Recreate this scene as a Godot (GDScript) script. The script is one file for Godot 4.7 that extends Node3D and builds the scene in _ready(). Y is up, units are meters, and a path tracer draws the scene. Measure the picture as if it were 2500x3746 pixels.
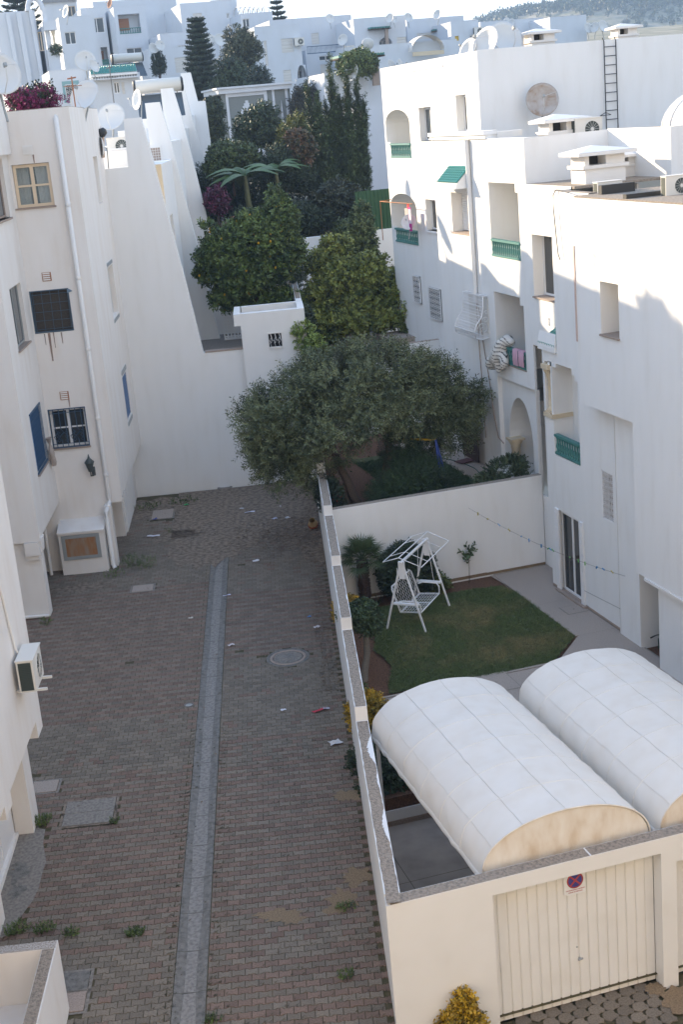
extends Node3D
# The scene is built in metres: +x right along the garage front, -z into the picture, y up.
# The alley runs 13.3 degrees to the right of -z: s across it (0 = outer face of the garden wall), t along it.
const TH = deg_to_rad(13.3)
var A0 = Vector3(4.258, 0, -15.129)
var SV = Vector3(cos(TH), 0, sin(TH))
var DV = Vector3(sin(TH), 0, -cos(TH))
var used = {}
var M = {}
var rng = RandomNumberGenerator.new()

func al(s, y, t): return A0 + SV * s + DV * t + Vector3(0, y, 0)
func yg(t): return 0.4 + 0.03 * t
# frames: columns u (along the wall), v (up), n (out of the wall)
func fx(x): return Transform3D(Basis(Vector3(0, 0, 1), Vector3(0, 1, 0), Vector3(-1, 0, 0)), Vector3(x, 0, 0))
func fxr(x): return Transform3D(Basis(Vector3(0, 0, -1), Vector3(0, 1, 0), Vector3(1, 0, 0)), Vector3(x, 0, 0))
func fz(z): return Transform3D(Basis(Vector3(1, 0, 0), Vector3(0, 1, 0), Vector3(0, 0, 1)), Vector3(0, 0, z))
func fs(s): return Transform3D(Basis(DV, Vector3(0, 1, 0), SV), A0 + SV * s)
func ft(t): return Transform3D(Basis(SV, Vector3(0, 1, 0), -DV), A0 + DV * t)
func fa(o, deg):   # a frame at o whose outward normal is +z turned by deg
	return Transform3D(Basis(Vector3.UP, deg_to_rad(deg)), o)

func numbered(n):
	if not used.has(n):
		used[n] = 0
		return n
	used[n] += 1
	return "%s_%03d" % [n, used[n]]
func lin(r, g, b): return Color(r, g, b).linear_to_srgb()
func thing(called, label, category, at = Vector3.ZERO, group = ""):
	var o = Node3D.new(); o.name = numbered(called); add_child(o); o.position = at
	tag(o, label, category, group)
	return o
func tag(o, label, category, group = ""):
	o.set_meta("label", label); o.set_meta("category", category)
	if group != "": o.set_meta("group", group)
func struct(called):
	var o = Node3D.new(); o.name = numbered(called); add_child(o); o.set_meta("kind", "structure")
	return o
func S0():
	var st = SurfaceTool.new(); st.begin(Mesh.PRIMITIVE_TRIANGLES); st.set_smooth_group(-1)
	return st
func part(called, st, m, parent, is_mesh = false):
	var mi = MeshInstance3D.new(); mi.name = called
	if is_mesh: mi.mesh = st
	else:
		st.generate_normals(); mi.mesh = st.commit()
	mi.material_override = m
	parent.add_child(mi, true)
	if not (parent is MeshInstance3D) and parent.get_parent() == self: mi.transform = parent.transform.affine_inverse()
	return mi
func stuff(mi): mi.set_meta("kind", "stuff"); return mi
func dup(root, xf, label, group = ""):
	var r = root.duplicate(); var base = String(root.name)
	if base.length() > 4 and base.substr(base.length() - 4, 1) == "_" and base.right(3).is_valid_int(): base = base.left(-4)
	r.name = numbered(base); add_child(r); r.transform = xf
	r.set_meta("label", label)
	if group != "": r.set_meta("group", group)
	return r

# ---------- shapes ----------
func quad(st, a, b, c, d):   # counter-clockwise seen from outside
	for p in [a, c, b, a, d, c]: st.add_vertex(p)
func tri(st, a, b, c):
	for p in [a, c, b]: st.add_vertex(p)
func slab(st, pts, y0, y1):   # a level block over the (x, z) outline
	var poly = PackedVector2Array()
	for p in pts: poly.append(Vector2(p[0], -p[1]))
	if Geometry2D.is_polygon_clockwise(poly): poly.reverse()
	prism(st, Transform3D(Basis(Vector3(1, 0, 0), Vector3(0, 0, -1), Vector3(0, 1, 0)), Vector3.ZERO), poly, y0, y1)
func box(st, f, u0, v0, n0, u1, v1, n1):
	var p = []
	for n in [n0, n1]:
		for q in [[u0, v0], [u1, v0], [u1, v1], [u0, v1]]: p.append(f * Vector3(q[0], q[1], n))
	quad(st, p[4], p[5], p[6], p[7]); quad(st, p[1], p[0], p[3], p[2])
	quad(st, p[0], p[4], p[7], p[3]); quad(st, p[5], p[1], p[2], p[6])
	quad(st, p[7], p[6], p[2], p[3]); quad(st, p[0], p[1], p[5], p[4])
func prism(st, f, poly, n0, n1):   # polygon (u, v) counter-clockwise, pushed from n0 to n1
	var idx = Geometry2D.triangulate_polygon(poly)
	for k in range(0, idx.size(), 3):
		var a = poly[idx[k]]; var b = poly[idx[k + 1]]; var c = poly[idx[k + 2]]
		if (b - a).cross(c - a) < 0: var w = b; b = c; c = w
		tri(st, f * Vector3(a.x, a.y, n1), f * Vector3(b.x, b.y, n1), f * Vector3(c.x, c.y, n1))
		tri(st, f * Vector3(a.x, a.y, n0), f * Vector3(c.x, c.y, n0), f * Vector3(b.x, b.y, n0))
	for k in poly.size():
		var a = poly[k]; var b = poly[(k + 1) % poly.size()]
		quad(st, f * Vector3(a.x, a.y, n0), f * Vector3(b.x, b.y, n0), f * Vector3(b.x, b.y, n1), f * Vector3(a.x, a.y, n1))
func wall(st, f, u0, v0, u1, v1, holes = []):   # a face with rectangular openings [u0, v0, u1, v1, depth] and their reveals
	var us = [u0, u1]; var vs = [v0, v1]
	for h in holes:
		for a in [h[0], h[2]]:
			if a > u0 and a < u1 and not us.has(a): us.append(a)
		for a in [h[1], h[3]]:
			if a > v0 and a < v1 and not vs.has(a): vs.append(a)
	us.sort(); vs.sort()
	for i in us.size() - 1:
		for j in vs.size() - 1:
			var cu = (us[i] + us[i + 1]) / 2; var cv = (vs[j] + vs[j + 1]) / 2
			var open = false
			for h in holes:
				if cu > h[0] and cu < h[2] and cv > h[1] and cv < h[3]: open = true
			if open: continue
			quad(st, f * Vector3(us[i], vs[j], 0), f * Vector3(us[i + 1], vs[j], 0), f * Vector3(us[i + 1], vs[j + 1], 0), f * Vector3(us[i], vs[j + 1], 0))
	for h in holes:
		var a = h[0]; var b = h[1]; var c = h[2]; var d = h[3]; var n = -h[4]
		if h[4] < 0.001: continue
		quad(st, f * Vector3(a, b, n), f * Vector3(a, b, 0), f * Vector3(a, d, 0), f * Vector3(a, d, n))
		quad(st, f * Vector3(c, b, 0), f * Vector3(c, b, n), f * Vector3(c, d, n), f * Vector3(c, d, 0))
		quad(st, f * Vector3(a, b, 0), f * Vector3(a, b, n), f * Vector3(c, b, n), f * Vector3(c, b, 0))
		quad(st, f * Vector3(a, d, n), f * Vector3(a, d, 0), f * Vector3(c, d, 0), f * Vector3(c, d, n))
func arch(st, f, u0, v0, u1, v1, depth):   # fills the corners above a round arch in a rectangular opening
	var r = (u1 - u0) / 2; var h = v1 - v0
	var pv = Vector2(u0, v0)
	for k in range(1, 17):
		var an = PI - PI * k / 16.0
		var p = Vector2(u0 + r + r * cos(an), v0 + h * 0.985 * sin(an))
		quad(st, f * Vector3(pv.x, pv.y, 0), f * Vector3(p.x, p.y, 0), f * Vector3(p.x, v1, 0), f * Vector3(pv.x, v1, 0))
		quad(st, f * Vector3(pv.x, pv.y, -depth), f * Vector3(p.x, p.y, -depth), f * Vector3(p.x, p.y, 0), f * Vector3(pv.x, pv.y, 0))
		pv = p
func tube(st, pts, r, sides = 6, closed = false):
	var rings = []
	for i in pts.size():
		var d = pts[min(i + 1, pts.size() - 1)] - pts[max(i - 1, 0)]
		if closed: d = pts[(i + 1) % pts.size()] - pts[(i - 1 + pts.size()) % pts.size()]
		d = d.normalized()
		var a = d.cross(Vector3.UP)
		if a.length() < 0.1: a = d.cross(Vector3.RIGHT)
		a = a.normalized(); var b = a.cross(d)
		var rr = r[i] if r is Array else r
		var ring = []
		for k in sides: ring.append(pts[i] + (a * cos(TAU * k / sides) + b * sin(TAU * k / sides)) * rr)
		rings.append(ring)
	st.set_smooth_group(0)
	for i in (pts.size() if closed else pts.size() - 1):
		var p = rings[i]; var q = rings[(i + 1) % pts.size()]
		for k in sides: quad(st, p[k], q[k], q[(k + 1) % sides], p[(k + 1) % sides])
	st.set_smooth_group(-1)
	if not closed:
		for k in range(1, sides - 1):
			tri(st, rings[0][0], rings[0][k], rings[0][k + 1])
			tri(st, rings[-1][0], rings[-1][k + 1], rings[-1][k])
func lathe(st, o, prof, sides = 12, ax = Basis.IDENTITY):   # prof: (radius, height) pairs
	st.set_smooth_group(0)
	for i in prof.size() - 1:
		for k in sides:
			var p = []
			for q in [[i, k], [i, k + 1], [i + 1, k + 1], [i + 1, k]]:
				var an = -TAU * q[1] / sides; var w = prof[q[0]]
				p.append(o + ax * Vector3(w[0] * cos(an), w[1], w[0] * sin(an)))
			quad(st, p[0], p[1], p[2], p[3])
	st.set_smooth_group(-1)

# ---------- materials ----------
func ntex(seed_, freq, c0, c1, oct = 4, size = 512, mid = 0.5):
	var n = FastNoiseLite.new(); n.seed = seed_; n.frequency = freq; n.fractal_octaves = oct; n.noise_type = FastNoiseLite.TYPE_SIMPLEX_SMOOTH
	var t = NoiseTexture2D.new(); t.width = size; t.height = size; t.seamless = true; t.noise = n
	var g = Gradient.new(); g.set_color(0, c0); g.set_color(1, c1); g.add_point(mid, c0.lerp(c1, 0.62))
	t.color_ramp = g
	return t
func nnorm(seed_, freq, strength, size = 512):
	var n = FastNoiseLite.new(); n.seed = seed_; n.frequency = freq; n.fractal_octaves = 4
	var t = NoiseTexture2D.new(); t.width = size; t.height = size; t.seamless = true; t.noise = n; t.as_normal_map = true; t.bump_strength = strength
	return t
func mat(c, rough = 0.8, tex = null, scale = Vector3.ONE, norm = null, nscale = 0.5):
	var m = StandardMaterial3D.new(); m.albedo_color = c; m.roughness = rough
	if tex or norm:
		m.uv1_triplanar = true; m.uv1_world_triplanar = true; m.uv1_scale = scale
	if tex: m.albedo_texture = tex
	if norm: m.normal_enabled = true; m.normal_texture = norm; m.normal_scale = nscale
	return m
func layered(m, tex):   # a second, coarser pattern multiplied over the first
	m.detail_enabled = true; m.detail_albedo = tex; m.detail_blend_mode = BaseMaterial3D.BLEND_MODE_MUL
	return m
func make_materials():
	var g = func(v): return Color(v, v, v)
	var stain = ntex(3, 0.012, Color(0.965, 0.96, 0.95), Color(1, 1, 1), 5, 512, 0.38)
	var stain2 = ntex(9, 0.010, Color(0.955, 0.935, 0.91), Color(1, 1, 1), 5, 512, 0.40)
	var streak = Vector3(0.33, 0.07, 0.33)
	M.white = mat(lin(0.80, 0.80, 0.79), 0.9, stain, streak)
	M.cream = mat(lin(0.79, 0.765, 0.735), 0.9, stain2, streak)
	M.garage = mat(lin(0.78, 0.765, 0.74), 0.9, stain, Vector3(0.2, 0.2, 0.2))
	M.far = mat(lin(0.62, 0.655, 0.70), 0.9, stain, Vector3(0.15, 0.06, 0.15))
	M.trim = mat(lin(0.80, 0.79, 0.77), 0.7)
	M.reveal = mat(lin(0.72, 0.67, 0.60), 0.9)
	M.stone = mat(lin(0.66, 0.56, 0.40), 0.7, stain2, Vector3(1, 1, 1))
	M.sill = mat(lin(0.42, 0.33, 0.27), 0.7, ntex(21, 0.05, g.call(0.75), g.call(1)), Vector3(1, 1, 1))
	M.concrete = mat(lin(0.40, 0.335, 0.27), 0.95, ntex(11, 0.03, g.call(0.68), g.call(1.0), 6, 512, 0.45), Vector3(0.9, 0.9, 0.9), nnorm(12, 0.06, 8.0), 0.8)
	M.cement = mat(lin(0.235, 0.222, 0.20), 0.9, ntex(13, 0.02, g.call(0.66), g.call(1.0), 6), Vector3(0.7, 0.7, 0.7), nnorm(14, 0.08, 5.0), 0.5)
	M.cement_wear = mat(lin(0.31, 0.29, 0.265), 0.9, ntex(15, 0.03, g.call(0.7), g.call(1.0), 6), Vector3(0.8, 0.8, 0.8))
	M.slab = mat(lin(0.29, 0.26, 0.225), 0.9, ntex(16, 0.03, g.call(0.7), g.call(1.0), 5), Vector3(0.8, 0.8, 0.8))
	M.tiles = mat(lin(0.42, 0.35, 0.295), 0.75, ntex(17, 0.05, g.call(0.78), g.call(1.0), 5), Vector3(1.0, 1.0, 1.0))
	M.carfloor = mat(lin(0.42, 0.355, 0.30), 0.9, ntex(18, 0.01, g.call(0.85), g.call(1.0), 5), Vector3(0.3, 0.3, 0.3))
	M.joint = mat(lin(0.115, 0.088, 0.055), 1.0, ntex(19, 0.03, Color(0.6, 0.7, 0.5), Color(1, 1, 1), 6), Vector3(0.6, 0.6, 0.6))
	M.dust = mat(lin(0.31, 0.245, 0.185), 1.0, ntex(20, 0.02, g.call(0.55), g.call(1.0), 6), Vector3(0.6, 0.6, 0.6), nnorm(22, 0.1, 6.0), 0.6)
	M.sand = mat(lin(0.30, 0.215, 0.13), 1.0, ntex(23, 0.05, g.call(0.7), g.call(1.0), 5), Vector3(1, 1, 1))
	M.soil = mat(lin(0.21, 0.105, 0.058), 1.0, ntex(24, 0.04, g.call(0.5), g.call(1.0), 6), Vector3(0.8, 0.8, 0.8), nnorm(25, 0.1, 8.0), 0.8)
	M.turf = mat(lin(0.07, 0.085, 0.032), 1.0, ntex(26, 0.02, Color(0.8, 0.75, 0.6), Color(1, 1, 1), 6), Vector3(0.5, 0.5, 0.5))
	M.hill = mat(lin(0.33, 0.30, 0.25), 1.0, ntex(27, 0.012, Color(0.5, 0.55, 0.4), Color(1, 1, 1), 6), Vector3(0.02, 0.02, 0.02))
	var pt = ntex(28, 0.04, g.call(0.74), g.call(1.0), 5)
	M.grey = []; M.red = []
	for k in 4:
		var v = [0.92, 1.0, 1.1, 0.83][k]
		M.grey.append(mat(lin(0.235 * v, 0.196 * v, 0.152 * v), 0.9, pt, Vector3(1.3, 1.3, 1.3)))
		M.red.append(mat(lin(0.240 * v, 0.163 * v, 0.125 * v), 0.9, pt, Vector3(1.3, 1.3, 1.3)))
	M.pav = mat(Color(1, 1, 1), 0.9, pt, Vector3(1.3, 1.3, 1.3)); M.pav.vertex_color_use_as_albedo = true
	M.green_tile = mat(lin(0.05, 0.25, 0.215), 0.3)
	M.green_rail = mat(lin(0.055, 0.20, 0.185), 0.5)
	M.blue_iron = mat(lin(0.035, 0.085, 0.15), 0.5)
	M.blue_shutter = mat(lin(0.012, 0.085, 0.23), 0.5)
	M.black = mat(lin(0.02, 0.02, 0.02), 0.5)
	M.lamp_iron = mat(lin(0.05, 0.062, 0.06), 0.6)
	M.iron_white = mat(lin(0.78, 0.78, 0.78), 0.4)
	M.dark = mat(lin(0.025, 0.024, 0.022), 0.9)
	M.glass = mat(lin(0.03, 0.035, 0.038), 0.04); M.glass.metallic_specular = 0.6
	M.glass_far = mat(lin(0.06, 0.075, 0.085), 0.08)
	M.pane = mat(Color(0.75, 0.85, 0.85, 0.10), 0.02); M.pane.transparency = BaseMaterial3D.TRANSPARENCY_ALPHA
	M.curtain = mat(lin(0.45, 0.45, 0.43), 0.9)
	M.shutter = mat(lin(0.62, 0.60, 0.56), 0.7)
	M.woodframe = mat(lin(0.70, 0.56, 0.40), 0.6)
	M.grey_metal = mat(lin(0.30, 0.32, 0.32), 0.5)
	M.rust = mat(lin(0.9, 0.9, 0.9), 0.8, ntex(31, 0.02, lin(0.36, 0.13, 0.035), lin(0.34, 0.32, 0.28), 5, 256, 0.6), Vector3(0.9, 0.25, 0.9))
	M.rust_iron = mat(lin(0.34, 0.15, 0.07), 0.9)
	M.pipe = mat(lin(0.76, 0.75, 0.73), 0.5)
	M.ac = mat(lin(0.68, 0.66, 0.61), 0.5)
	M.fin = mat(lin(0.035, 0.05, 0.045), 0.5)
	M.dish = mat(lin(0.62, 0.62, 0.60), 0.5)
	M.dish_old = mat(lin(0.5, 0.5, 0.5), 0.7, ntex(33, 0.012, lin(0.42, 0.2, 0.08), Color(1, 1, 1), 5, 256, 0.28), Vector3(1, 1, 1))
	M.canvas = mat(lin(0.74, 0.71, 0.66), 0.75, ntex(34, 0.012, Color(0.965, 0.95, 0.93), Color(1, 1, 1), 5), Vector3(0.35, 0.35, 0.35))
	M.canvas2 = mat(lin(0.79, 0.75, 0.68), 0.75, ntex(36, 0.012, Color(0.88, 0.82, 0.75), Color(1, 1, 1), 5), Vector3(0.5, 0.25, 0.5))
	M.bark = mat(lin(0.17, 0.125, 0.09), 1.0, ntex(37, 0.05, g.call(0.45), g.call(1.0), 6), Vector3(2, 0.7, 2), nnorm(38, 0.08, 10.0), 1.0)
	M.bark_pale = mat(lin(0.24, 0.21, 0.17), 1.0, ntex(39, 0.05, g.call(0.6), g.call(1.0), 5), Vector3(2, 1, 2))
	M.bark_dark = mat(lin(0.07, 0.045, 0.035), 1.0)
	M.hose = mat(lin(0.01, 0.07, 0.05), 0.4)
	M.paper = mat(lin(0.7, 0.7, 0.74), 0.8)
	M.tank = mat(lin(0.62, 0.60, 0.54), 0.35)
	M.orange = mat(lin(0.36, 0.17, 0.09), 0.8)
	M.wire = mat(lin(0.12, 0.12, 0.12), 0.7)
	M.yellow_wall = mat(lin(0.76, 0.68, 0.57), 0.9)
	M.tree_leaf = mat(Color(1, 1, 1), 0.55); M.tree_leaf.vertex_color_use_as_albedo = true
	M.tree_leaf.backlight_enabled = true; M.tree_leaf.backlight = Color(0.10, 0.12, 0.03)
	M.green_fence = mat(lin(0.02, 0.075, 0.025), 0.6)

# ---------- setting: light, terrain, alley ----------
func make_light():
	var cam = Camera3D.new(); cam.name = "camera"
	cam.transform = Transform3D(Basis(Vector3(0.95410, -0.08612, 0.28684), Vector3(0.16013, 0.95605, -0.24560), Vector3(-0.25309, 0.28026, 0.92596)).orthonormalized(), Vector3(0, 12.5, 0))
	cam.fov = 41.46; cam.near = 0.1; cam.far = 4000
	add_child(cam); cam.current = true
	var we = WorldEnvironment.new(); we.name = "world_environment"
	var e = Environment.new(); we.environment = e
	e.background_mode = Environment.BG_SKY
	e.sky = Sky.new()
	var sm = ProceduralSkyMaterial.new()
	sm.sky_top_color = Color(0.50, 0.62, 0.79); sm.sky_horizon_color = Color(0.85, 0.88, 0.90); sm.sky_curve = 0.5
	sm.ground_horizon_color = Color(0.80, 0.82, 0.82); sm.ground_bottom_color = Color(0.30, 0.28, 0.25)
	sm.sun_angle_max = 1.0
	e.sky.sky_material = sm
	e.ambient_light_source = Environment.AMBIENT_SOURCE_SKY
	e.tonemap_mode = Environment.TONE_MAPPER_LINEAR
	e.tonemap_exposure = 2.4
	e.sdfgi_enabled = true; e.ssao_enabled = true; e.ssil_enabled = true
	e.fog_enabled = true; e.fog_density = 0.0006; e.fog_light_color = Color(0.68, 0.79, 0.92); e.fog_sky_affect = 0.0
	add_child(we)
	var sun = DirectionalLight3D.new(); sun.name = "sun"
	add_child(sun)
	var d = Vector3(0.43, -0.235, 0.63).normalized()
	sun.transform = Transform3D(Basis.looking_at(d, Vector3.UP), Vector3(-200, 120, -300))
	sun.light_energy = 1.5; sun.light_color = Color(1.0, 0.91, 0.78); sun.light_angular_distance = 0.5; sun.shadow_enabled = true

func terrain_h(x, z):
	var d = -z
	var pts = [[-900, -6], [-60, -1.5], [53, -1.5], [57, 5.0], [75, 7.6], [120, 12.0], [200, 19.0], [300, 26], [420, 25], [700, 10], [1600, 0]]
	var h = pts[-1][1]
	for k in pts.size() - 1:
		if d < pts[k + 1][0]:
			h = lerp(float(pts[k][1]), float(pts[k + 1][1]), clamp((d - pts[k][0]) / float(pts[k + 1][0] - pts[k][0]), 0.0, 1.0)); break
	return h
func make_terrain():
	var g = struct("ground")
	var st = S0()
	var xs = [-1500, -600, -300, -160, -90, -50, -25, -8, 6, 20, 40, 80, 160, 300, 600, 1500]
	var zs = [600, 60, 10, -30, -39, -46, -52, -60, -75, -95, -120, -160, -200, -250, -300, -360, -420, -560, -700, -1100, -1600]
	st.set_smooth_group(0)
	for i in xs.size() - 1:
		for j in zs.size() - 1:
			var p = []
			for q in [[xs[i], zs[j]], [xs[i + 1], zs[j]], [xs[i + 1], zs[j + 1]], [xs[i], zs[j + 1]]]: p.append(Vector3(q[0], terrain_h(q[0], q[1]), q[1]))
			quad(st, p[0], p[1], p[2], p[3])
	part("soil_sheet", st, M.hill, g)
	# the wooded hill far off on the right: a ridge whose crest runs out of the picture
	var hs = struct("hill")
	st = S0(); st.set_smooth_group(0)
	var ns = FastNoiseLite.new(); ns.seed = 4; ns.frequency = 0.004; ns.fractal_octaves = 5
	var hh = func(x, z):
		var k = (z + 650.0) / (150.0 if z > -650 else 260.0)
		return 18.0 + 37.0 * smoothstep(215.0, 292.0, x) * exp(-k * k) * (1.0 - 0.12 * smoothstep(320.0, 420.0, x)) + 6.0 * smoothstep(215.0, 292.0, x) * ns.get_noise_2d(x, z)
	for i in 60:
		for j in 34:
			var p = []
			for q in [[i, j], [i + 1, j], [i + 1, j + 1], [i, j + 1]]:
				var x = 190.0 + q[0] * 6.0; var z = -440.0 - q[1] * 12.0
				p.append(Vector3(x, hh.call(x, z), z))
			quad(st, p[0], p[1], p[2], p[3])
	part("slope", st, M.hill, hs)
	# pines and scrub on that slope: too many to count
	var r = RandomNumberGenerator.new(); r.seed = 77
	var xf = []; var cs = []
	for k in 6500:
		var x = r.randf_range(225, 480); var z = r.randf_range(-690, -500)
		var y = hh.call(x, z)
		var f = clamp((y - 44.0) / 9.0, 0.0, 1.0) * (1.0 - 0.75 * smoothstep(330.0, 350.0, x)) + 0.3 * smoothstep(-632.0, -650.0, z)
		if ns.get_noise_2d(x * 3.0, z * 3.0) * 0.6 + f < r.randf_range(0.0, 1.0) - 0.10: continue
		var s = r.randf_range(0.9, 2.0) * (0.8 + 0.5 * f)
		xf.append(Transform3D(Basis(Vector3.UP, r.randf() * TAU).scaled(Vector3(s, s * r.randf_range(0.8, 1.3), s)), Vector3(x, y, z)))
		var v = r.randf_range(0.7, 1.3); cs.append(Color(0.045 * v, 0.065 * v, 0.025 * v))
	var blob = tuft_ball(60, 1.0, 0.5, 5)
	stuff(multi("hill_trees", blob, xf, cs, hs))
func multi(called, mesh, xf, cs, parent, m = null):
	var mm = MultiMesh.new(); mm.transform_format = MultiMesh.TRANSFORM_3D; mm.use_colors = true; mm.mesh = mesh
	mm.instance_count = xf.size()
	for k in xf.size(): mm.set_instance_transform(k, xf[k]); mm.set_instance_color(k, cs[k])
	var mi = MultiMeshInstance3D.new(); mi.name = called; mi.multimesh = mm; mi.material_override = m if m else M.tree_leaf
	parent.add_child(mi, true)
	if not (parent is MeshInstance3D) and parent.get_parent() == self: mi.transform = parent.transform.affine_inverse()
	return stuff(mi)
func tuft_ball(n, rad, leaf, seed_):   # a loose ball of leaf-sized faces
	var r = RandomNumberGenerator.new(); r.seed = seed_
	var st = S0()
	for k in n:
		var d = Vector3(r.randfn(), r.randfn(), r.randfn()).normalized()
		var p = d * rad * r.randf_range(0.6, 1.0) + Vector3(0, rad * 0.8, 0)
		var a = Vector3(r.randfn(), r.randfn(), r.randfn()).normalized() * leaf * 0.5
		var b = a.cross(d + Vector3(0.1, 0.3, 0)).normalized() * leaf * 0.4
		tri(st, p - a, p + b, p + a); tri(st, p - a, p + a, p - b)
	st.generate_normals()
	return st.commit()

func patch(st, s, t, rs, rt, lift, seed_, jag = 0.25):   # an irregular flat stain or patch on the alley
	var r = RandomNumberGenerator.new(); r.seed = seed_
	var pts = []
	for k in 28:
		var a = TAU * k / 28.0; var w = 1.0 + jag * (r.randf() - 0.5) * 2.0
		var ss = s + rs * w * cos(a); var tt = t + rt * w * sin(a)
		pts.append(al(ss, yg(tt) + lift, tt))
	for k in 28: tri(st, al(s, yg(t) + lift, t), pts[k], pts[(k + 1) % 28])

func paver_mesh():
	var o = [[-0.0965, -0.078], [-0.07, -0.078], [-0.045, -0.0575], [0.045, -0.0575], [0.07, -0.078], [0.0965, -0.078], [0.0965, 0.078], [0.07, 0.078], [0.045, 0.0575], [-0.045, 0.0575], [-0.07, 0.078], [-0.0965, 0.078]]
	var st = S0(); var n = o.size(); var top = []; var low = []
	for p in o:
		top.append(Vector3(p[0] * 0.955, 0, -p[1] * 0.94)); low.append(Vector3(p[0], -0.012, -p[1]))
	for q in [[0, 1, 10, 11], [1, 2, 9, 10], [2, 3, 8, 9], [3, 4, 7, 8], [4, 5, 6, 7]]: quad(st, top[q[0]], top[q[1]], top[q[2]], top[q[3]])
	for k in n: quad(st, low[k], low[(k + 1) % n], top[(k + 1) % n], top[k])
	st.generate_normals()
	return st.commit()
func colour_at(side, t):   # stretches where red and grey rows alternate
	return (t > 2.6 and t < 8.6) or (t > 10.8 and t < 18.6) if side == 0 else t < 9.3 or (t > 13.4 and t < 17.5)
func in_view(p):
	var c = get_node("camera").transform.affine_inverse() * p
	if c.z > -1: return false
	var k = tan(deg_to_rad(20.73))
	return abs(c.y / -c.z) < k * 1.0 and abs(c.x / -c.z) < k * 0.667
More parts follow.
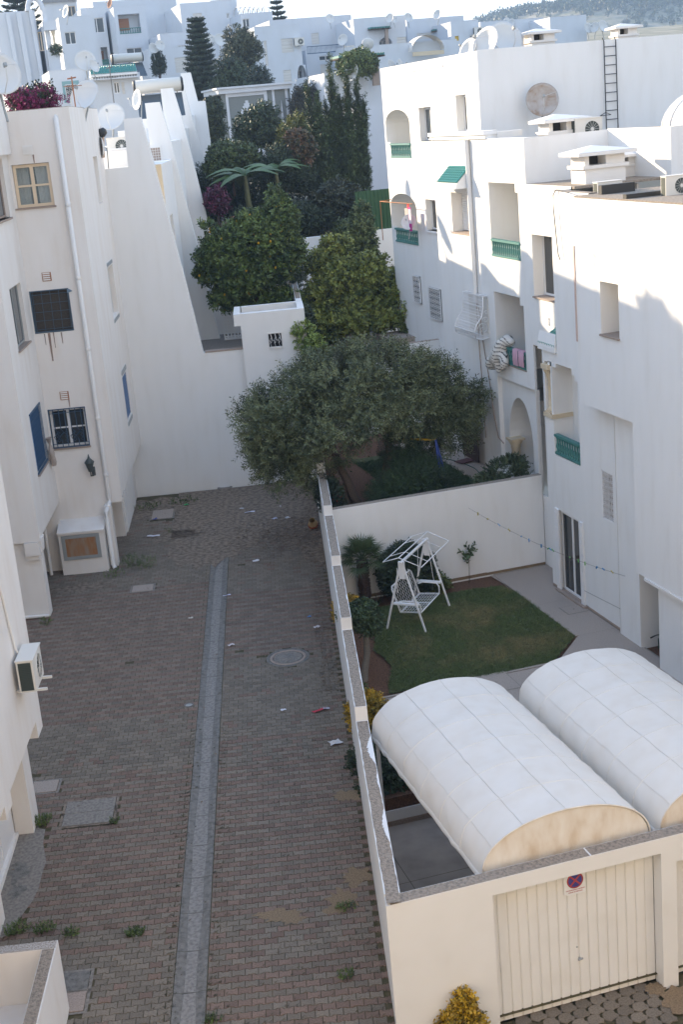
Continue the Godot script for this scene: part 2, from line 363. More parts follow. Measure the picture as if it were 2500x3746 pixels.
func make_alley():
	var g = struct("alley_paving")
	var st = S0()
	for k in 41:
		var t0 = -14.0 + k; var t1 = t0 + 1.0
		for ss in [[-9.0, -3.15], [-2.67, 0.02]]: quad(st, al(ss[0], yg(t0) - 0.011, t0), al(ss[1], yg(t0) - 0.011, t0), al(ss[1], yg(t1) - 0.011, t1), al(ss[0], yg(t1) - 0.011, t1))
	part("joint_bed", st, M.joint, g)
	var pm = paver_mesh()
	var r = RandomNumberGenerator.new(); r.seed = 12
	var cut = [[-5.55, -4.5, 6.45, 7.5], [-6.3, -5.72, 7.85, 8.42], [-4.98, -4.40, 1.2, 2.3], [-5.25, -4.6, 18.2, 18.8], [-5.2, -4.4, 24.3, 25.4], [-8.0, -5.72, 3.4, 6.7]]
	var all = []
	var row = 0
	var t = -9.0
	while t < 25.8:
		row += 1; t += 0.14
		for side in 2:
			var s = (-3.26 if side == 0 else -0.10) - (0.1 if row % 2 else 0.0)
			var lim = -8.2 if side == 0 else -2.63
			while s - 0.1 > lim:
				var skip = false
				for c in cut:
					if s > c[0] and s < c[1] and t > c[2] and t < c[3]: skip = true
				if Vector2(s + 1.18, t - 13.05).length() < 0.50: skip = true
				if not skip and r.randf() > 0.002:
					var colour = colour_at(side, t)
					if abs(t - 8.6) < 0.5 or abs(t - 2.6) < 0.5: colour = colour and r.randf() < 0.5
					var red = colour and row % 2 == 0
					var grey_zone = not colour and r.randf() < 0.25
					all.append([s, t, red or grey_zone and r.randf() < 0.3])
				s -= 0.2
			if side == 1 and row % 2 == 0 or side == 0 and row % 2 == 1:
				all.append([-0.045 if side == 1 else -3.205, t, colour_at(side, t) and row % 2 == 0, 0.45])
			if side == 1:
				var gap = (s + 0.1) - (-2.655)
				if gap > 0.05: all.append([-2.655 + gap * 0.5, t, colour_at(side, t) and row % 2 == 0, gap / 0.2])
	var near = []; var far_x = []; var far_c = []
	var cam = get_node("camera").position
	var scored = []
	var th = Basis(Vector3.UP, -TH)
	for a in all:
		var slope = Basis(SV, r.randf_range(-0.012, 0.012)) * Basis(DV, r.randf_range(-0.014, 0.014)) * Basis(SV, 0.03)
		var p = al(a[0], yg(a[1]) + r.randf_range(-0.003, 0.003), a[1])
		var x = Transform3D(slope * th * Basis(Vector3.UP, r.randf_range(-0.015, 0.015)) * Basis.from_scale(Vector3(a[3] if a.size() > 3 else 1.0, 1, 1)), p)
		scored.append([p.distance_to(cam) + (0.0 if in_view(p) else 100.0), x, a[2], r.randf()])
	scored.sort_custom(func(a, b): return a[0] < b[0])
	for k in scored.size():
		var a = scored[k]; var i = int(a[3] * 3.999)
		if k < 300:
			var mi = part("paver", pm, M.red[i] if a[2] else M.grey[i], g, true); mi.transform = a[1]
		else:
			far_x.append(a[1]); var v = lerp(0.80, 1.12, a[3])
			far_c.append(Color(0.240 * v, 0.163 * v, 0.125 * v) if a[2] else Color(0.235 * v, 0.196 * v, 0.152 * v))
	stuff(multi("far_pavers", pm, far_x, far_c, g, M.pav))
	# concrete channel down the middle, cast in lengths of about a metre
	for k in range(-9, 27):
		var t0 = k + 0.46; var t1 = t0 + 0.993
		st = S0()
		var prof = [[-3.155, -0.012], [-3.15, 0.004], [-3.10, 0.004], [-3.03, -0.012], [-2.91, -0.018], [-2.79, -0.012], [-2.72, 0.004], [-2.67, 0.004], [-2.665, -0.012]]
		var jog = (hash(k * 7) % 100) * 0.00006 - 0.003
		for q in prof.size() - 1:
			var a = prof[q]; var b = prof[q + 1]
			quad(st, al(a[0] + jog, yg(t0) + a[1], t0), al(b[0] + jog, yg(t0) + b[1], t0), al(b[0] + jog, yg(t1) + b[1], t1), al(a[0] + jog, yg(t1) + a[1], t1))
		part("gutter_length", st, M.cement, g)
		st = S0()
		var w0 = 0.085 + (hash(k) % 10) * 0.005; var w1 = 0.085 + (hash(k + 1) % 10) * 0.005
		for q in 4:
			var ta = lerp(t0 + 0.01, t1 - 0.01, q / 4.0); var tb = lerp(t0 + 0.01, t1 - 0.01, (q + 1) / 4.0)
			var wa = lerp(w0, w1, q / 4.0); var wb = lerp(w0, w1, (q + 1) / 4.0)
			for sd in [-1, 1]:
				var pa = [al(-2.91 + jog, yg(ta) - 0.0145, ta), al(-2.91 + jog + sd * wa, yg(ta) - 0.0145 + wa * 0.045, ta), al(-2.91 + jog + sd * wb, yg(tb) - 0.0145 + wb * 0.045, tb), al(-2.91 + jog, yg(tb) - 0.0145, tb)]
				if sd > 0: quad(st, pa[0], pa[1], pa[2], pa[3])
				else: quad(st, pa[1], pa[0], pa[3], pa[2])
		part("silt_streak", st, M.cement_wear, g)
	st = S0()
	quad(st, al(-3.3, yg(-14) - 0.06, -14), al(-2.5, yg(-14) - 0.06, -14), al(-2.5, yg(27) - 0.06, 27), al(-3.3, yg(27) - 0.06, 27))
	part("gutter_bed", st, M.joint, g)
	# dust and gravel blown over the pavers at the closed end, sand spills nearer
	var dust = struct("dust_layer")
	st = S0()
	var edge = []
	for k in 33:
		var s = -4.4 + k * 0.137
		edge.append([s, 20.6 - 0.9 * sin(k * 0.21) - 1.6 * smoothstep(20, 32, float(k)) + 0.25 * sin(k * 1.7) + 0.18 * sin(k * 3.1)])
	for k in 32:
		var a = edge[k]; var b = edge[k + 1]
		for q in 4:
			var f0 = q / 4.0; var f1 = (q + 1) / 4.0
			var ta0 = lerp(a[1], 27.0, f0); var ta1 = lerp(a[1], 27.0, f1); var tb0 = lerp(b[1], 27.0, f0); var tb1 = lerp(b[1], 27.0, f1)
			var l0 = 0.006 + 0.06 * f0 * smoothstep(12, 32, float(k)); var l1 = 0.006 + 0.06 * f1 * smoothstep(12, 32, float(k))
			quad(st, al(a[0], yg(ta0) + l0, ta0), al(b[0], yg(tb0) + l0, tb0), al(b[0], yg(tb1) + l1, tb1), al(a[0], yg(ta1) + l1, ta1))
	part("dust", st, M.dust, dust)
	st = S0()
	patch(st, -5.3, 25.6, 1.2, 1.0, 0.010, 5); patch(st, -4.2, 22.6, 0.8, 0.4, 0.006, 8, 0.5); patch(st, -6.6, 19.0, 0.7, 0.35, 0.006, 9, 0.5)
	part("dust_spill", st, M.dust, dust)
	st = S0()
	for q in [[-1.55, 3.12, 0.30, 0.16], [-1.35, 2.98, 0.18, 0.13], [-1.75, 3.16, 0.2, 0.1], [-0.55, 3.35, 0.27, 0.28], [-0.25, 4.0, 0.24, 0.22], [-0.24, 6.6, 0.23, 0.21], [-0.32, 3.9, 0.15, 0.2], [-0.62, 3.1, 0.2, 0.1]]: patch(st, q[0], q[1], q[2], q[3], 0.0045 + q[0] * -0.0006, int(q[1] * 100), 0.4)
	part("sand_spill", st, M.sand, dust)
	# leaf litter and twigs swept to the far end, beside the wall
	var r2 = RandomNumberGenerator.new(); r2.seed = 31
	var xf = []; var cs = []
	for k in 2600:
		var s = -0.9 + r2.randfn() * 0.75; var t2 = 21.6 + r2.randfn() * 1.0
		if r2.randf() < 0.3: s = r2.randf_range(-0.5, -0.03); t2 = r2.randf_range(11, 25)
		if r2.randf() < 0.12: s = r2.randf_range(-6.5, -0.1); t2 = r2.randf_range(2, 26)
		if s > -0.03: continue
		xf.append(Transform3D(Basis(Vector3.UP, r2.randf() * TAU) * Basis(Vector3.RIGHT, r2.randf_range(-0.5, 0.5)) * r2.randf_range(0.6, 1.5), al(s, yg(t2) + 0.022 + 0.05 * smoothstep(18, 26, t2) * smoothstep(-2.5, -0.2, s), t2)))
		var v = r2.randf_range(0.5, 1.4); cs.append(Color(0.13 * v, 0.085 * v, 0.05 * v))
	var lf = S0(); tri(lf, Vector3(-0.04, 0, 0), Vector3(0, 0.004, 0.013), Vector3(0.04, 0, 0)); tri(lf, Vector3(-0.04, 0, 0), Vector3(0.04, 0, 0), Vector3(0, 0.004, -0.013))
	lf.generate_normals()
	stuff(multi("leaf_litter", lf.commit(), xf, cs, dust, M.tree_leaf))
	# flat covers let into the paving
	cover([-5.47, 6.56, -4.56, 6.99], M.slab, "pale concrete cover plate, nearer half of the pair beside the gutter pavers"); cover([-5.47, 7.0, -4.56, 7.43], M.slab, "pale concrete cover plate, farther half of the pair beside the gutter pavers")
	cover([-6.25, 7.92, -5.76, 8.36], M.tiles, "small square concrete cover by the foot of the air conditioner wall")
	cover([-4.94, 1.30, -4.45, 1.74], M.sill, "brown cover plate, nearer of the two beside the low planter wall"); cover([-4.94, 1.77, -4.45, 2.22], M.cement, "dark grey cover plate, farther of the two beside the low planter wall")
	cover([-5.2, 18.28, -4.65, 18.72], M.tiles, "square beige cover in the paving in front of the rusty meter box")
	cover([-5.12, 24.42, -4.48, 25.32], M.tiles, "large grey cover plate near the closed end of the alley")
	# round manhole and two small drain caps
	var mh = thing("manhole", "round cast manhole cover in a concrete collar right of the gutter", "manhole", al(-1.18, yg(13.05), 13.05))
	st = S0(); var o = mh.position; var tilt = Basis(SV, 0.03)
	lathe(st, o, [[0.50, -0.02], [0.50, 0.003], [0.42, 0.003], [0.42, -0.02]], 40, tilt); part("collar", st, M.cement, mh)
	st = S0(); lathe(st, o, [[0.415, -0.02], [0.415, 0.006], [0.35, 0.008], [0.35, -0.015]], 36, tilt); part("frame", st, M.sill, mh)
	st = S0(); lathe(st, o, [[0.335, -0.03], [0.335, 0.004], [0.28, 0.006], [0.27, -0.002], [0.15, -0.002], [0.14, 0.006], [0.0, 0.006]], 36, tilt); part("lid", st, M.slab, mh)
	for q in [[-3.83, 3.04, "small round drain cap ringed by green weeds left of the gutter"], [-3.36, 11.09, "small round drain cap set in grey pavers near the middle of the alley"]]:
		var dc = thing("drain_cap", q[2], "drain cap", al(q[0], yg(q[1]), q[1]))
		st = S0(); lathe(st, dc.position, [[0.11, -0.02], [0.11, 0.012], [0.085, 0.014], [0.08, 0.006]], 20, tilt); part("rim", st, M.cement, dc)
		st = S0(); lathe(st, dc.position, [[0.078, 0.0], [0.06, 0.010], [0.03, 0.010], [0.028, 0.002], [0.0, 0.002]], 16, tilt); part("cap", st, M.grey_metal, dc)
func cover(q, m, label):
	var c = thing("cover_plate", label, "cover", al(q[0], yg(q[1]), q[1]), "inspection covers in the alley paving")
	var st = S0()
	var z = [yg(q[1]), yg(q[3])]
	var a = [al(q[0], z[0] + 0.012, q[1]), al(q[2], z[0] + 0.012, q[1]), al(q[2], z[1] + 0.012, q[3]), al(q[0], z[1] + 0.012, q[3])]
	var dn = Vector3(0, -0.06, 0)
	quad(st, a[0], a[1], a[2], a[3])
	for i in 4: quad(st, a[i] + dn, a[(i + 1) % 4] + dn, a[(i + 1) % 4], a[i])
	part("plate", st, m, c)
	st = S0()
	for e in [[q[0] - 0.06, q[1] - 0.06, q[2] + 0.06, q[1] - 0.012], [q[0] - 0.06, q[3] + 0.012, q[2] + 0.06, q[3] + 0.06], [q[0] - 0.06, q[1] - 0.012, q[0] - 0.012, q[3] + 0.012], [q[2] + 0.012, q[1] - 0.012, q[2] + 0.06, q[3] + 0.012]]:
		quad(st, al(e[0], yg(e[1]) + 0.004, e[1]), al(e[2], yg(e[1]) + 0.004, e[1]), al(e[2], yg(e[3]) + 0.004, e[3]), al(e[0], yg(e[3]) + 0.004, e[3]))
	part("surround", st, M.slab if m != M.slab else M.dust, c)

# ---------- garden walls, garage front ----------
func make_walls():
	var w = thing("garden_wall", "long white alley wall stepped uphill with weathered bare concrete coping", "wall", al(0.1, yg(0), 0))
	var segs = [[0.0, 5.70, 2.478], [5.70, 9.39, 2.744], [9.39, 12.68, 2.999], [12.68, 15.87, 3.225], [15.87, 19.1, 3.48], [19.1, 22.6, 3.74], [22.6, 26.8, 4.0]]
	var f = fs(0.0)
	var r = RandomNumberGenerator.new(); r.seed = 8
	for q in segs:
		var st = S0()
		box(st, fs(0.0), maxf(q[0], 0.24), -1.5, 0.0, q[1], q[2] - 0.004, 0.215)
		var b = part("wall_length", st, M.white, w)
		st = S0()
		var n = int((q[1] - q[0]) / 0.12)
		var wl = []
		for k in n + 1: wl.append([r.randf_range(0.008, 0.022), r.randf_range(0.006, 0.02)])
		for k in n:
			var t0 = lerp(q[0] + 0.01, q[1] - 0.03, k / float(n)); var t1 = lerp(q[0] + 0.01, q[1] - 0.03, (k + 1) / float(n))
			quad(st, al(wl[k][0], q[2], t0), al(0.215 - wl[k][1], q[2], t0), al(0.215 - wl[k + 1][1], q[2], t1), al(wl[k + 1][0], q[2], t1))
		part("coping", st, M.concrete, b)
	var st2 = S0()   # old whitewash left on the coping
	for q in [[4.0, 5.1, 0.10], [1.5, 2.6, 0.07], [3.1, 3.8, 0.035], [10.3, 10.8, 0.03], [6.5, 7.6, 0.02]]:
		var n = 16; var h = q[2]
		var top = 2.478 if q[0] < 5.7 else (2.744 if q[0] < 9.3 else 2.999)
		for k in n:
			var e0 = h * sin(PI * k / n) * r.randf_range(0.75, 1.15); var e1 = h * sin(PI * (k + 1) / n) * r.randf_range(0.75, 1.15)
			var t0 = lerp(q[0], q[1], k / float(n)); var t1 = lerp(q[0], q[1], (k + 1) / float(n))
			quad(st2, al(0.212 - e0, top + 0.004, t0), al(0.214, top + 0.004, t0), al(0.214, top + 0.004, t1), al(0.212 - e1, top + 0.004, t1))
	part("flaking_paint", st2, M.white, w)
	# garage front, parallel to x
	var gw = thing("garage_wall", "cream garage front wall with bare concrete coping and two door openings", "wall", Vector3(4.26, 0, -15.13))
	var st = S0()
	wall(st, fz(-15.13), 4.258, -0.6, 14.0, 2.436, [[5.77, -0.6, 8.33, 2.20, 0.23], [8.57, -0.6, 11.2, 2.01, 0.23]])
	wall(st, Transform3D(Basis(Vector3(-1, 0, 0), Vector3.UP, Vector3(0, 0, -1)), Vector3(0, 0, -15.36)), -14.0, -0.6, -4.45, 2.436, [[-8.33, -0.6, -5.77, 2.2, 0.0], [-11.2, -0.6, -8.57, 2.01, 0.0]])
	quad(st, Vector3(4.313, -0.6, -15.36), Vector3(4.258, -0.6, -15.13), Vector3(4.258, 2.436, -15.13), Vector3(4.313, 2.436, -15.36))
	quad(st, Vector3(4.258, 2.436, -15.13), Vector3(14, 2.436, -15.13), Vector3(14, 2.436, -15.36), Vector3(4.313, 2.436, -15.36))
	part("wall", st, M.garage, gw)
	for q in [[4.33, 7.24], [7.27, 10.2], [10.23, 14.0]]:
		st = S0(); box(st, fz(-15.36), q[0], 2.42, 0.012, q[1], 2.441, 0.222); part("coping", st, M.concrete, gw)
	garage_door(5.60, 8.33, 2.22, "white ribbed garage door with a round no parking sign on it", true)
	garage_door(8.50, 11.2, 2.05, "second white ribbed garage door cut off by the picture edge", false)
	var sg = thing("parking_sign", "square white plate with blue and red no stopping disc and red wording", "sign", Vector3(7.09, 1.81, -15.33))
	st = S0(); prism(st, fz(-15.335), PackedVector2Array([Vector2(6.97, 1.76), Vector2(7.235, 1.765), Vector2(7.25, 1.79), Vector2(7.25, 2.165), Vector2(6.915, 2.165), Vector2(6.915, 1.79), Vector2(6.935, 1.785)]), 0.0, 0.006); part("plate", st, M.iron_white, sg)
	var F = Transform3D(Basis(Vector3.RIGHT, PI / 2), Vector3(7.09, 1.985, -15.326))
	st = S0(); lathe(st, F.origin, [[0.125, 0.0], [0.125, 0.002], [0.104, 0.002]], 36, F.basis); var red = mat(lin(0.42, 0.07, 0.07), 0.5); part("ring", st, red, sg)
	st = S0(); lathe(st, F.origin, [[0.104, 0.0018], [0.0, 0.0018]], 36, F.basis); part("disc", st, mat(lin(0.06, 0.06, 0.25), 0.5), sg)
	for a in [45, -45]:
		st = S0(); box(st, Transform3D(Basis(Vector3(0, 0, 1), deg_to_rad(a)), Vector3(7.09, 1.985, -15.3232 + a * 0.00001)), -0.108, -0.012, -0.001, 0.108, 0.012, 0.0012); part("cross_bar", st, red, sg)
	for q in [["STATIONNEMENT INTERDIT", 1.838], ["SORTIE DE VÉHICULE", 1.803]]:
		var tm = TextMesh.new(); tm.text = q[0]; var fo = SystemFont.new(); fo.font_names = ["Droid Sans"]; fo.font_weight = 700; tm.font = fo; tm.font_size = 24; tm.pixel_size = 0.00092; tm.depth = 0.002
		var ti = part("wording", tm, red, sg, true); ti.transform = sg.transform.affine_inverse() * Transform3D(Basis.IDENTITY, Vector3(7.09, q[1], -15.3275))
	# concrete apron and the curved setts in front of the garage
	var dv = struct("driveway")
	st = S0(); quad(st, Vector3(4.4, -0.03, -8), Vector3(14, -0.03, -8), Vector3(14, -0.03, -15.36), Vector3(4.4, -0.03, -15.36)); part("bed", st, M.joint, dv)
	st = S0()
	var ogee = [[-0.11, -0.05], [-0.075, -0.10], [0.0, -0.085], [0.06, -0.11], [0.11, -0.05], [0.085, 0.0], [0.11, 0.05], [0.06, 0.09], [0.0, 0.115], [-0.075, 0.10], [-0.11, 0.05], [-0.135, 0.0]]
	var sm = S0(); var n = ogee.size()
	for k in n:
		var a = ogee[k]; var b = ogee[(k + 1) % n]
		var ta = Vector3(a[0] * 0.94, 0, -a[1] * 0.94); var tb = Vector3(b[0] * 0.94, 0, -b[1] * 0.94)
		tri(sm, Vector3.ZERO, ta, tb); quad(sm, Vector3(a[0], -0.014, -a[1]), Vector3(b[0], -0.014, -b[1]), tb, ta)
	sm.generate_normals(); var om = sm.commit()
	r.seed = 40
	for i in 26:
		for j in 19:
			var x = 5.0 + i * 0.235 + (0.11 if j % 2 else 0.0); var z = -15.27 + j * 0.19
			if z < -15.02 and (x < 5.85 or x > 8.22): continue
			if not in_view(Vector3(x, 0, z)): continue
			if z < -14.75 and x > 8.2: continue
			var mi = part("sett", om, M.grey[(i * 7 + j * 3) % 4], dv, true)
			mi.transform = Transform3D(Basis(Vector3.UP, 0.25 + r.randf_range(-0.05, 0.05)) * Basis(Vector3.RIGHT, r.randf_range(-0.03, 0.03)), Vector3(x, r.randf_range(-0.006, 0.006), z))
	st = S0()
	for q in [[8.45, -14.75, 0.33, 0.34], [8.2, -15.15, 0.15, 0.14]]:
		for k in 24:
			var a = TAU * k / 24; var b = TAU * (k + 1) / 24
			var wa = 1 + 0.15 * sin(k * 2.3); var wb = 1 + 0.15 * sin((k + 1) * 2.3)
			tri(st, Vector3(q[0], 0.016, q[1]), Vector3(q[0] + q[2] * wa * cos(a), 0.012, q[1] - q[3] * wa * sin(a)), Vector3(q[0] + q[2] * wb * cos(b), 0.012, q[1] - q[3] * wb * sin(b)))
	part("sand_spill", st, M.sand, dv)
func garage_door(x0, x1, top, label, handle):
	var d = thing("garage_door", label, "garage door", Vector3((x0 + x1) / 2, 0, -15.36))
	var st = S0(); box(st, fz(-15.37), x0, 0.0, -0.02, x1, top, 0.0); part("door_leaf", st, M.garage, d)
	var n = 18; var w = (x1 - x0) / n
	for k in n:
		st = S0()
		prism(st, Transform3D(Basis(Vector3(1, 0, 0), Vector3(0, 0, 1), Vector3(0, -1, 0)), Vector3(x0 + k * w, 0, -15.37)), PackedVector2Array([Vector2(0.006, 0.001), Vector2(w - 0.006, 0.001), Vector2(w - 0.016, 0.018), Vector2(0.016, 0.018)]), -top, -0.012)
		part("rib", st, M.garage, d)
	if handle:
		st = S0(); tube(st, [Vector3(7.115, 0.71, -15.35), Vector3(7.115, 0.71, -15.305)], 0.014, 8); tube(st, [Vector3(7.08, 0.70, -15.31), Vector3(7.15, 0.72, -15.30)], 0.013, 8); part("handle", st, M.grey_metal, d)
		st = S0(); box(st, fz(-15.35), 7.075, 0.885, 0, 7.095, 0.905, 0.008); part("lock", st, M.grey_metal, d)

# ---------- pieces that buildings share ----------
func window(p, f, u0, v0, u1, v1, depth, nx, ny, mf, mg, fw = 0.05, curtain = false):
	var g = f * Transform3D(Basis.IDENTITY, Vector3(0, 0, -depth))
	var st = S0()
	box(st, g, u0, v0, 0.0, u1, v0 + fw, 0.05); box(st, g, u0, v1 - fw, 0.0, u1, v1, 0.05)
	box(st, g, u0, v0 + fw, 0.0, u0 + fw, v1 - fw, 0.05); box(st, g, u1 - fw, v0 + fw, 0.0, u1, v1 - fw, 0.05)
	var cw = (u1 - u0 - 2 * fw) / nx; var ch = (v1 - v0 - 2 * fw) / ny
	for k in range(1, nx): box(st, g, u0 + fw + k * cw - fw * 0.6, v0 + fw, 0.004, u0 + fw + k * cw + fw * 0.6, v1 - fw, 0.046)
	for k in range(1, ny): box(st, g, u0 + fw, v0 + fw + k * ch - fw * 0.35, 0.008, u1 - fw, v0 + fw + k * ch + fw * 0.35, 0.042)
	var w = part("window", st, mf, p)
	for i in nx:
		for j in ny:
			st = S0()
			var a = u0 + fw + i * cw; var b = v0 + fw + j * ch
			box(st, g, a, b, 0.018, a + cw, b + ch, 0.024)
			part("pane", st, M.pane if curtain else mg, w)
	if curtain:
		st = S0(); box(st, g, u0, v0, -0.9, u1, v1, -0.85); part("room", st, M.dark, w)
		for sd in 2:
			st = S0(); st.set_smooth_group(0)
			var c0 = u0 + 0.06 if sd == 0 else (u0 + u1) / 2 + 0.03
			var wd = (u1 - u0) / 2 - 0.09
			for k in 28:
				var q = []
				for e in [[k, 0], [k + 1, 0], [k + 1, 1], [k, 1]]:
					var x = e[0] / 28.0
					var pull = (0.78 + 0.10 * sin(3.0 * e[1] + sd)) if sd == 0 else (0.93 - 0.10 * (1 - e[1]))
					q.append(g * Vector3(c0 + x * wd * pull + (0 if sd == 0 else wd * (1 - pull)), lerp(v0 + 0.03, v1 - 0.03, float(e[1])), -0.10 + 0.02 * sin(e[0] * 2.1) + 0.008 * sin(e[0] * 5.0)))
				quad(st, q[0], q[1], q[2], q[3])
			part("curtain", st, M.curtain, w)
	return w
func shutter(p, f, u0, v0, u1, v1, depth, m, pitch = 0.055):   # a rolled-down slatted shutter
	var g = f * Transform3D(Basis.IDENTITY, Vector3(0, 0, -depth))
	var st = S0(); box(st, g, u0, v0, -0.02, u1, v1, 0.0); var sh = part("shutter", st, m, p)
	var n = int((v1 - v0) / pitch)
	for k in n:
		st = S0(); var a = v0 + (v1 - v0) * k / n; var h = (v1 - v0) / n
		prism(st, g * Transform3D(Basis(Vector3(0, 1, 0), Vector3(0, 0, 1), Vector3(1, 0, 0)), Vector3(u0, a, 0)), PackedVector2Array([Vector2(0.004, 0.001), Vector2(h - 0.004, 0.001), Vector2(h * 0.6, 0.012), Vector2(h * 0.3, 0.012)]), 0.0, u1 - u0)
		part("slat", st, m, sh)
	return sh
func balustrade(p, f, u0, v0, u1, v1, n, count, m):
	var st = S0(); box(st, f, u0, v1 - 0.055, n - 0.10, u1, v1, n + 0.02); box(st, f, u0, v0, n - 0.09, u1, v0 + 0.05, n + 0.01)
	var rl = part("balustrade", st, m, p)
	var h = v1 - v0 - 0.105
	for k in count:
		st = S0()
		var o = f * Vector3(lerp(u0, u1, (k + 0.5) / count), v0 + 0.05, n - 0.04)
		lathe(st, o, [[0.038, 0.0], [0.038, h * 0.08], [0.022, h * 0.14], [0.045, h * 0.34], [0.022, h * 0.62], [0.026, h * 0.86], [0.038, h * 0.92], [0.038, h]], 7)
		part("baluster", st, m, rl)
	return rl
func tile_roof(p, f, u0, u1, v_low, n_low, v_top, n_top, rows, cols, called = "tiled_awning"):   # glazed half-round tiles on a small sloping awning
	var st = S0()
	prism(st, f * Transform3D(Basis(Vector3(0, 0, 1), Vector3(0, 1, 0), Vector3(-1, 0, 0)), Vector3(u0, 0, 0)), PackedVector2Array([Vector2(0, v_low - 0.12), Vector2(n_low, v_low - 0.12), Vector2(n_low, v_low - 0.02), Vector2(0, v_top - 0.02)]), -(u1 - u0), 0.0)
	var a = part(called, st, M.white, p)
	var w = (u1 - u0) / cols; var dv = (v_top - v_low) / rows; var dn = (n_top - n_low) / rows
	for i in cols:
		for j in rows:
			st = S0(); st.set_smooth_group(0)
			for k in 5:
				var q = []
				for e in [[k, 0], [k + 1, 0], [k + 1, 1], [k, 1]]:
					var an = PI - PI * e[0] / 5.0
					var r = w * (0.52 if e[1] == 0 else 0.44)
					q.append(f * Vector3(u0 + (i + 0.5) * w + r * cos(an), v_low + dv * (j + e[1] * 1.15) + r * 0.75 * sin(an) + (0.012 if e[1] == 0 else 0.0), n_low + dn * (j + e[1] * 1.15)))
				quad(st, q[0], q[1], q[2], q[3])
			part("tile", st, M.green_tile, a)
	return a
func grille(p, f, u0, v0, u1, v1, n, cols, rows, m, called = "grille"):   # wrought iron scrolls in a frame, standing n off the wall
	var st = S0(); var t = 0.014
	box(st, f, u0, v0, n - t, u1, v0 + 0.03, n + t); box(st, f, u0, v1 - 0.03, n - t, u1, v1, n + t)
	box(st, f, u0, v0, n - t, u0 + 0.03, v1, n + t); box(st, f, u1 - 0.03, v0, n - t, u1, v1, n + t)
	var cw = (u1 - u0) / cols; var ch = (v1 - v0) / rows
	for i in range(1, cols): box(st, f, u0 + i * cw - 0.007, v0, n - 0.007, u0 + i * cw + 0.007, v1, n + 0.007)
	var g = part(called, st, m, p)
	for i in cols:
		for j in rows:
			st = S0()
			for sd in [-1, 1]:
				var pts = []
				for k in 8:
					var an = k * 0.85; var r = cw * 0.30 * (1.0 - k * 0.09)
					pts.append(f * Vector3(u0 + (i + 0.5) * cw + sd * (r * cos(an)), v0 + (j + 0.5) * ch + sd * (ch * 0.22 - r * sin(an)), n))
				tube(st, pts, 0.010, 4)
			part("scroll", st, m, g)
	return g
func ac_proto():   # outdoor unit of a split air conditioner, back to the wall at z = 0, base at y = 0, louvred left end
	var o = thing("air_conditioner", "", "air conditioner")
	var st = S0(); box(st, Transform3D.IDENTITY, -0.38, 0.0, 0.0, 0.38, 0.54, 0.27); part("case", st, M.ac, o)
	st = S0(); box(st, Transform3D.IDENTITY, -0.395, 0.535, -0.01, 0.395, 0.555, 0.285); part("lid", st, M.ac, o)
	st = S0(); lathe(st, Vector3(0.09, 0.27, 0.271), [[0.225, 0.0], [0.215, 0.012], [0.20, 0.004]], 28, Basis(Vector3.RIGHT, PI / 2)); part("fan_ring", st, M.ac, o)
	st = S0(); lathe(st, Vector3(0.09, 0.27, 0.272), [[0.2, 0.0], [0.0, 0.001]], 24, Basis(Vector3.RIGHT, PI / 2)); part("fan_opening", st, M.fin, o)
	st = S0(); lathe(st, Vector3(0.09, 0.27, 0.285), [[0.05, 0.0], [0.0, 0.006]], 12, Basis(Vector3.RIGHT, PI / 2))
	for k in 14:
		var d = Vector3(cos(TAU * k / 14), sin(TAU * k / 14), 0); tube(st, [Vector3(0.09, 0.27, 0.282) + d * 0.045, Vector3(0.09, 0.27, 0.282) + d * 0.205], 0.004, 4)
	part("fan_guard", st, M.ac, o)
	st = S0(); box(st, Transform3D.IDENTITY, -0.386, 0.03, 0.03, -0.379, 0.51, 0.235); part("coil", st, M.fin, o)
	for k in 16:
		st = S0(); box(st, Transform3D.IDENTITY, -0.392, 0.04 + k * 0.03, 0.03, -0.385, 0.048 + k * 0.03, 0.235); part("louvre", st, M.fin, o)
	for x in [-0.25, 0.25]:
		st = S0(); box(st, Transform3D.IDENTITY, x - 0.02, -0.04, -0.08, x + 0.02, 0.0, 0.42); part("bracket", st, M.ac, o)
	return o
func dish_proto(m = null):   # parabolic dish facing +z, centre at the origin of its bowl, mast down to y = -1
	var o = thing("satellite_dish", "", "satellite dish")
	var mm = m if m else M.dish
	var st = S0()
	var prof = []; for k in 7: prof.append([0.5 * k / 6.0, 0.16 * pow(k / 6.0, 2.0)])
	for k in 7: prof.append([0.5 - 0.5 * k / 6.0, 0.16 * pow((6 - k) / 6.0, 2.0) - 0.012])
	lathe(st, Vector3(0, 0, -0.05), prof, 28, Basis(Vector3.RIGHT, PI / 2)); part("bowl", st, mm, o)
	st = S0(); tube(st, [Vector3(0, -0.46, 0.08), Vector3(0, -0.30, 0.42), Vector3(0, -0.03, 0.52)], 0.012, 5)
	tube(st, [Vector3(0.43, 0.2, 0.08), Vector3(0, -0.01, 0.52)], 0.006, 4); part("arm", st, mm, o)
	st = S0(); box(st, Transform3D.IDENTITY, -0.03, -0.04, 0.47, 0.03, 0.04, 0.57); part("receiver", st, M.grey_metal, o)
	st = S0(); tube(st, [Vector3(0, 0, -0.06), Vector3(0, -0.05, -0.18), Vector3(0, -1.0, -0.2)], 0.03, 7); part("mast", st, M.grey_metal, o)
	return o
var AC; var DISH
func put_ac(pos, deg, label, s = 1.0, group = "air conditioners on the walls and roofs"):
	var x = Transform3D(Basis(Vector3.UP, deg_to_rad(deg)) * s, pos)
	if AC == null:
		AC = ac_proto(); AC.transform = x; AC.set_meta("label", label); AC.set_meta("group", group)
		return AC
	return dup(AC, x, label, group)
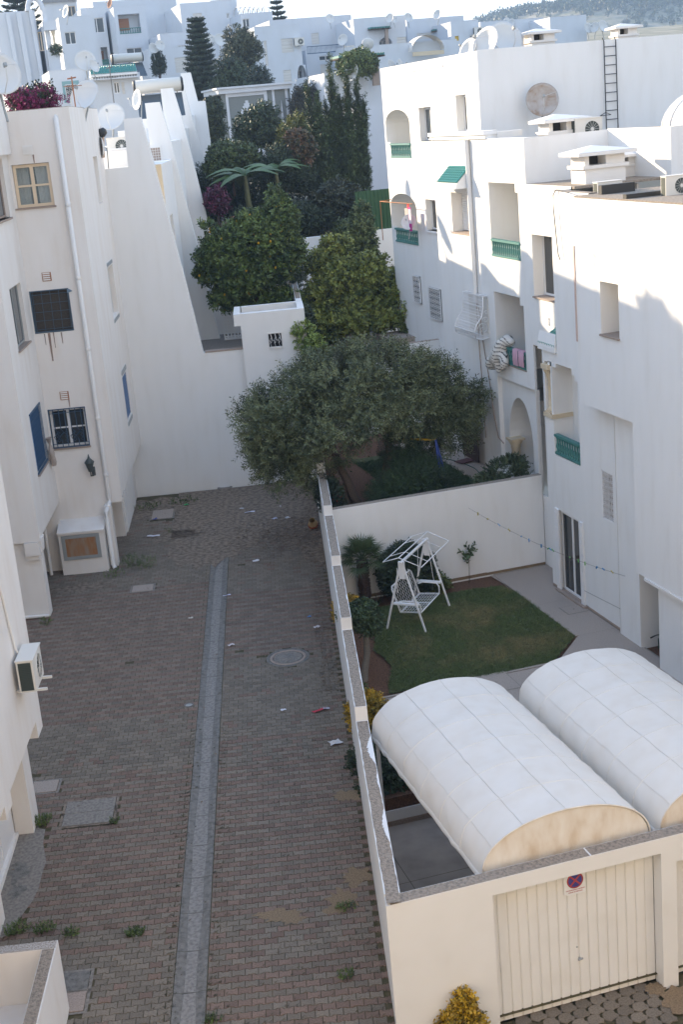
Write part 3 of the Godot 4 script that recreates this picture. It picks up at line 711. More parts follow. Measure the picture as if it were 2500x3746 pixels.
func put_dish(pos, yaw, tilt, dia, label, m = null, group = "satellite dishes on the roofs"):
	var x = Transform3D(Basis(Vector3.UP, deg_to_rad(yaw)) * Basis(Vector3.RIGHT, deg_to_rad(-tilt)) * dia, pos)
	var d
	if DISH == null:
		DISH = dish_proto(); d = DISH; d.transform = x; d.set_meta("label", label); d.set_meta("group", group)
	else: d = dup(DISH, x, label, group)
	if m: d.get_node("bowl").material_override = m
	return d
func vent(pos, label, w = 1.1, d = 0.8, s = 1.0):   # masonry roof vent: stem, open slot, pyramid cap
	var o = thing("roof_vent", label, "roof vent", pos, "masonry vents on the flat roofs")
	var f = Transform3D(Basis.IDENTITY * s, pos)
	var st = S0(); box(st, f, -w * 0.36, 0.0, -d * 0.36, w * 0.36, 0.34, d * 0.36); part("stem", st, M.garage, o)
	st = S0(); box(st, f, -w * 0.41, 0.34, -d * 0.41, w * 0.41, 0.42, d * 0.41); part("ledge", st, M.garage, o)
	st = S0()
	for q in [[-w * 0.36, -w * 0.28], [w * 0.02, w * 0.36]]: box(st, f, q[0], 0.42, -d * 0.34, q[1], 0.64, d * 0.34)
	box(st, f, -w * 0.28, 0.42, -d * 0.34, w * 0.02, 0.64, -d * 0.28); part("louvre_box", st, M.garage, o)
	st = S0(); box(st, f, -w * 0.28, 0.42, -d * 0.1, w * 0.02, 0.64, -d * 0.05); part("opening", st, M.dark, o)
	st = S0()
	var h = [-w * 0.52, w * 0.52]; var e = [-d * 0.52, d * 0.52]
	box(st, f, h[0], 0.64, e[0], h[1], 0.72, e[1])
	var ap = f * Vector3(-w * 0.1, 0.86, 0); var c = []
	for q in [[h[0], e[1]], [h[1], e[1]], [h[1], e[0]], [h[0], e[0]]]: c.append(f * Vector3(q[0], 0.722, q[1]))
	for k in 4: tri(st, c[k], c[(k + 1) % 4], ap)
	part("cap", st, M.garage, o)
	return o

# ---------- the terraced house on the right ----------
func make_right_house():
	var W = Transform3D(Basis(Vector3(-1, 0, 0), Vector3.UP, Vector3(0, 0, -1)), Vector3.ZERO)   # faces -z
	# nearest block, cut off by the picture edge
	var a = thing("near_house", "nearest white house block on the right with deep plain window opening", "house", Vector3(13.1, 0, -20))
	var f = fx(13.1); var st = S0()
	wall(st, f, -26.99, 5.92, -12.0, 10.40, [[-25.85, 7.60, -25.04, 8.72, 0.55]])
	wall(st, f, -24.58, 2.65, -12.0, 5.92)
	quad(st, Vector3(13.1, 5.92, -26.99), Vector3(13.1, 10.4, -26.99), Vector3(22, 10.4, -26.99), Vector3(22, 5.92, -26.99))
	quad(st, Vector3(13.1, 2.65, -24.58), Vector3(13.1, 5.92, -24.58), Vector3(22, 5.92, -24.58), Vector3(22, 2.65, -24.58))
	quad(st, Vector3(13.1, 5.92, -26.99), Vector3(22, 5.92, -26.99), Vector3(22, 5.92, -24.58), Vector3(13.1, 5.92, -24.58))
	quad(st, Vector3(13.1, 2.65, -24.58), Vector3(22, 2.65, -24.58), Vector3(22, 2.65, -12), Vector3(13.1, 2.65, -12))
	quad(st, Vector3(13.1, 2.65, -12), Vector3(22, 2.65, -12), Vector3(22, 10.4, -12), Vector3(13.1, 10.4, -12))
	part("wall", st, M.white, a)
	st = S0(); box(st, Transform3D.IDENTITY, 13.12, 10.402, -26.97, 22, 10.43, -12.0); part("roof", st, M.concrete, a)
	st = S0(); box(st, f, -24.2, 2.585, -0.05, -12, 2.645, 0.035); part("drip_ledge", st, M.garage, a)
	st = S0(); box(st, f, -25.87, 7.57, -0.55, -25.02, 7.61, 0.045); part("sill", st, M.sill, a)
	st = S0(); box(st, f, -25.86, 7.61, -0.56, -25.03, 8.73, -0.54); part("inner_panel", st, M.reveal, a)
	window(a, f, -25.80, 7.63, -25.06, 8.70, 0.53, 1, 1, M.reveal, M.glass, 0.06)
	st = S0(); box(st, f, -27.03, 7.30, 0.0, -26.97, 9.38, 0.018); part("joint_strip", st, mat(lin(0.55, 0.42, 0.37), 0.6), a)
	st = S0(); box(st, fx(13.3), -23.84, -0.3, 0.0, -12, 2.58, 0.1); box(st, Transform3D.IDENTITY, 13.3, -0.3, -23.84, 22, 2.58, -23.6); part("pillar_wall", st, M.white, a)
	st = S0(); box(st, Transform3D.IDENTITY, 13.52, 10.43, -26.6, 14.3, 10.62, -26.45); part("roof_kerb", st, M.black, a)
	st = S0(); box(st, Transform3D.IDENTITY, 13.16, 10.43, -24.85, 14.3, 10.52, -24.7); part("roof_kerb", st, M.black, a)
	# middle block
	var b = thing("middle_house", "long white house of three floors with green balustrades and tiled awnings", "house", Vector3(14, 0, -31))
	f = fx(14.0); st = S0()
	var holes = [[-36.55, 9.07, -35.0, 10.17, 0.34], [-33.77, 8.60, -31.9, 10.50, 1.6], [-31.19, 7.77, -30.0, 9.30, 0.34], [-33.79, 5.79, -31.88, 7.65, 1.6], [-33.87, 2.6, -31.41, 5.34, 0.12], [-31.40, 2.6, -30.89, 6.53, 0.06]]
	wall(st, f, -37.83, -0.5, -28.9, 10.50, holes)
	wall(st, f, -37.83, 10.50, -31.4, 11.60)
	wall(st, fx(14.12), -33.87, 2.6, -31.41, 5.34, [[-33.50, 2.6, -31.95, 4.92, 1.2]])
	arch(st, fx(14.12), -33.50, 3.62, -31.95, 4.92, 1.2)
	quad(st, Vector3(14, -0.5, -37.83), Vector3(14, 11.6, -37.83), Vector3(22, 11.6, -37.83), Vector3(22, -0.5, -37.83))
	wall(st, fz(-31.4), 14.0, 10.45, 16.26, 11.60)
	wall(st, fx(16.26), -31.4, 10.45, -28.35, 11.62)
	wall(st, fz(-28.35), 16.26, 10.45, 22, 11.62)
	quad(st, Vector3(14, 11.6, -31.4), Vector3(14.2, 11.6, -31.4), Vector3(14.2, 11.6, -37.8), Vector3(14, 11.6, -37.8))
	# stepped heads of the two loggias
	for q in [[10.28, 10.5, -32.07], [7.45, 7.65, -32.09]]: box(st, f, q[2], q[0], -0.18, -31.9 if q[0] > 9 else -31.88, q[1], 0.0)
	part("wall", st, M.white, b)
	st = S0(); box(st, f, -37.7, 2.6, -1.4, -28.95, 2.62, -1.33); box(st, f, -37.7, 3, -1.75, -28.95, 10.4, -1.7); part("inner_wall", st, M.garage, b)
	st = S0()
	box(st, Transform3D.IDENTITY, 14.02, 10.44, -31.38, 22, 10.50, -28.75); box(st, Transform3D.IDENTITY, 14.2, 11.2, -37.8, 22, 11.25, -31.42); box(st, Transform3D.IDENTITY, 16.3, 11.5, -31.38, 22, 11.56, -28.4)
	part("roof", st, M.concrete, b)
	st = S0(); box(st, f, -37.85, 11.60, -0.3, -33.74, 11.70, 0.05); box(st, f, -37.85, 11.70, -0.3, -33.70, 11.80, 0.10); box(st, fz(-33.70), 14.3, 11.6, -0.2, 15.0, 11.75, 0.0); part("cornice", st, M.white, b)
	st = S0(); box(st, f, -36.58, 9.04, -0.34, -34.98, 9.075, 0.03); box(st, f, -31.22, 7.74, -0.34, -29.97, 7.775, 0.04); box(st, f, -33.14, 5.755, -0.15, -31.86, 5.79, 0.03); part("sill", st, M.sill, b)
	shutter(b, f, -36.54, 9.09, -35.0, 10.16, 0.32, M.trim)
	window(b, f, -31.16, 7.79, -30.02, 9.28, 0.32, 2, 1, M.iron_white, M.glass)
	balustrade(b, f, -33.74, 8.60, -31.9, 9.05, 0.02, 14, M.green_rail)
	balustrade(b, f, -33.79, 5.79, -31.88, 6.25, 0.02, 14, M.green_rail)
	# french window and roller box in the upper loggia, tall shutters in the lower
	window(b, f, -33.0, 8.62, -31.93, 9.88, 1.0, 2, 1, M.iron_white, M.glass)
	shutter(b, f, -33.0, 9.88, -31.93, 10.25, 0.98, M.shutter)
	window(b, f, -32.9, 5.80, -31.92, 7.45, 0.95, 1, 3, M.reveal, M.glass, 0.09)
	window(b, f, -33.3, 2.62, -32.2, 4.4, 1.25, 2, 2, M.iron_white, M.glass)
	tile_roof(b, f, -36.52, -35.03, 10.46, 0.42, 10.86, 0.02, 7, 11)
	st = S0(); box(st, f, -36.55, 10.33, 0.0, -35.0, 10.37, 0.46); part("awning_moulding", st, M.white, b)
	st = S0(); box(st, f, -30.68, 7.14, 0.0, -30.36, 7.34, 0.02); var lv = part("wall_vent", st, M.trim, b)
	for k in 6:
		st = S0(); box(st, f, -30.66, 7.155 + k * 0.03, 0.02, -30.38, 7.17 + k * 0.03, 0.03); part("slat", st, M.trim, lv)
	st = S0(); tube(st, [f * Vector3(-34.95, 11.58, 0.07), f * Vector3(-34.95, 7.25, 0.07)], 0.065, 10); part("downpipe", st, M.pipe, b)
	# the block that steps forward beside the nearest one: corner column, tiled ledge, glazed door
	f = fx(13.48); st = S0()
	wall(st, f, -29.68, -0.5, -25.98, 6.80, [[-29.24, 0.72, -27.95, 2.81, 0.16], [-26.82, 3.21, -26.27, 4.36, 0.2], [-29.24, 4.20, -27.86, 6.46, 1.3], [-29.64, 5.16, -29.32, 6.44, 1.28]])
	wall(st, f, -28.9, 6.80, -26.99, 10.45)
	quad(st, Vector3(13.48, -0.5, -29.68), Vector3(13.48, 6.8, -29.68), Vector3(14.0, 6.8, -29.68), Vector3(14.0, -0.5, -29.68))
	quad(st, Vector3(13.48, 6.8, -28.9), Vector3(13.48, 10.45, -28.9), Vector3(14, 10.45, -28.9), Vector3(14, 6.8, -28.9))
	wall(st, fz(-25.98), 13.40, -0.5, 13.48, 5.92)
	wall(st, fx(13.40), -25.95, -0.5, -25.02, 5.92)
	wall(st, fz(-25.02), 13.40, -0.5, 17.5, 5.92)
	# stepped corbels at the loggia head
	box(st, f, -28.15, 6.32, -0.2, -27.86, 6.46, 0.0); box(st, f, -28.02, 6.2, -0.2, -27.86, 6.32, 0.0)
	box(st, f, -29.45, 6.36, -0.3, -29.0, 6.46, 0.0)
	part("wing", st, M.white, b)
	st = S0(); box(st, Transform3D.IDENTITY, 13.7, 10.14, -28.88, 22, 10.2, -27.01); box(st, Transform3D.IDENTITY, 13.5, 10.38, -28.88, 13.7, 10.455, -27.01); part("roof", st, M.concrete, b)
	st = S0(); box(st, f, -29.7, 5.08, -0.5, -29.2, 5.18, 0.05); box(st, Transform3D.IDENTITY, 13.45, 5.1, -29.68, 14.3, 5.18, -29.3); part("ledge", st, M.stone, b)
	st = S0(); box(st, f, -29.6, 4.1, -1.45, -27.8, 6.5, -1.32); part("loggia_back", st, M.garage, b)
	tile_roof(b, f, -29.85, -28.92, 6.84, 0.06, 7.18, -0.52, 5, 7)
	balustrade(b, f, -29.22, 4.22, -27.87, 4.71, 0.0, 10, M.green_rail)
	st = S0(); var co = Vector3(13.60, 5.18, -29.5)
	box(st, Transform3D(Basis.IDENTITY, co), -0.15, 0.0, -0.15, 0.15, 0.05, 0.15)
	lathe(st, co, [[0.14, 0.05], [0.15, 0.09], [0.12, 0.13], [0.105, 0.15], [0.10, 0.78], [0.115, 0.80], [0.10, 0.83], [0.12, 0.95], [0.18, 1.08]], 18)
	for k in 8:
		var an = TAU * k / 8; tube(st, [co + Vector3(0.10 * cos(an), 0.85, 0.10 * sin(an)), co + Vector3(0.14 * cos(an), 0.99, 0.14 * sin(an)), co + Vector3(0.2 * cos(an), 1.06, 0.2 * sin(an))], 0.025, 5)
	box(st, Transform3D(Basis.IDENTITY, co), -0.19, 1.08, -0.19, 0.19, 1.2, 0.19); part("column", st, M.stone, b)
	st = S0(); lathe(st, Vector3(14.22, 2.62, -33.35), [[0.12, 0.0], [0.12, 0.78], [0.14, 0.8], [0.13, 0.85], [0.22, 1.0], [0.22, 1.05]], 16); box(st, Transform3D(Basis.IDENTITY, Vector3(14.22, 3.62, -33.35)), -0.2, 0.0, -0.2, 0.2, 0.06, 0.2); part("column", st, M.stone, b)
	window(b, f, -29.2, 0.74, -27.98, 2.79, 0.12, 2, 1, M.iron_white, M.glass, 0.06)
	for q in [[-29.36, -29.14], [-28.02, -27.84]]:
		st = S0(); box(st, f, q[0], 0.72, 0.0, q[1], 2.82, 0.04); var sh = part("folded_shutter", st, M.iron_white, b)
		for k in 5:
			st = S0(); box(st, f, q[0] + 0.04, 0.82 + k * 0.4, 0.04, q[1] - 0.04, 1.14 + k * 0.4, 0.05); part("panel", st, M.iron_white, sh)
	st = S0(); box(st, f, -29.3, 0.70, -0.1, -27.75, 0.745, 0.12); part("doorstep", st, M.sill, b)
	st = S0(); box(st, f, -26.82, 3.2, -0.22, -26.27, 4.37, -0.2); part("grille_back", st, M.sill, b)
	grille(b, f, -26.82, 3.21, -26.27, 4.36, -0.02, 4, 8, M.iron_white)
	st = S0(); box(st, f, -29.66, 0.70, 0.0, -27.97, 0.76, 0.012); box(st, f, -27.84, 0.70, 0.0, -25.96, 0.76, 0.012); part("skirting", st, M.sill, b)
	# bulging window cage
	var cg = []
	for q in [[7.49, 0.05], [7.49, 0.16], [7.2, 0.17], [6.95, 0.22], [6.75, 0.38], [6.55, 0.47], [6.38, 0.42], [6.32, 0.25], [6.36, 0.05]]: cg.append(q)
	st = S0(); var g14 = fx(14.0)
	for u in [-35.66, -34.2]:
		var pts = []; for q in cg: pts.append(g14 * Vector3(u, q[0], q[1]))
		tube(st, pts, 0.016, 5)
	for q in cg: tube(st, [g14 * Vector3(-35.66, q[0], q[1]), g14 * Vector3(-34.2, q[0], q[1])], 0.011, 4)
	var cage = part("window_cage", st, M.iron_white, b)
	for i in 17:
		st = S0(); var pts = []; for q in cg: pts.append(g14 * Vector3(-35.60 + i * 0.084, q[0], q[1]))
		tube(st, pts, 0.007, 4); part("bar", st, M.iron_white, cage)
	st = S0()
	for k in 8:
		var j0 = cg[min(k, 7)]; var j1 = cg[min(k + 1, 8)]
		for e in 3:
			var v = lerp(j0[0], j1[0], e / 3.0); var n = lerp(j0[1], j1[1], e / 3.0)
			for i in 17:
				var u = -35.6 + i * 0.084
				tube(st, [g14 * Vector3(u, v, n), g14 * Vector3(u + 0.042, v - 0.03, n), g14 * Vector3(u + 0.084, v, n)], 0.005, 3)
	part("mesh", st, M.iron_white, cage)
	st = S0()
	for q in [[6.62, 0.2, 0.17], [6.85, 0.12, 0.09], [7.05, 0.09, 0.06]]:
		var pts = []; for k in 14: var an = k * 0.6; var rr = q[2] * (1 - k * 0.06); pts.append(g14 * Vector3(-34.2, q[0] + rr * sin(an), q[1] + rr * cos(an)))
		tube(st, pts, 0.008, 4)
	part("scroll", st, M.iron_white, cage)
	st = S0(); box(st, g14, -35.6, 6.45, 0.002, -34.25, 7.45, 0.02); part("window_behind", st, M.shutter, cage)
	# far block with the arched balconies and the penthouse
	var c = thing("far_house", "tall white house with arched balconies beyond the long house, ladder on its end wall", "house", Vector3(15, 0, -42))
	f = fx(15.0); st = S0()
	wall(st, f, -45.0, 3.5, -36.5, 13.88, [[-44.85, 11.0, -42.45, 12.53, 1.5], [-44.95, 8.22, -42.35, 9.85, 1.5], [-41.5, 11.5, -40.42, 12.52, 0.25], [-38.3, 11.73, -37.5, 12.77, 0.3], [-41.45, 8.76, -40.5, 9.73, 0.25]])
	arch(st, f, -44.85, 12.1, -42.45, 12.53, 1.5)
	arch(st, f, -44.95, 9.4, -42.35, 9.85, 1.5)
	wall(st, fz(-36.5), 15.0, 10.5, 24.0, 13.9)
	quad(st, Vector3(15, 3.5, -45), Vector3(15, 13.88, -45), Vector3(24, 13.88, -45), Vector3(24, 3.5, -45))
	part("wall", st, M.white, c)
	st = S0(); box(st, f, -44.95, 8.0, -1.62, -42.0, 13.0, -1.5); part("inner_wall", st, M.garage, c)
	st = S0(); box(st, Transform3D.IDENTITY, 15.02, 13.8, -44.98, 24, 13.86, -36.52); part("roof", st, M.concrete, c)
	st = S0(); box(st, f, -42.6, 13.62, 0.0, -39.1, 13.67, 0.03); box(st, f, -41.6, 10.3, 0.0, -38, 10.34, 0.02); part("string_course", st, M.white, c)
	window(c, f, -41.48, 11.52, -40.44, 12.50, 0.23, 2, 1, M.iron_white, M.glass_far)
	window(c, f, -38.28, 11.75, -37.52, 12.75, 0.28, 2, 1, M.iron_white, M.glass_far)
	window(c, f, -41.43, 8.78, -40.52, 9.71, 0.23, 2, 1, M.iron_white, M.glass)
	st = S0(); box(st, f, -41.5, 8.70, -0.2, -40.45, 8.76, 0.05); box(st, f, -41.55, 11.44, -0.2, -40.37, 11.5, 0.04); part("sill", st, M.trim, c)
	balustrade(c, f, -44.5, 11.0, -42.45, 11.46, 0.02, 13, M.green_rail)
	balustrade(c, f, -44.6, 8.22, -42.35, 8.68, 0.02, 13, M.green_rail)
	st = S0(); box(st, f, -44.85, 11.0, -0.15, -44.5, 11.5, 0.0); box(st, f, -44.95, 8.22, -0.15, -44.6, 8.7, 0.0); part("parapet_end", st, M.white, c)
	window(c, f, -43.4, 11.0, -42.6, 12.3, 1.48, 1, 1, M.iron_white, M.glass_far); window(c, f, -43.4, 8.2, -42.6, 9.6, 1.48, 1, 1, M.iron_white, M.glass_far)
	grille(c, f, -43.1, 6.3, -42.4, 7.2, 0.04, 4, 5, M.iron_white); grille(c, f, -41.6, 5.93, -40.55, 6.95, 0.04, 5, 6, M.iron_white)
	st = S0(); box(st, f, -43.1, 6.3, 0.002, -42.4, 7.2, 0.015); box(st, f, -41.6, 5.93, 0.002, -40.55, 6.95, 0.015); part("grille_back", st, M.glass_far, c)
	st = S0(); box(st, f, -45, 4.9, 0.0, -43.4, 5.1, 0.9); part("step", st, M.tiles, c)
	# things on the end wall and roofs
	var ld = thing("roof_ladder", "tall black iron ladder fixed to the white end wall under the roof", "ladder", Vector3(19.0, 11.47, -36.4))
	for x in [18.83, 19.2]:
		st = S0(); tube(st, [Vector3(x, 11.47, -36.42), Vector3(x, 13.86, -36.42), Vector3(x, 13.95, -36.5)], 0.016, 6); part("rail", st, M.black, ld)
	for k in 9:
		st = S0(); tube(st, [Vector3(18.83, 11.73 + k * 0.247, -36.42), Vector3(19.2, 11.73 + k * 0.247, -36.42)], 0.013, 6); part("rung", st, M.black, ld)
	var hg = thing("coat_hanger", "black coat hanger hooked on the iron ladder near its foot", "coat hanger", Vector3(18.8, 11.85, -36.38))
	st = S0(); tube(st, [Vector3(18.62, 11.85, -36.38), Vector3(18.8, 11.93, -36.38), Vector3(18.97, 11.86, -36.38), Vector3(18.62, 11.85, -36.38)], 0.01, 4); tube(st, [Vector3(18.8, 11.93, -36.38), Vector3(18.8, 12.0, -36.38), Vector3(18.83, 12.0, -36.4)], 0.008, 4); part("frame", st, M.black, hg)
	put_dish(Vector3(16.35, 14.16, -37.6), 8, 30, 1.05, "large white dish standing on the end wall roof, seen face on")
	put_dish(Vector3(16.66, 12.42, -36.0), -18, 14, 0.92, "rusty grey dish on the shaded end wall left of the ladder", M.dish_old)
	put_dish(Vector3(15.65, 14.05, -37.3), -68, 26, 1.0, "white dish on the far house roof turned sideways, second of the overlapping pair")
	put_dish(Vector3(15.35, 13.95, -37.9), -72, 26, 0.7, "small white dish tucked behind two bigger ones at the roof corner")
	vent(Vector3(17.4, 13.75, -37.6), "roof vent above the rust streak on the end wall", 1.35, 1.0, 0.75)
	vent(Vector3(20.2, 13.75, -37.8), "roof vent straight above the iron ladder", 1.2, 0.9, 0.72)
	vent(Vector3(15.75, 11.25, -33.0), "low roof vent beside an air conditioner below the rusty dish", 1.35, 1.0, 0.95)
	put_ac(Vector3(16.3, 11.35, -32.75), 0, "cream air conditioner on the terrace next to the low roof vent")
	vent(Vector3(14.95, 10.5, -29.4), "largest roof vent, nearest on the flat roof with two ledges", 1.45, 1.05, 0.98)
	vent(Vector3(16.1, 10.5, -30.3), "roof vent just right of and behind the largest one", 1.2, 0.9, 0.72)
	put_ac(Vector3(14.05, 10.22, -27.3), 0, "white air conditioner lying low on the roof before the large vent", 0.78)
	put_ac(Vector3(14.15, 10.40, -24.6), 0, "cream air conditioner with square grille at the right edge of the roof", 0.74)
	var dm = thing("roof_dome", "small pale plastered dome on the roof at the right edge", "dome", Vector3(18.3, 11.5, -29.6))
	st = S0(); var pr = []
	for k in 9: pr.append([1.35 * cos(PI / 2 * k / 8.0), 0.95 * sin(PI / 2 * k / 8.0)])
	lathe(st, dm.position, pr, 28); part("shell", st, M.garage, dm)
	for k in 14:
		st = S0(); var an = TAU * k / 14; var pts = []
		for q in pr: pts.append(dm.position + Vector3(q[0] * cos(an) * 1.01, q[1] * 1.01, q[0] * sin(an) * 1.01))
		tube(st, pts, 0.02, 4); part("rib", st, M.garage, dm)
	var cb = thing("roof_cable", "looped grey cable hanging from the roof edge over the white wall", "cable", Vector3(13.4, 9.0, -28.4))
	st = S0(); var p2 = []
	for q in [[-27.5, 10.47, 0.2], [-28.1, 10.50, 0.1], [-28.5, 10.49, 0.02], [-28.6, 10.38, 0.05], [-28.58, 10.0, 0.06], [-28.5, 9.4, 0.06], [-28.44, 9.06, 0.06], [-28.35, 8.94, 0.06]]: p2.append(fx(13.46) * Vector3(q[0], q[1], q[2]))
	tube(st, p2, 0.013, 5); part("cable", st, M.wire, cb)
	var cd = thing("wall_cables", "pair of thin cables running down the long house wall below the downpipe", "cable", Vector3(14, 5, -34.9))
	for q in [[[-34.92, 7.28], [-35.02, 7.1], [-34.99, 6.4], [-34.99, 5.9], [-34.93, 5.0], [-34.9, 3.4]], [[-34.9, 7.2], [-34.79, 6.86], [-34.7, 6.2], [-34.62, 5.92], [-34.37, 5.08], [-34.2, 4.2], [-33.95, 3.6], [-33.6, 3.5]]]:
		st = S0(); var pts = []; for w in q: pts.append(fx(14.0) * Vector3(w[0], w[1], 0.03))
		tube(st, pts, 0.014, 5); part("cable", st, M.sill, cd)
	make_tiger()
	var tw = thing("pink_towel", "pink towel folded over the green balustrade beside the toy tiger", "towel", Vector3(13.95, 5.8, -32.3))
	for q in [[-32.62, -32.28, 0.0], [-32.25, -31.9, 0.01]]:
		st = S0(); st.set_smooth_group(0)
		var F = fx(14.0); var row = []
		for k in 9:
			var u = lerp(q[0], q[1], k / 8.0); var wv = 0.012 * sin(k * 1.6)
			row.append([[u, 6.05, -0.13], [u, 6.26, -0.11], [u, 6.275, -0.03], [u, 6.26, 0.05 + wv], [u + 0.01, 6.0, 0.065 + wv], [u + 0.02, 5.84 + q[2] * 2, 0.06 + wv]])
		for k in 8:
			for j in 5: quad(st, F * _v(row[k][j]), F * _v(row[k + 1][j]), F * _v(row[k + 1][j + 1]), F * _v(row[k][j + 1]))
		part("cloth", st, mat(lin(0.50, 0.30, 0.36), 0.95), tw)
	# washing and dish on the far house's lower balcony
	var wa = thing("washing", "red and pink washing hung on a rail over the far house balcony", "laundry", Vector3(14.7, 8.7, -42))
	for q in [[-42.1, -41.9, 9.62, 9.45, 0.40, lin(0.55, 0.04, 0.04)], [-41.95, -41.7, 9.5, 8.75, 0.42, lin(0.45, 0.03, 0.24)], [-42.5, -42.15, 9.45, 8.8, 0.35, lin(0.42, 0.40, 0.37)], [-41.8, -41.6, 9.45, 9.0, 0.46, lin(0.6, 0.58, 0.6)]]:
		st = S0(); box(st, fx(15.0), q[0], q[3], q[4] - 0.005, q[1], q[2], q[4] + 0.005); part("garment", st, mat(q[5], 0.9), wa)
	st = S0(); tube(st, [fx(15) * Vector3(-44.7, 9.62, 0.05), fx(15) * Vector3(-44.7, 9.6, 0.45), fx(15) * Vector3(-41.5, 9.62, 0.42)], 0.015, 5); tube(st, [fx(15) * Vector3(-44.7, 9.6, 0.45), fx(15) * Vector3(-44.7, 8.3, 0.45)], 0.015, 5); part("rail", st, M.rust_iron, wa)
	put_dish(Vector3(14.6, 9.02, -42.0), -42, 24, 0.52, "small white dish clamped to the balcony rail in front of washing")
func _v(a): return Vector3(a[0], a[1], a[2])

func make_tiger():   # a white striped plush tiger slumped head down over the balcony rail
	var o = thing("toy_tiger", "white plush tiger with black stripes hanging head down over the balcony rail", "soft toy", Vector3(13.9, 5.6, -33.2))
	var F = fx(14.0)
	var joints = [[-33.08, 6.40, -0.02, 0.14], [-33.22, 6.28, 0.10, 0.15], [-33.30, 6.10, 0.16, 0.15], [-33.38, 5.95, 0.17, 0.18], [-33.55, 5.84, 0.17, 0.15], [-33.68, 5.76, 0.19, 0.16], [-33.76, 5.69, 0.24, 0.09], [-33.30, 5.78, 0.18, 0.09], [-33.27, 5.62, 0.2, 0.075], [-33.05, 5.98, 0.12, 0.11], [-32.93, 5.86, 0.16, 0.09], [-32.97, 5.74, 0.2, 0.075], [-33.84, 5.86, 0.14, 0.05], [-33.60, 5.66, 0.10, 0.05], [-32.9, 6.38, -0.05, 0.10]]
	var bones = [[0, 1], [1, 2], [2, 3], [3, 4], [4, 5], [5, 6], [3, 7], [7, 8], [2, 9], [9, 10], [10, 11], [5, 12], [5, 13], [0, 14]]
	var c = 0.026; var lo = Vector3(-34.0, 5.45, -0.30); var dim = Vector3i(52, 50, 32)
	var val = PackedFloat32Array(); val.resize(dim.x * dim.y * dim.z)
	for i in dim.x:
		for j in dim.y:
			for k in dim.z:
				var p = lo + Vector3(i, j, k) * c; var e = 0.0
				for b in bones:
					var a = joints[b[0]]; var d = joints[b[1]]
					var A = Vector3(a[0], a[1], a[2]); var B = Vector3(d[0], d[1], d[2])
					var t = clamp((p - A).dot(B - A) / (B - A).length_squared(), 0.0, 1.0)
					e += exp(-28.0 * (p.distance_to(A.lerp(B, t)) - lerp(float(a[3]), float(d[3]), t)))
				val[(i * dim.y + j) * dim.z + k] = -log(max(e, 1e-12)) / 28.0
	var st = surface_net(val, dim, lo, c, F, func(p):
		var w = sin(p.y * 62.0 + 2.2 * sin(p.x * 13.0) + p.x * 34.0 + 1.5 * sin(p.z * 21.0))
		return Color(0.03, 0.03, 0.035) if w > 0.70 else Color(0.62, 0.60, 0.56))
	var m = mat(Color(1, 1, 1), 0.95); m.vertex_color_use_as_albedo = true
	part("body", st, m, o)
	for q in [[-33.72, 5.74, 0.345], [-33.62, 5.71, 0.34]]:
		st = S0(); lathe(st, F * Vector3(q[0], q[1], q[2]), [[0.0, -0.016], [0.016, 0.0], [0.0, 0.016]], 8); part("eye", st, M.black, o)
	st = S0(); lathe(st, F * Vector3(-33.79, 5.64, 0.31), [[0.0, -0.02], [0.024, 0.0], [0.0, 0.02]], 8); part("nose", st, M.black, o)
func surface_net(val, dim, lo, c, F, colour):
	var idx = {}; var at = func(i, j, k): return val[(i * dim.y + j) * dim.z + k]
	var pts = []
	for i in dim.x - 1:
		for j in dim.y - 1:
			for k in dim.z - 1:
				var s = Vector3.ZERO; var n = 0
				for e in [[0,0,0,1,0,0],[0,0,0,0,1,0],[0,0,0,0,0,1],[1,0,0,1,1,0],[1,0,0,1,0,1],[0,1,0,1,1,0],[0,1,0,0,1,1],[0,0,1,1,0,1],[0,0,1,0,1,1],[1,1,0,1,1,1],[1,0,1,1,1,1],[0,1,1,1,1,1]]:
					var a = at.call(i + e[0], j + e[1], k + e[2]); var b = at.call(i + e[3], j + e[4], k + e[5])
					if (a < 0) != (b < 0):
						var t = a / (a - b); n += 1
						s += Vector3(lerp(float(e[0]), float(e[3]), t), lerp(float(e[1]), float(e[4]), t), lerp(float(e[2]), float(e[5]), t))
				if n > 0:
					idx[Vector3i(i, j, k)] = pts.size(); pts.append(lo + (Vector3(i, j, k) + s / n) * c)
	var st = SurfaceTool.new(); st.begin(Mesh.PRIMITIVE_TRIANGLES); st.set_smooth_group(0)
	var put = func(ids, flip):
		var o = [0, 1, 2, 0, 2, 3] if flip else [0, 2, 1, 0, 3, 2]
		for q in o: st.set_color(colour.call(pts[ids[q]])); st.add_vertex(F * pts[ids[q]])
	for i in range(1, dim.x - 1):
		for j in range(1, dim.y - 1):
			for k in range(1, dim.z - 1):
				var a = at.call(i, j, k)
				for ax in 3:
					var b = at.call(i + (1 if ax == 0 else 0), j + (1 if ax == 1 else 0), k + (1 if ax == 2 else 0))
					if (a < 0) == (b < 0): continue
					var q = [[Vector3i(0,-1,-1), Vector3i(0,0,-1), Vector3i(0,0,0), Vector3i(0,-1,0)], [Vector3i(-1,0,-1), Vector3i(-1,0,0), Vector3i(0,0,0), Vector3i(0,0,-1)], [Vector3i(-1,-1,0), Vector3i(0,-1,0), Vector3i(0,0,0), Vector3i(-1,0,0)]][ax]
					var ids = []
					for w in q:
						if idx.has(Vector3i(i, j, k) + w): ids.append(idx[Vector3i(i, j, k) + w])
					if ids.size() == 4: put.call(ids, not (a < 0))
	return st

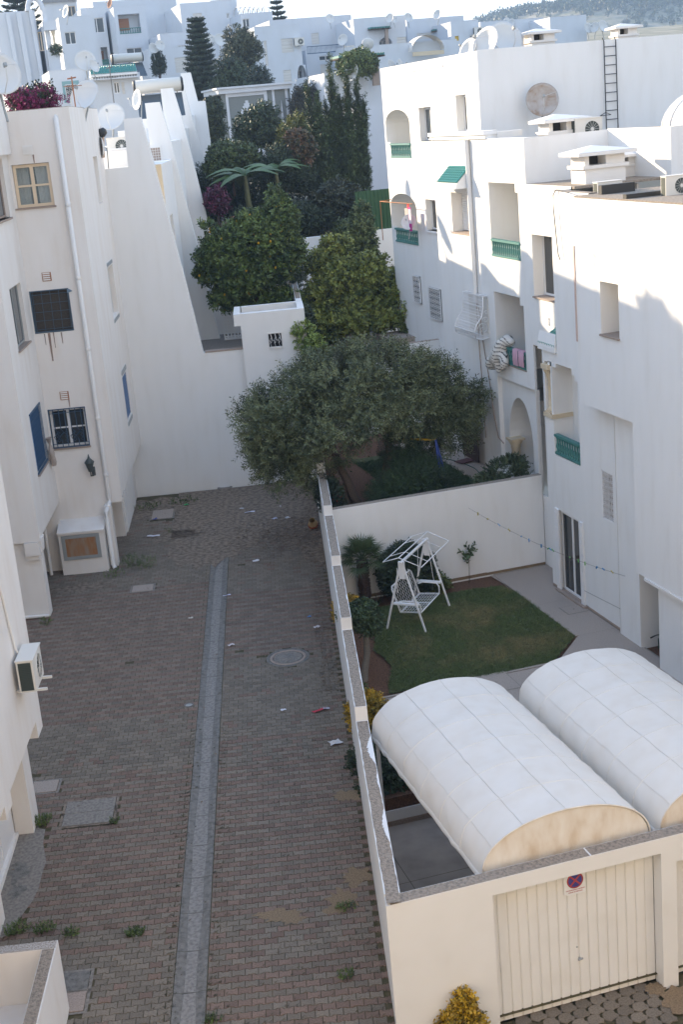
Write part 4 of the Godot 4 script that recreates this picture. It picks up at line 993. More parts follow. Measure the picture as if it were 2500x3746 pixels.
# ---------- left side of the alley ----------
func tile_band(p, f, u0, v0, u1, v1):   # narrow band of patterned wall tiles
	var n = int((u1 - u0) / 0.15)
	for k in n:
		var st = S0(); var a = lerp(u0, u1, k / float(n)); var b = lerp(u0, u1, (k + 1) / float(n))
		box(st, f, a + 0.004, v0, 0.0, b - 0.004, v1, 0.006); var t = part("tile", st, M.trim, p)
		st = S0(); var c = (a + b) / 2; var m = (v0 + v1) / 2; var h = (v1 - v0) * 0.36
		tube(st, [f * Vector3(c - h, m, 0.008), f * Vector3(c, m + h, 0.008), f * Vector3(c + h, m, 0.008), f * Vector3(c, m - h, 0.008), f * Vector3(c - h, m, 0.008)], 0.008, 4)
		part("motif", st, M.grey_metal, t)
func make_left_house():
	var h = thing("corner_house", "tall cream house on the left with downpipe, wall lantern and three windows", "house", al(-5.44, 0.9, 20.8))
	var f = ft(20.8); var g = fs(-5.44); var st = S0()
	wall(st, f, -7.3, 2.78, -5.44, 13.32, [[-7.11, 10.90, -6.14, 12.0, 0.16], [-7.13, 7.64, -6.11, 8.74, 0.12], [-7.12, 4.44, -6.11, 5.54, 0.2]])
	wall(st, f, -7.3, -0.2, -5.84, 2.78)
	wall(st, g, 20.8, 2.98, 27.3, 13.32, [[24.55, 10.66, 25.5, 11.98, 0.16], [24.35, 7.38, 25.85, 8.83, 0.16], [24.5, 4.27, 25.7, 5.58, 0.05]])
	wall(st, fs(-5.775), 23.1, -0.2, 27.3, 2.98); wall(st, ft(23.1), -7.3, -0.2, -5.775, 2.98)
	wall(st, fs(-5.84), 20.8, -0.2, 21.2, 2.78)
	box(st, g, 20.82, 2.9, -0.34, 27.3, 2.975, -0.005); box(st, f, -7.3, 2.76, -1.0, -5.46, 2.82, -0.01)
	quad(st, al(-14, -0.2, 27.3), al(-5.44, -0.2, 27.3), al(-5.44, 13.32, 27.3), al(-14, 13.32, 27.3))
	quad(st, al(-14, -0.2, 27.3), al(-14, 13.32, 27.3), al(-14, 13.32, 20.8), al(-14, -0.2, 20.8))
	part("wall", st, M.cream, h)
	st = S0(); box(st, f, -14, 12.95, -6.4, -5.6, 13.0, -0.2); part("roof", st, M.concrete, h)
	st = S0(); box(st, f, -7.3, 13.0, -0.2, -5.64, 13.318, -0.004); box(st, g, 20.815, 13.0, -0.2, 27.285, 13.318, -0.004)
	box(st, f, -7.28, 13.318, -0.195, -5.45, 13.335, -0.01); box(st, g, 20.99, 13.318, -0.19, 27.28, 13.335, -0.01); part("parapet", st, mat(lin(0.66, 0.62, 0.57), 0.95, ntex(51, 0.05, Color(0.6, 0.58, 0.55), Color(1, 1, 1)), Vector3(0.8, 0.8, 0.8)), h)
	window(h, f, -7.10, 10.91, -6.15, 11.99, 0.12, 2, 2, M.woodframe, M.glass, 0.075, true)
	st = S0(); box(st, f, -7.16, 10.86, -0.15, -6.10, 10.905, 0.035); box(st, f, -7.16, 4.40, -0.2, -6.09, 4.445, 0.035); part("sill", st, M.sill, h)
	# window closed with brown sheeting behind a blue grid
	st = S0(); box(st, f, -7.13, 7.64, -0.11, -6.11, 8.74, -0.09); var sh = part("sheeted_window", st, mat(lin(0.075, 0.062, 0.048), 0.7, ntex(52, 0.03, Color(0.6, 0.6, 0.6), Color(1, 1, 1)), Vector3(1.5, 1.5, 1.5), nnorm(53, 0.03, 6.0), 0.5), h)
	st = S0()
	for k in 5: tube(st, [f * Vector3(-7.08 + k * 0.23, 7.64, 0.0), f * Vector3(-7.06 + k * 0.23, 8.74, 0.0)], 0.008, 4)
	for k in 5: tube(st, [f * Vector3(-7.13, 7.72 + k * 0.23, 0.005), f * Vector3(-6.11, 7.72 + k * 0.23, 0.005)], 0.008, 4)
	box(st, f, -7.14, 7.62, -0.1, -6.10, 7.66, 0.01); box(st, f, -7.14, 8.72, -0.1, -6.10, 8.75, 0.01); box(st, f, -7.14, 7.66, -0.1, -7.11, 8.72, 0.01); box(st, f, -6.13, 7.66, -0.1, -6.10, 8.72, 0.01)
	part("grid", st, mat(lin(0.06, 0.10, 0.14), 0.6), sh)
	st = S0(); prism(st, f, PackedVector2Array([Vector2(-6.14, 8.62), Vector2(-6.0, 8.66), Vector2(-6.06, 8.71), Vector2(-6.13, 8.74)]), 0.0, 0.03); part("rag", st, mat(lin(0.15, 0.22, 0.3), 0.9), sh)
	# barred window
	window(h, f, -7.10, 4.46, -6.13, 5.52, 0.18, 2, 2, M.iron_white, M.glass, 0.06)
	st = S0()
	box(st, f, -7.12, 4.45, -0.015, -6.11, 4.475, 0.015); box(st, f, -7.12, 5.51, -0.015, -6.11, 5.535, 0.015); box(st, f, -7.12, 4.45, -0.015, -7.095, 5.53, 0.015); box(st, f, -6.135, 4.45, -0.015, -6.11, 5.53, 0.015)
	tube(st, [f * Vector3(-7.1, 4.56, 0), f * Vector3(-6.13, 4.56, 0)], 0.008, 4); tube(st, [f * Vector3(-7.1, 5.42, 0), f * Vector3(-6.13, 5.42, 0)], 0.008, 4)
	var gr = part("window_bars", st, M.blue_iron, h)
	for k in 6:
		st = S0(); var u = -6.99 + k * 0.15
		if k % 3 == 2: tube(st, [f * Vector3(u, 4.46, 0), f * Vector3(u, 4.62, 0), f * Vector3(u, 5.52, 0)], 0.012, 4)
		else: tube(st, [f * Vector3(u, 5.52, 0), f * Vector3(u, 4.98, 0), f * Vector3(u + 0.07, 4.88, 0), f * Vector3(u - 0.06, 4.76, 0), f * Vector3(u, 4.66, 0), f * Vector3(u, 4.46, 0)], 0.012, 4)
		part("bar", st, M.blue_iron, gr)
	for i in 4:
		for j in 3:
			st = S0(); var c = Vector2(-6.92 + i * 0.215, 4.66 + j * 0.105); var r = 0.045
			tube(st, [f * Vector3(c.x - r, c.y, 0), f * Vector3(c.x, c.y + r, 0), f * Vector3(c.x + r, c.y, 0), f * Vector3(c.x, c.y - r, 0)], 0.010, 4, true); part("lozenge", st, M.blue_iron, gr)
	# little louvred vents with rust running from them
	for q in [[-6.76, 12.22, 0.26, 0.24], [-6.74, 8.98, 0.24, 0.23], [-6.73, 5.77, 0.24, 0.23]]:
		st = S0(); box(st, f, q[0], q[1], 0.0, q[0] + q[2], q[1] + q[3], 0.012); var v = part("wall_vent", st, M.garage if q[1] > 8.0 and q[1] > 12 else M.rust_iron, h)
		for k in 4:
			st = S0(); box(st, f, q[0] + 0.02, q[1] + 0.02 + k * 0.055, 0.012, q[0] + q[2] - 0.03, q[1] + 0.055 + k * 0.055, 0.024); part("slat", st, M.garage, v)
	var rs = mat(Color(0.55, 0.36, 0.2, 0.34), 1.0); rs.transparency = BaseMaterial3D.TRANSPARENCY_ALPHA
	st = S0()
	for q in [[-6.51, 12.01, 0.045, 0.21], [-6.51, 5.55, 0.04, 0.22], [-6.78, 6.85, 0.07, 0.76], [-6.66, 7.2, 0.03, 0.42], [-6.9, 7.3, 0.03, 0.3], [-6.45, 7.3, 0.04, 0.3]]:
		prism(st, f, PackedVector2Array([Vector2(q[0] - q[2] * 0.25, q[1]), Vector2(q[0] + q[2] * 0.25, q[1]), Vector2(q[0] + q[2] * 0.5, q[1] + q[3]), Vector2(q[0] - q[2] * 0.5, q[1] + q[3])]), 0.0015, 0.002)
	part("rust_stain", st, rs, h)
	# downpipe that steps round the meter box
	st = S0()
	var pu = -5.79
	tube(st, [f * Vector3(pu, 13.1, 0.0), f * Vector3(pu, 13.08, 0.08), f * Vector3(pu, 2.95, 0.08), f * Vector3(pu, 2.8, 0.1), f * Vector3(pu - 0.09, 2.62, 0.38), f * Vector3(pu - 0.09, 2.45, 0.45), f * Vector3(pu - 0.09, 1.12, 0.45), f * Vector3(pu - 0.04, 1.02, 0.50)], 0.062, 12)
	part("downpipe", st, M.pipe, h)
	st = S0(); box(st, f, -5.93, -0.2, 0.0, -5.75, 2.76, 0.30); part("pipe_pier", st, M.cream, h)
	st = S0(); for y in [10.9, 9.0, 7.1, 5.2, 3.6]: lathe(st, f * Vector3(pu, y, 0.08), [[0.066, -0.05], [0.072, -0.04], [0.072, 0.04], [0.066, 0.05]], 12)
	part("pipe_collar", st, M.pipe, h)
	# meter box with a rusty hatch
	st = S0(); box(st, f, -7.24, -0.2, 0.0, -5.98, 2.17, 0.65)
	prism(st, f * Transform3D(Basis(Vector3(0, 0, 1), Vector3(0, 1, 0), Vector3(-1, 0, 0)), Vector3(-7.26, 0, 0)), PackedVector2Array([Vector2(0.0, 2.172), Vector2(0.69, 2.172), Vector2(0.69, 2.225), Vector2(0.0, 2.42)]), -1.3, 0.0)
	var mb = part("meter_box", st, M.cream, h)
	st = S0(); var bt = f * Transform3D(Basis.IDENTITY, Vector3(0, 0, 0.65))
	box(st, bt, -7.16, 1.43, 0.0, -6.12, 1.52, 0.03); box(st, bt, -7.16, 2.04, 0.0, -6.12, 2.13, 0.03); box(st, bt, -7.16, 1.52, 0.0, -7.06, 2.04, 0.03); box(st, bt, -6.22, 1.52, 0.0, -6.12, 2.04, 0.03); part("hatch_frame", st, M.grey_metal, mb)
	st = S0(); box(st, bt, -7.06, 1.52, 0.0, -6.22, 2.04, 0.012); part("hatch", st, M.rust, mb)
	# alley face: tiled window surrounds, blue shutter, cracked doors under the overhang
	for q in [[24.35, 25.85, 8.84, 9.0], [24.35, 25.85, 7.2, 7.37], [24.4, 25.8, 5.6, 5.82], [24.4, 25.8, 4.06, 4.26]]: tile_band(h, g, q[0], q[2], q[1], q[3])
	shutter(h, g, 24.5, 4.28, 25.7, 5.57, 0.03, M.blue_shutter, 0.09)
	st = S0(); box(st, g, 24.35, 7.38, -0.16, 25.85, 8.83, -0.14); box(st, g, 24.55, 10.66, -0.16, 25.5, 11.98, -0.14); part("blind", st, M.shutter, h)
	for k in 4:
		st = S0(); box(st, fs(-5.775), 23.5 + k * 0.72, 0.9, 0.0, 24.17 + k * 0.72, 2.75, 0.03); part("door_panel", st, M.trim, h)
	var la = thing("wall_lantern", "black iron wall lantern beside the downpipe of the corner house", "lantern", f * Vector3(-6.12, 3.64, 0.0))
	var lo = f * Vector3(-6.17, 3.76, 0.22)
	st = S0(); tube(st, [f * Vector3(-6.12, 3.64, 0.02), f * Vector3(-6.12, 3.62, 0.10), lo + Vector3(0, -0.12, 0), lo + Vector3(0, 0.02, 0)], 0.022, 6); lathe(st, f * Vector3(-6.12, 3.72, 0.0), [[0.0, -0.13], [0.055, -0.12], [0.055, 0.12], [0.0, 0.13]], 10); part("bracket", st, M.lamp_iron, la)
	st = S0(); lathe(st, lo, [[0.05, 0.0], [0.055, 0.03], [0.12, 0.24], [0.125, 0.26]], 6); part("cage", st, M.lamp_iron, la)
	st = S0(); lathe(st, lo, [[0.135, 0.25], [0.13, 0.28], [0.06, 0.36], [0.03, 0.39], [0.03, 0.42], [0.012, 0.44], [0.02, 0.46], [0.0, 0.50]], 8); part("hood", st, M.lamp_iron, la)
	# block stepping forward to the left of it
	var b = thing("side_house", "cream block left of the corner house with blue and green side windows", "house", al(-7.2, 0.9, 17.15))
	var fb = ft(17.15); var gb = fs(-7.18); st = S0()
	wall(st, fb, -12.0, -0.2, -7.18, 14.9)
	wall(st, gb, 17.15, 2.96, 20.8, 14.9, [[18.4, 4.36, 20.0, 5.9, 0.06], [18.36, 7.56, 19.98, 9.1, 0.18], [18.36, 10.75, 19.98, 12.2, 0.18]])
	wall(st, gb, 17.15, -0.2, 17.55, 2.96)
	wall(st, ft(20.6), -9, -0.2, -7.2, 2.96)
	box(st, fb, -9, 2.9, -3.6, -7.2, 2.958, -0.3)
	box(st, fb, -9, -0.2, -0.5, -7.2, 2.9, -0.4)
	box(st, ft(16.95), -12, 12.28, -3.8, -7.05, 14.92, 0.0)
	part("wall", st, M.cream, b)
	st = S0(); prism(st, fb, PackedVector2Array([Vector2(-12, 2.96), Vector2(-7.12, 2.96), Vector2(-7.12, 12.27), Vector2(-12, 12.27)]), 0.002, 0.14); part("pilaster", st, M.cream, b)
	st = S0(); box(st, fb, -7.52, 2.62, 0.002, -7.16, 2.95, 0.2); box(st, fb, -7.52, 2.48, 0.002, -7.20, 2.62, 0.12); prism(st, gb, PackedVector2Array([Vector2(17.15, 2.64), Vector2(17.5, 2.64), Vector2(17.7, 2.955), Vector2(17.15, 2.955)]), 0.0, 0.05); part("bracket", st, M.cream, b)
	shutter(b, gb, 18.4, 4.37, 20.0, 5.89, 0.04, M.blue_shutter, 0.1)
	st = S0()
	box(st, gb, 18.38, 4.34, 0.0, 20.02, 4.38, 0.03); box(st, gb, 18.38, 5.88, 0.0, 20.02, 5.92, 0.03)
	for k in 11: tube(st, [gb * Vector3(18.45 + k * 0.15, 4.36, 0.03), gb * Vector3(18.45 + k * 0.15, 5.9, 0.03)], 0.009, 4)
	tube(st, [gb * Vector3(18.4, 4.6, 0.03), gb * Vector3(20.0, 4.6, 0.03)], 0.009, 4); tube(st, [gb * Vector3(18.4, 5.7, 0.03), gb * Vector3(20.0, 5.7, 0.03)], 0.009, 4)
	part("window_bars", st, M.blue_iron, b)
	window(b, gb, 18.4, 7.58, 19.96, 9.08, 0.15, 2, 1, M.grey_metal, M.glass_far); window(b, gb, 18.4, 10.77, 19.96, 12.18, 0.15, 2, 1, M.sill, M.glass_far)
	st = S0(); box(st, gb, 18.3, 7.52, -0.15, 20.05, 7.565, 0.05); box(st, gb, 18.34, 4.30, 0.0, 20.05, 4.335, 0.06); box(st, gb, 18.3, 10.7, -0.15, 20.05, 10.75, 0.05); part("sill", st, M.sill, b)
	st = S0(); tube(st, [al(-7.6, 1.0, 20.3), al(-7.6, 2.95, 20.3)], 0.05, 8); part("drain_pipe", st, M.pipe, b)
	st = S0(); tube(st, [al(-8.4, 0.99, 17.08), al(-7.2, 0.96, 17.08)], 0.045, 8); part("foot_pipe", st, M.pipe, b)
	var dp = thing("door_cloth", "grey beige rag knotted to the corner of the blue side window", "cloth", al(-7.1, 4.1, 20.3))
	st = S0(); st.set_smooth_group(0)
	var col = []
	for k in 10:
		var y = 4.92 - k * 0.092; var wd = [0.14, 0.10, 0.05, 0.09, 0.13, 0.14, 0.12, 0.14, 0.15, 0.1][k]; var cx = 20.08 + 0.03 * k
		var ring = []
		for e in 9: var an = TAU * e / 9; ring.append(fs(-7.18) * Vector3(cx + wd * cos(an) * (1 + 0.25 * sin(an * 3 + k)), y, 0.10 + wd * 0.55 * sin(an)))
		col.append(ring)
	for k in 9:
		for e in 9: quad(st, col[k + 1][e], col[k + 1][(e + 1) % 9], col[k][(e + 1) % 9], col[k][e])
	part("cloth", st, mat(lin(0.42, 0.36, 0.32), 0.95), dp)
	# nearest block with the air conditioner
	var c = thing("near_left_house", "nearest cream wall at the left picture edge overhanging white garage doors", "house", al(-5.5, 0.6, 5))
	var gc = fs(-5.5); st = S0()
	wall(st, gc, -4.0, 2.95, 6.5, 13.0)
	quad(st, al(-12, -0.2, 6.5), al(-5.5, 2.95, 6.5), al(-5.5, 13, 6.5), al(-12, 13, 6.5))
	quad(st, al(-12, 2.95, -4), al(-5.5, 2.95, -4), al(-5.5, 13, -4), al(-12, 13, -4))
	quad(st, al(-5.5, 2.95, -4), al(-5.5, 2.95, 6.5), al(-12, 2.95, 6.5), al(-12, 2.95, -4))
	quad(st, al(-5.5, 13, -4), al(-5.5, 13, 6.5), al(-12, 13, 6.5), al(-12, 13, -4))
	box(st, gc, 6.02, 2.64, -0.34, 6.5, 2.948, -0.001); box(st, gc, 3.0, 2.72, -0.34, 3.5, 2.948, -0.001)
	part("wall", st, M.cream, c)
	st = S0(); box(st, fs(-6.28), 6.45, -0.2, 0.0, 7.0, 2.94, 0.33); box(st, fs(-6.28), 3.3, -0.2, 0.0, 3.85, 2.94, 0.26); box(st, fs(-6.28), -4, -0.2, -0.3, 7.0, 2.94, -0.05); part("pillar", st, M.cream, c)
	for q in [[3.95, 5.2], [5.2, 6.43]]:
		st = S0(); box(st, fs(-6.28), q[0], 0.62, -0.04, q[1] - 0.02, 2.9, 0.0); var dr = part("garage_door", st, M.iron_white, c)
		for k in 2:
			st = S0(); box(st, fs(-6.28), q[0] + 0.12, 0.75 + k * 1.05, 0.0, q[1] - 0.14, 1.65 + k * 1.05, 0.015); part("panel", st, M.iron_white, dr)
	st = S0(); box(st, fs(-6.28), 3.86, 0.3, 0.0, 6.44, 0.66, 0.06); part("threshold", st, M.garage, c)
	var ap = struct("door_apron")
	st = S0(); patch(st, -6.1, 5.05, 0.50, 1.75, 0.006, 3, 0.12); part("concrete", st, M.slab, ap)
	st = S0(); patch(st, -6.02, 5.2, 0.16, 0.3, 0.010, 4, 0.4); patch(st, -5.95, 4.6, 0.12, 0.2, 0.010, 6, 0.4); part("oil_stain", st, M.cement, ap)
	put_ac(al(-5.42, 3.98, 5.25), -TH * 180 / PI + 90, "air conditioner on brackets on the nearest left wall above the alley")
	var cbl = thing("wall_conduit", "white cable conduit curving down the left wall to the air conditioner", "conduit", al(-5.5, 4.5, 5.2))
	st = S0(); tube(st, [gc * Vector3(4.7, 7.2, 0.02), gc * Vector3(4.95, 5.75, 0.02), gc * Vector3(5.03, 5.55, 0.02), gc * Vector3(5.07, 5.2, 0.03), gc * Vector3(5.25, 4.62, 0.03), gc * Vector3(5.3, 4.48, 0.06)], 0.022, 6); part("conduit", st, M.pipe, cbl)
	# low planter wall in the corner of the picture
	var pl = thing("planter_wall", "low cream wall corner with worn concrete top at the bottom left", "wall", al(-4.7, 0.4, 1.0))
	st = S0(); var gp = fs(-4.66)
	box(st, gp, -7.0, -0.4, -0.2, 1.18, 1.596, 0.0); box(st, gp, 1.18, -0.4, -5.0, 1.38, 1.596, 0.0); box(st, gp, -7, -0.4, -5.0, 1.18, 0.75, -0.2)
	part("wall", st, M.cream, pl)
	st = S0(); box(st, gp, -7.0, 1.596, -0.19, 1.17, 1.604, -0.02); part("coping", st, M.concrete, pl)
	st = S0(); box(st, gp, 1.19, 1.596, -5.0, 1.37, 1.604, -0.01); part("coping", st, mat(lin(0.62, 0.59, 0.56), 0.95, ntex(54, 0.06, Color(0.55, 0.5, 0.45), Color(1, 1, 1), 6), Vector3(1, 1, 1)), pl)
	# row of terraced party walls climbing behind
	var row = thing("terrace_end_wall", "huge white end wall of the terrace row with one slanting edge", "wall", al(-3, 1, 27.2))
	st = S0()
	prism(st, ft(27.2), PackedVector2Array([Vector2(-5.9, 0.0), Vector2(0.0, 0.0), Vector2(0.0, 5.66), Vector2(-3.1, 5.66), Vector2(-3.42, 8.1), Vector2(-3.74, 10.2), Vector2(-3.94, 11.6), Vector2(-4.16, 12.97), Vector2(-4.69, 12.97), Vector2(-4.73, 11.56), Vector2(-5.9, 11.56)]), -0.3, 0.0)
	part("wall", st, M.white, row)
	st = S0(); box(st, ft(27.2), -3.05, 5.66, -0.3, -1.8, 5.70, 0.02); part("coping", st, M.sill, row)
	var fins = [[33.0, [[-5.5, 2], [-2.3, 2], [-2.9, 6.0], [-3.1, 7.8], [-3.45, 10.2], [-3.70, 12.1], [-3.94, 13.48], [-4.44, 13.48], [-4.44, 12.0], [-5.5, 12.0]], "second"], [40.0, [[-5.4, 3], [-2.6, 3], [-3.0, 8.6], [-3.3, 10.8], [-3.6, 12.9], [-3.83, 14.1], [-4.31, 14.1], [-4.31, 12.6], [-5.4, 12.6]], "third"], [47.0, [[-5.2, 4], [-2.4, 4], [-2.85, 8.6], [-3.2, 11.0], [-3.52, 12.9], [-3.78, 14.6], [-4.21, 14.6], [-4.21, 13.0], [-5.2, 13.0]], "fourth"], [55.0, [[-5.2, 5], [-2.2, 5], [-2.6, 8], [-3.01, 10.1], [-3.12, 12.0], [-3.15, 13.79], [-3.52, 13.79], [-3.72, 15.18], [-4.22, 15.18], [-4.22, 13.6], [-5.2, 13.6]], "farthest"]]
	var t0 = 27.2
	for q in fins:
		var o = thing("terraced_house", q[2] + " white terraced house up the alley with a slanting party wall fin", "house", al(-4, 2, q[0]), "terraced houses climbing behind the end wall")
		st = S0(); var poly = PackedVector2Array(); for w in q[1]: poly.append(Vector2(w[0], w[1]))
		prism(st, ft(q[0]), poly, -0.35, 0.0); part("party_wall", st, M.white, o)
		st = S0(); var top = q[1][-1][1] - 0.45
		wall(st, fs(-3.75 + 0.0 * t0), t0 + 0.31, 1.0, q[0], top, [[t0 + 1.6, 8.4, t0 + 3.0, 9.9, 0.2]])
		quad(st, al(-12, top, t0 + 0.31), al(-3.75, top, t0 + 0.31), al(-3.75, top, q[0]), al(-12, top, q[0]))
		part("wall", st, M.white, o)
		window(o, fs(-3.75), t0 + 1.65, 8.42, t0 + 2.95, 9.88, 0.18, 2, 1, M.iron_white, M.glass_far)
		st = S0(); box(st, ft(t0 + 0.31), -5.6, top, -4.5, -4.6, top + 0.5, -0.8); part("roof_box", st, M.white, o)
		t0 = q[0] + 0.04
	# caged machinery openings and roof gear just behind the end wall
	for q in [[28.6, -5.30, -4.85, 11.55, 12.06, "grey barred roof opening left of the first white fin"], [33.9 - 0.95, -4.52, -4.1, 11.45, 11.99, "grey barred roof opening between the first and second fins"]]:
		var o = thing("barred_opening", q[5], "grille", ft(q[0]) * Vector3(q[1], q[3], 0.05), "barred openings on the terrace roofs")
		var F = ft(q[0] if q[0] < 30 else 32.9)
		st = S0(); box(st, F, q[1] - 0.16, q[3] - 0.03, -0.3, q[2] + 0.03, q[4] + 0.06, 0.03); part("surround", st, M.white, o)
		st = S0(); box(st, F, q[1], q[3] + 0.02, 0.03, q[2], q[4], 0.036); part("opening", st, M.sill, o)
		st = S0()
		for k in 6: box(st, F, lerp(q[1], q[2], k / 5.0) - 0.006, q[3] + 0.02, 0.036, lerp(q[1], q[2], k / 5.0) + 0.006, q[4], 0.05)
		for k in 7: box(st, F, q[1], lerp(q[3] + 0.02, q[4], k / 6.0) - 0.006, 0.036, q[2], lerp(q[3] + 0.02, q[4], k / 6.0) + 0.006, 0.048)
		part("bars", st, M.garage, o)
	put_dish(al(-5.62, 13.1, 33.0), -25, 28, 1.0, "large white dish with cables behind the first white fin")
	put_dish(al(-5.05, 13.72, 38.0), -74, 10, 0.75, "white dish turned edge on between the fins and the solar tank")
	put_dish(al(-5.36, 12.2, 26.8), -88, 4, 0.62, "bright white dish seen edge on at the corner house roof")
	put_dish(al(-6.60, 14.1, 18.0), 18, 20, 1.05, "large pale dish at the left picture edge above the side house")
	put_dish(al(-5.36, 13.62, 24.2), -42, 32, 0.92, "tilted white dish on the corner house roof beside the bougainvillea")
	put_ac(al(-5.2, 11.9, 30.2), -TH * 180 / PI + 0, "air conditioner half hidden on the terrace roof behind the first fin")
	var cap = thing("roof_fitting", "dark rounded cap on a tan post at the corner house roof edge", "roof fitting", al(-5.38, 12.1, 27.0))
	st = S0(); tube(st, [al(-5.42, 11.9, 27.0), al(-5.36, 12.5, 27.0)], 0.05, 8); part("post", st, mat(lin(0.45, 0.33, 0.26), 0.8), cap)
	st = S0(); lathe(st, al(-5.36, 12.62, 27.0), [[0.0, -0.14], [0.12, -0.10], [0.16, 0.0], [0.13, 0.10], [0.0, 0.15]], 12, Basis(Vector3(0, 0, 1), 0.6)); part("cap", st, M.black, cap)
	for q in [[al(-5.58, 13.0, 23.3), 1.15, M.orange, "tan aerial pole wrapped with cloth on the corner house roof"], [al(-5.78, 13.0, 36.0), 1.95, M.wire, "thin dark television aerial in front of the green tiled parapet"]]:
		var an = thing("aerial", q[3], "aerial", q[0])
		st = S0(); tube(st, [q[0], q[0] + Vector3(0, q[1], 0)], 0.02, 6); part("pole", st, q[2], an)
		st = S0(); tube(st, [q[0] + Vector3(-0.25, q[1] * 0.78, 0), q[0] + Vector3(0.25, q[1] * 0.78, 0)], 0.01, 4); tube(st, [q[0] + Vector3(-0.12, q[1] * 0.95, 0), q[0] + Vector3(0.12, q[1] * 0.97, 0)], 0.02, 4); part("crossbar", st, q[2], an)
	solar_tank(al(-4.65, 14.35, 44.0), 2.1, "solar water tank on a stand above the white party walls", -8)
	# garden shed at the head of the alley
	var sd = thing("garden_shed", "small white flat roofed shed with a patterned window above the olive tree", "shed", al(-0.9, 5, 27.0))
	var fh = ft(27.0); st = S0()
	wall(st, fh, -1.79, 0.0, 0.215, 6.43, [[-0.99, 5.67, -0.57, 6.09, 0.1]]); wall(st, fh, -2.03, 6.43, 0.215, 6.8)
	wall(st, fs(0.215), 26.99, 0.0, 29.0, 6.8)
	box(st, fh, -2.03, 6.43, -0.4, -1.79, 6.798, -0.002); box(st, fh, -2.03, 6.43, -1.95, -1.83, 6.798, -0.4)
	box(st, fh, -1.83, 4.0, -1.95, -1.79, 6.43, -0.002)
	box(st, fh, -1.79, 6.5, -1.9, 0.2, 6.55, -0.01); box(st, fh, -1.8, 6.5, -1.95, 0.0, 6.798, -1.75); box(st, fh, -1.8, 6.55, -0.33, 0.0, 6.798, -0.002); box(st, fh, 0.0, 6.55, -1.95, 0.213, 6.798, -0.002)
	part("wall", st, M.white, sd)
	st = S0(); box(st, fh, -1.83, 6.55, -1.75, 0.0, 6.56, -0.33); part("roof", st, M.slab, sd)
	st = S0(); box(st, fh, -1.02, 5.62, 0.0, -0.55, 5.66, 0.03); box(st, fh, -1.02, 6.10, 0.0, -0.55, 6.13, 0.03); box(st, fh, -1.02, 5.66, 0.0, -0.99, 6.10, 0.03); box(st, fh, -0.58, 5.66, 0.0, -0.55, 6.10, 0.03)
	var wn = part("window", st, M.garage, sd)
	st = S0(); box(st, fh, -0.99, 5.66, -0.1, -0.58, 6.1, -0.09); part("pane", st, M.dark, wn)
	for u in [-0.92, -0.785, -0.65]:
		st = S0(); tube(st, [fh * Vector3(u, 5.67, 0.0), fh * Vector3(u - 0.03, 5.8, 0.0), fh * Vector3(u + 0.03, 5.95, 0.0), fh * Vector3(u, 6.1, 0.0)], 0.014, 5); tube(st, [fh * Vector3(u, 5.8, 0.0), fh * Vector3(u + 0.05, 5.88, 0.0), fh * Vector3(u, 5.96, 0.0), fh * Vector3(u - 0.05, 5.88, 0.0)], 0.012, 4, true); part("bar", st, M.iron_white, wn)
	var gw = thing("upper_garden_wall", "white garden wall with bare coping running back from the shed", "wall", al(0.1, 5, 33))
	st = S0(); box(st, fs(0.0), 29.0, 0.0, 0.0, 38.0, 6.8, 0.2); part("wall", st, M.white, gw)
	st = S0(); box(st, fs(0.0), 29.6, 6.802, 0.02, 38.0, 6.815, 0.18); part("coping", st, M.concrete, gw)
	var lt = thing("lattice_screen", "white lattice screen standing in the courtyard under the lemon tree", "screen", al(-1.5, 5.2, 32.5))
	st = S0(); box(st, ft(32.5), -2.6, 5.2, -0.03, -0.3, 5.28, 0.03); box(st, ft(32.5), -2.6, 6.9, -0.03, -0.3, 6.98, 0.03)
	for k in 20: box(st, ft(32.5), -2.6 + k * 0.12, 5.28, -0.012, -2.56 + k * 0.12, 6.9, 0.0)
	for k in 14: box(st, ft(32.5), -2.6, 5.3 + k * 0.12, 0.002, -0.3, 5.34 + k * 0.12, 0.014)
	part("lattice", st, M.iron_white, lt)
	var cw = thing("courtyard_wall", "pale wall closing the courtyard behind the lemon tree", "wall", al(-1.5, 5, 34.0))
	st = S0(); wall(st, ft(34.0), -3.2, 3.0, 0.0, 8.0, [[-1.5, 6.3, -0.4, 7.5, 0.1]]); part("wall", st, M.white, cw)
	st = S0(); box(st, ft(34.0), -1.5, 6.3, -0.1, -0.4, 7.5, -0.08); part("door", st, M.iron_white, cw)
	grille(cw, ft(34.0), -1.45, 6.4, -0.45, 7.4, 0.0, 4, 4, M.black)
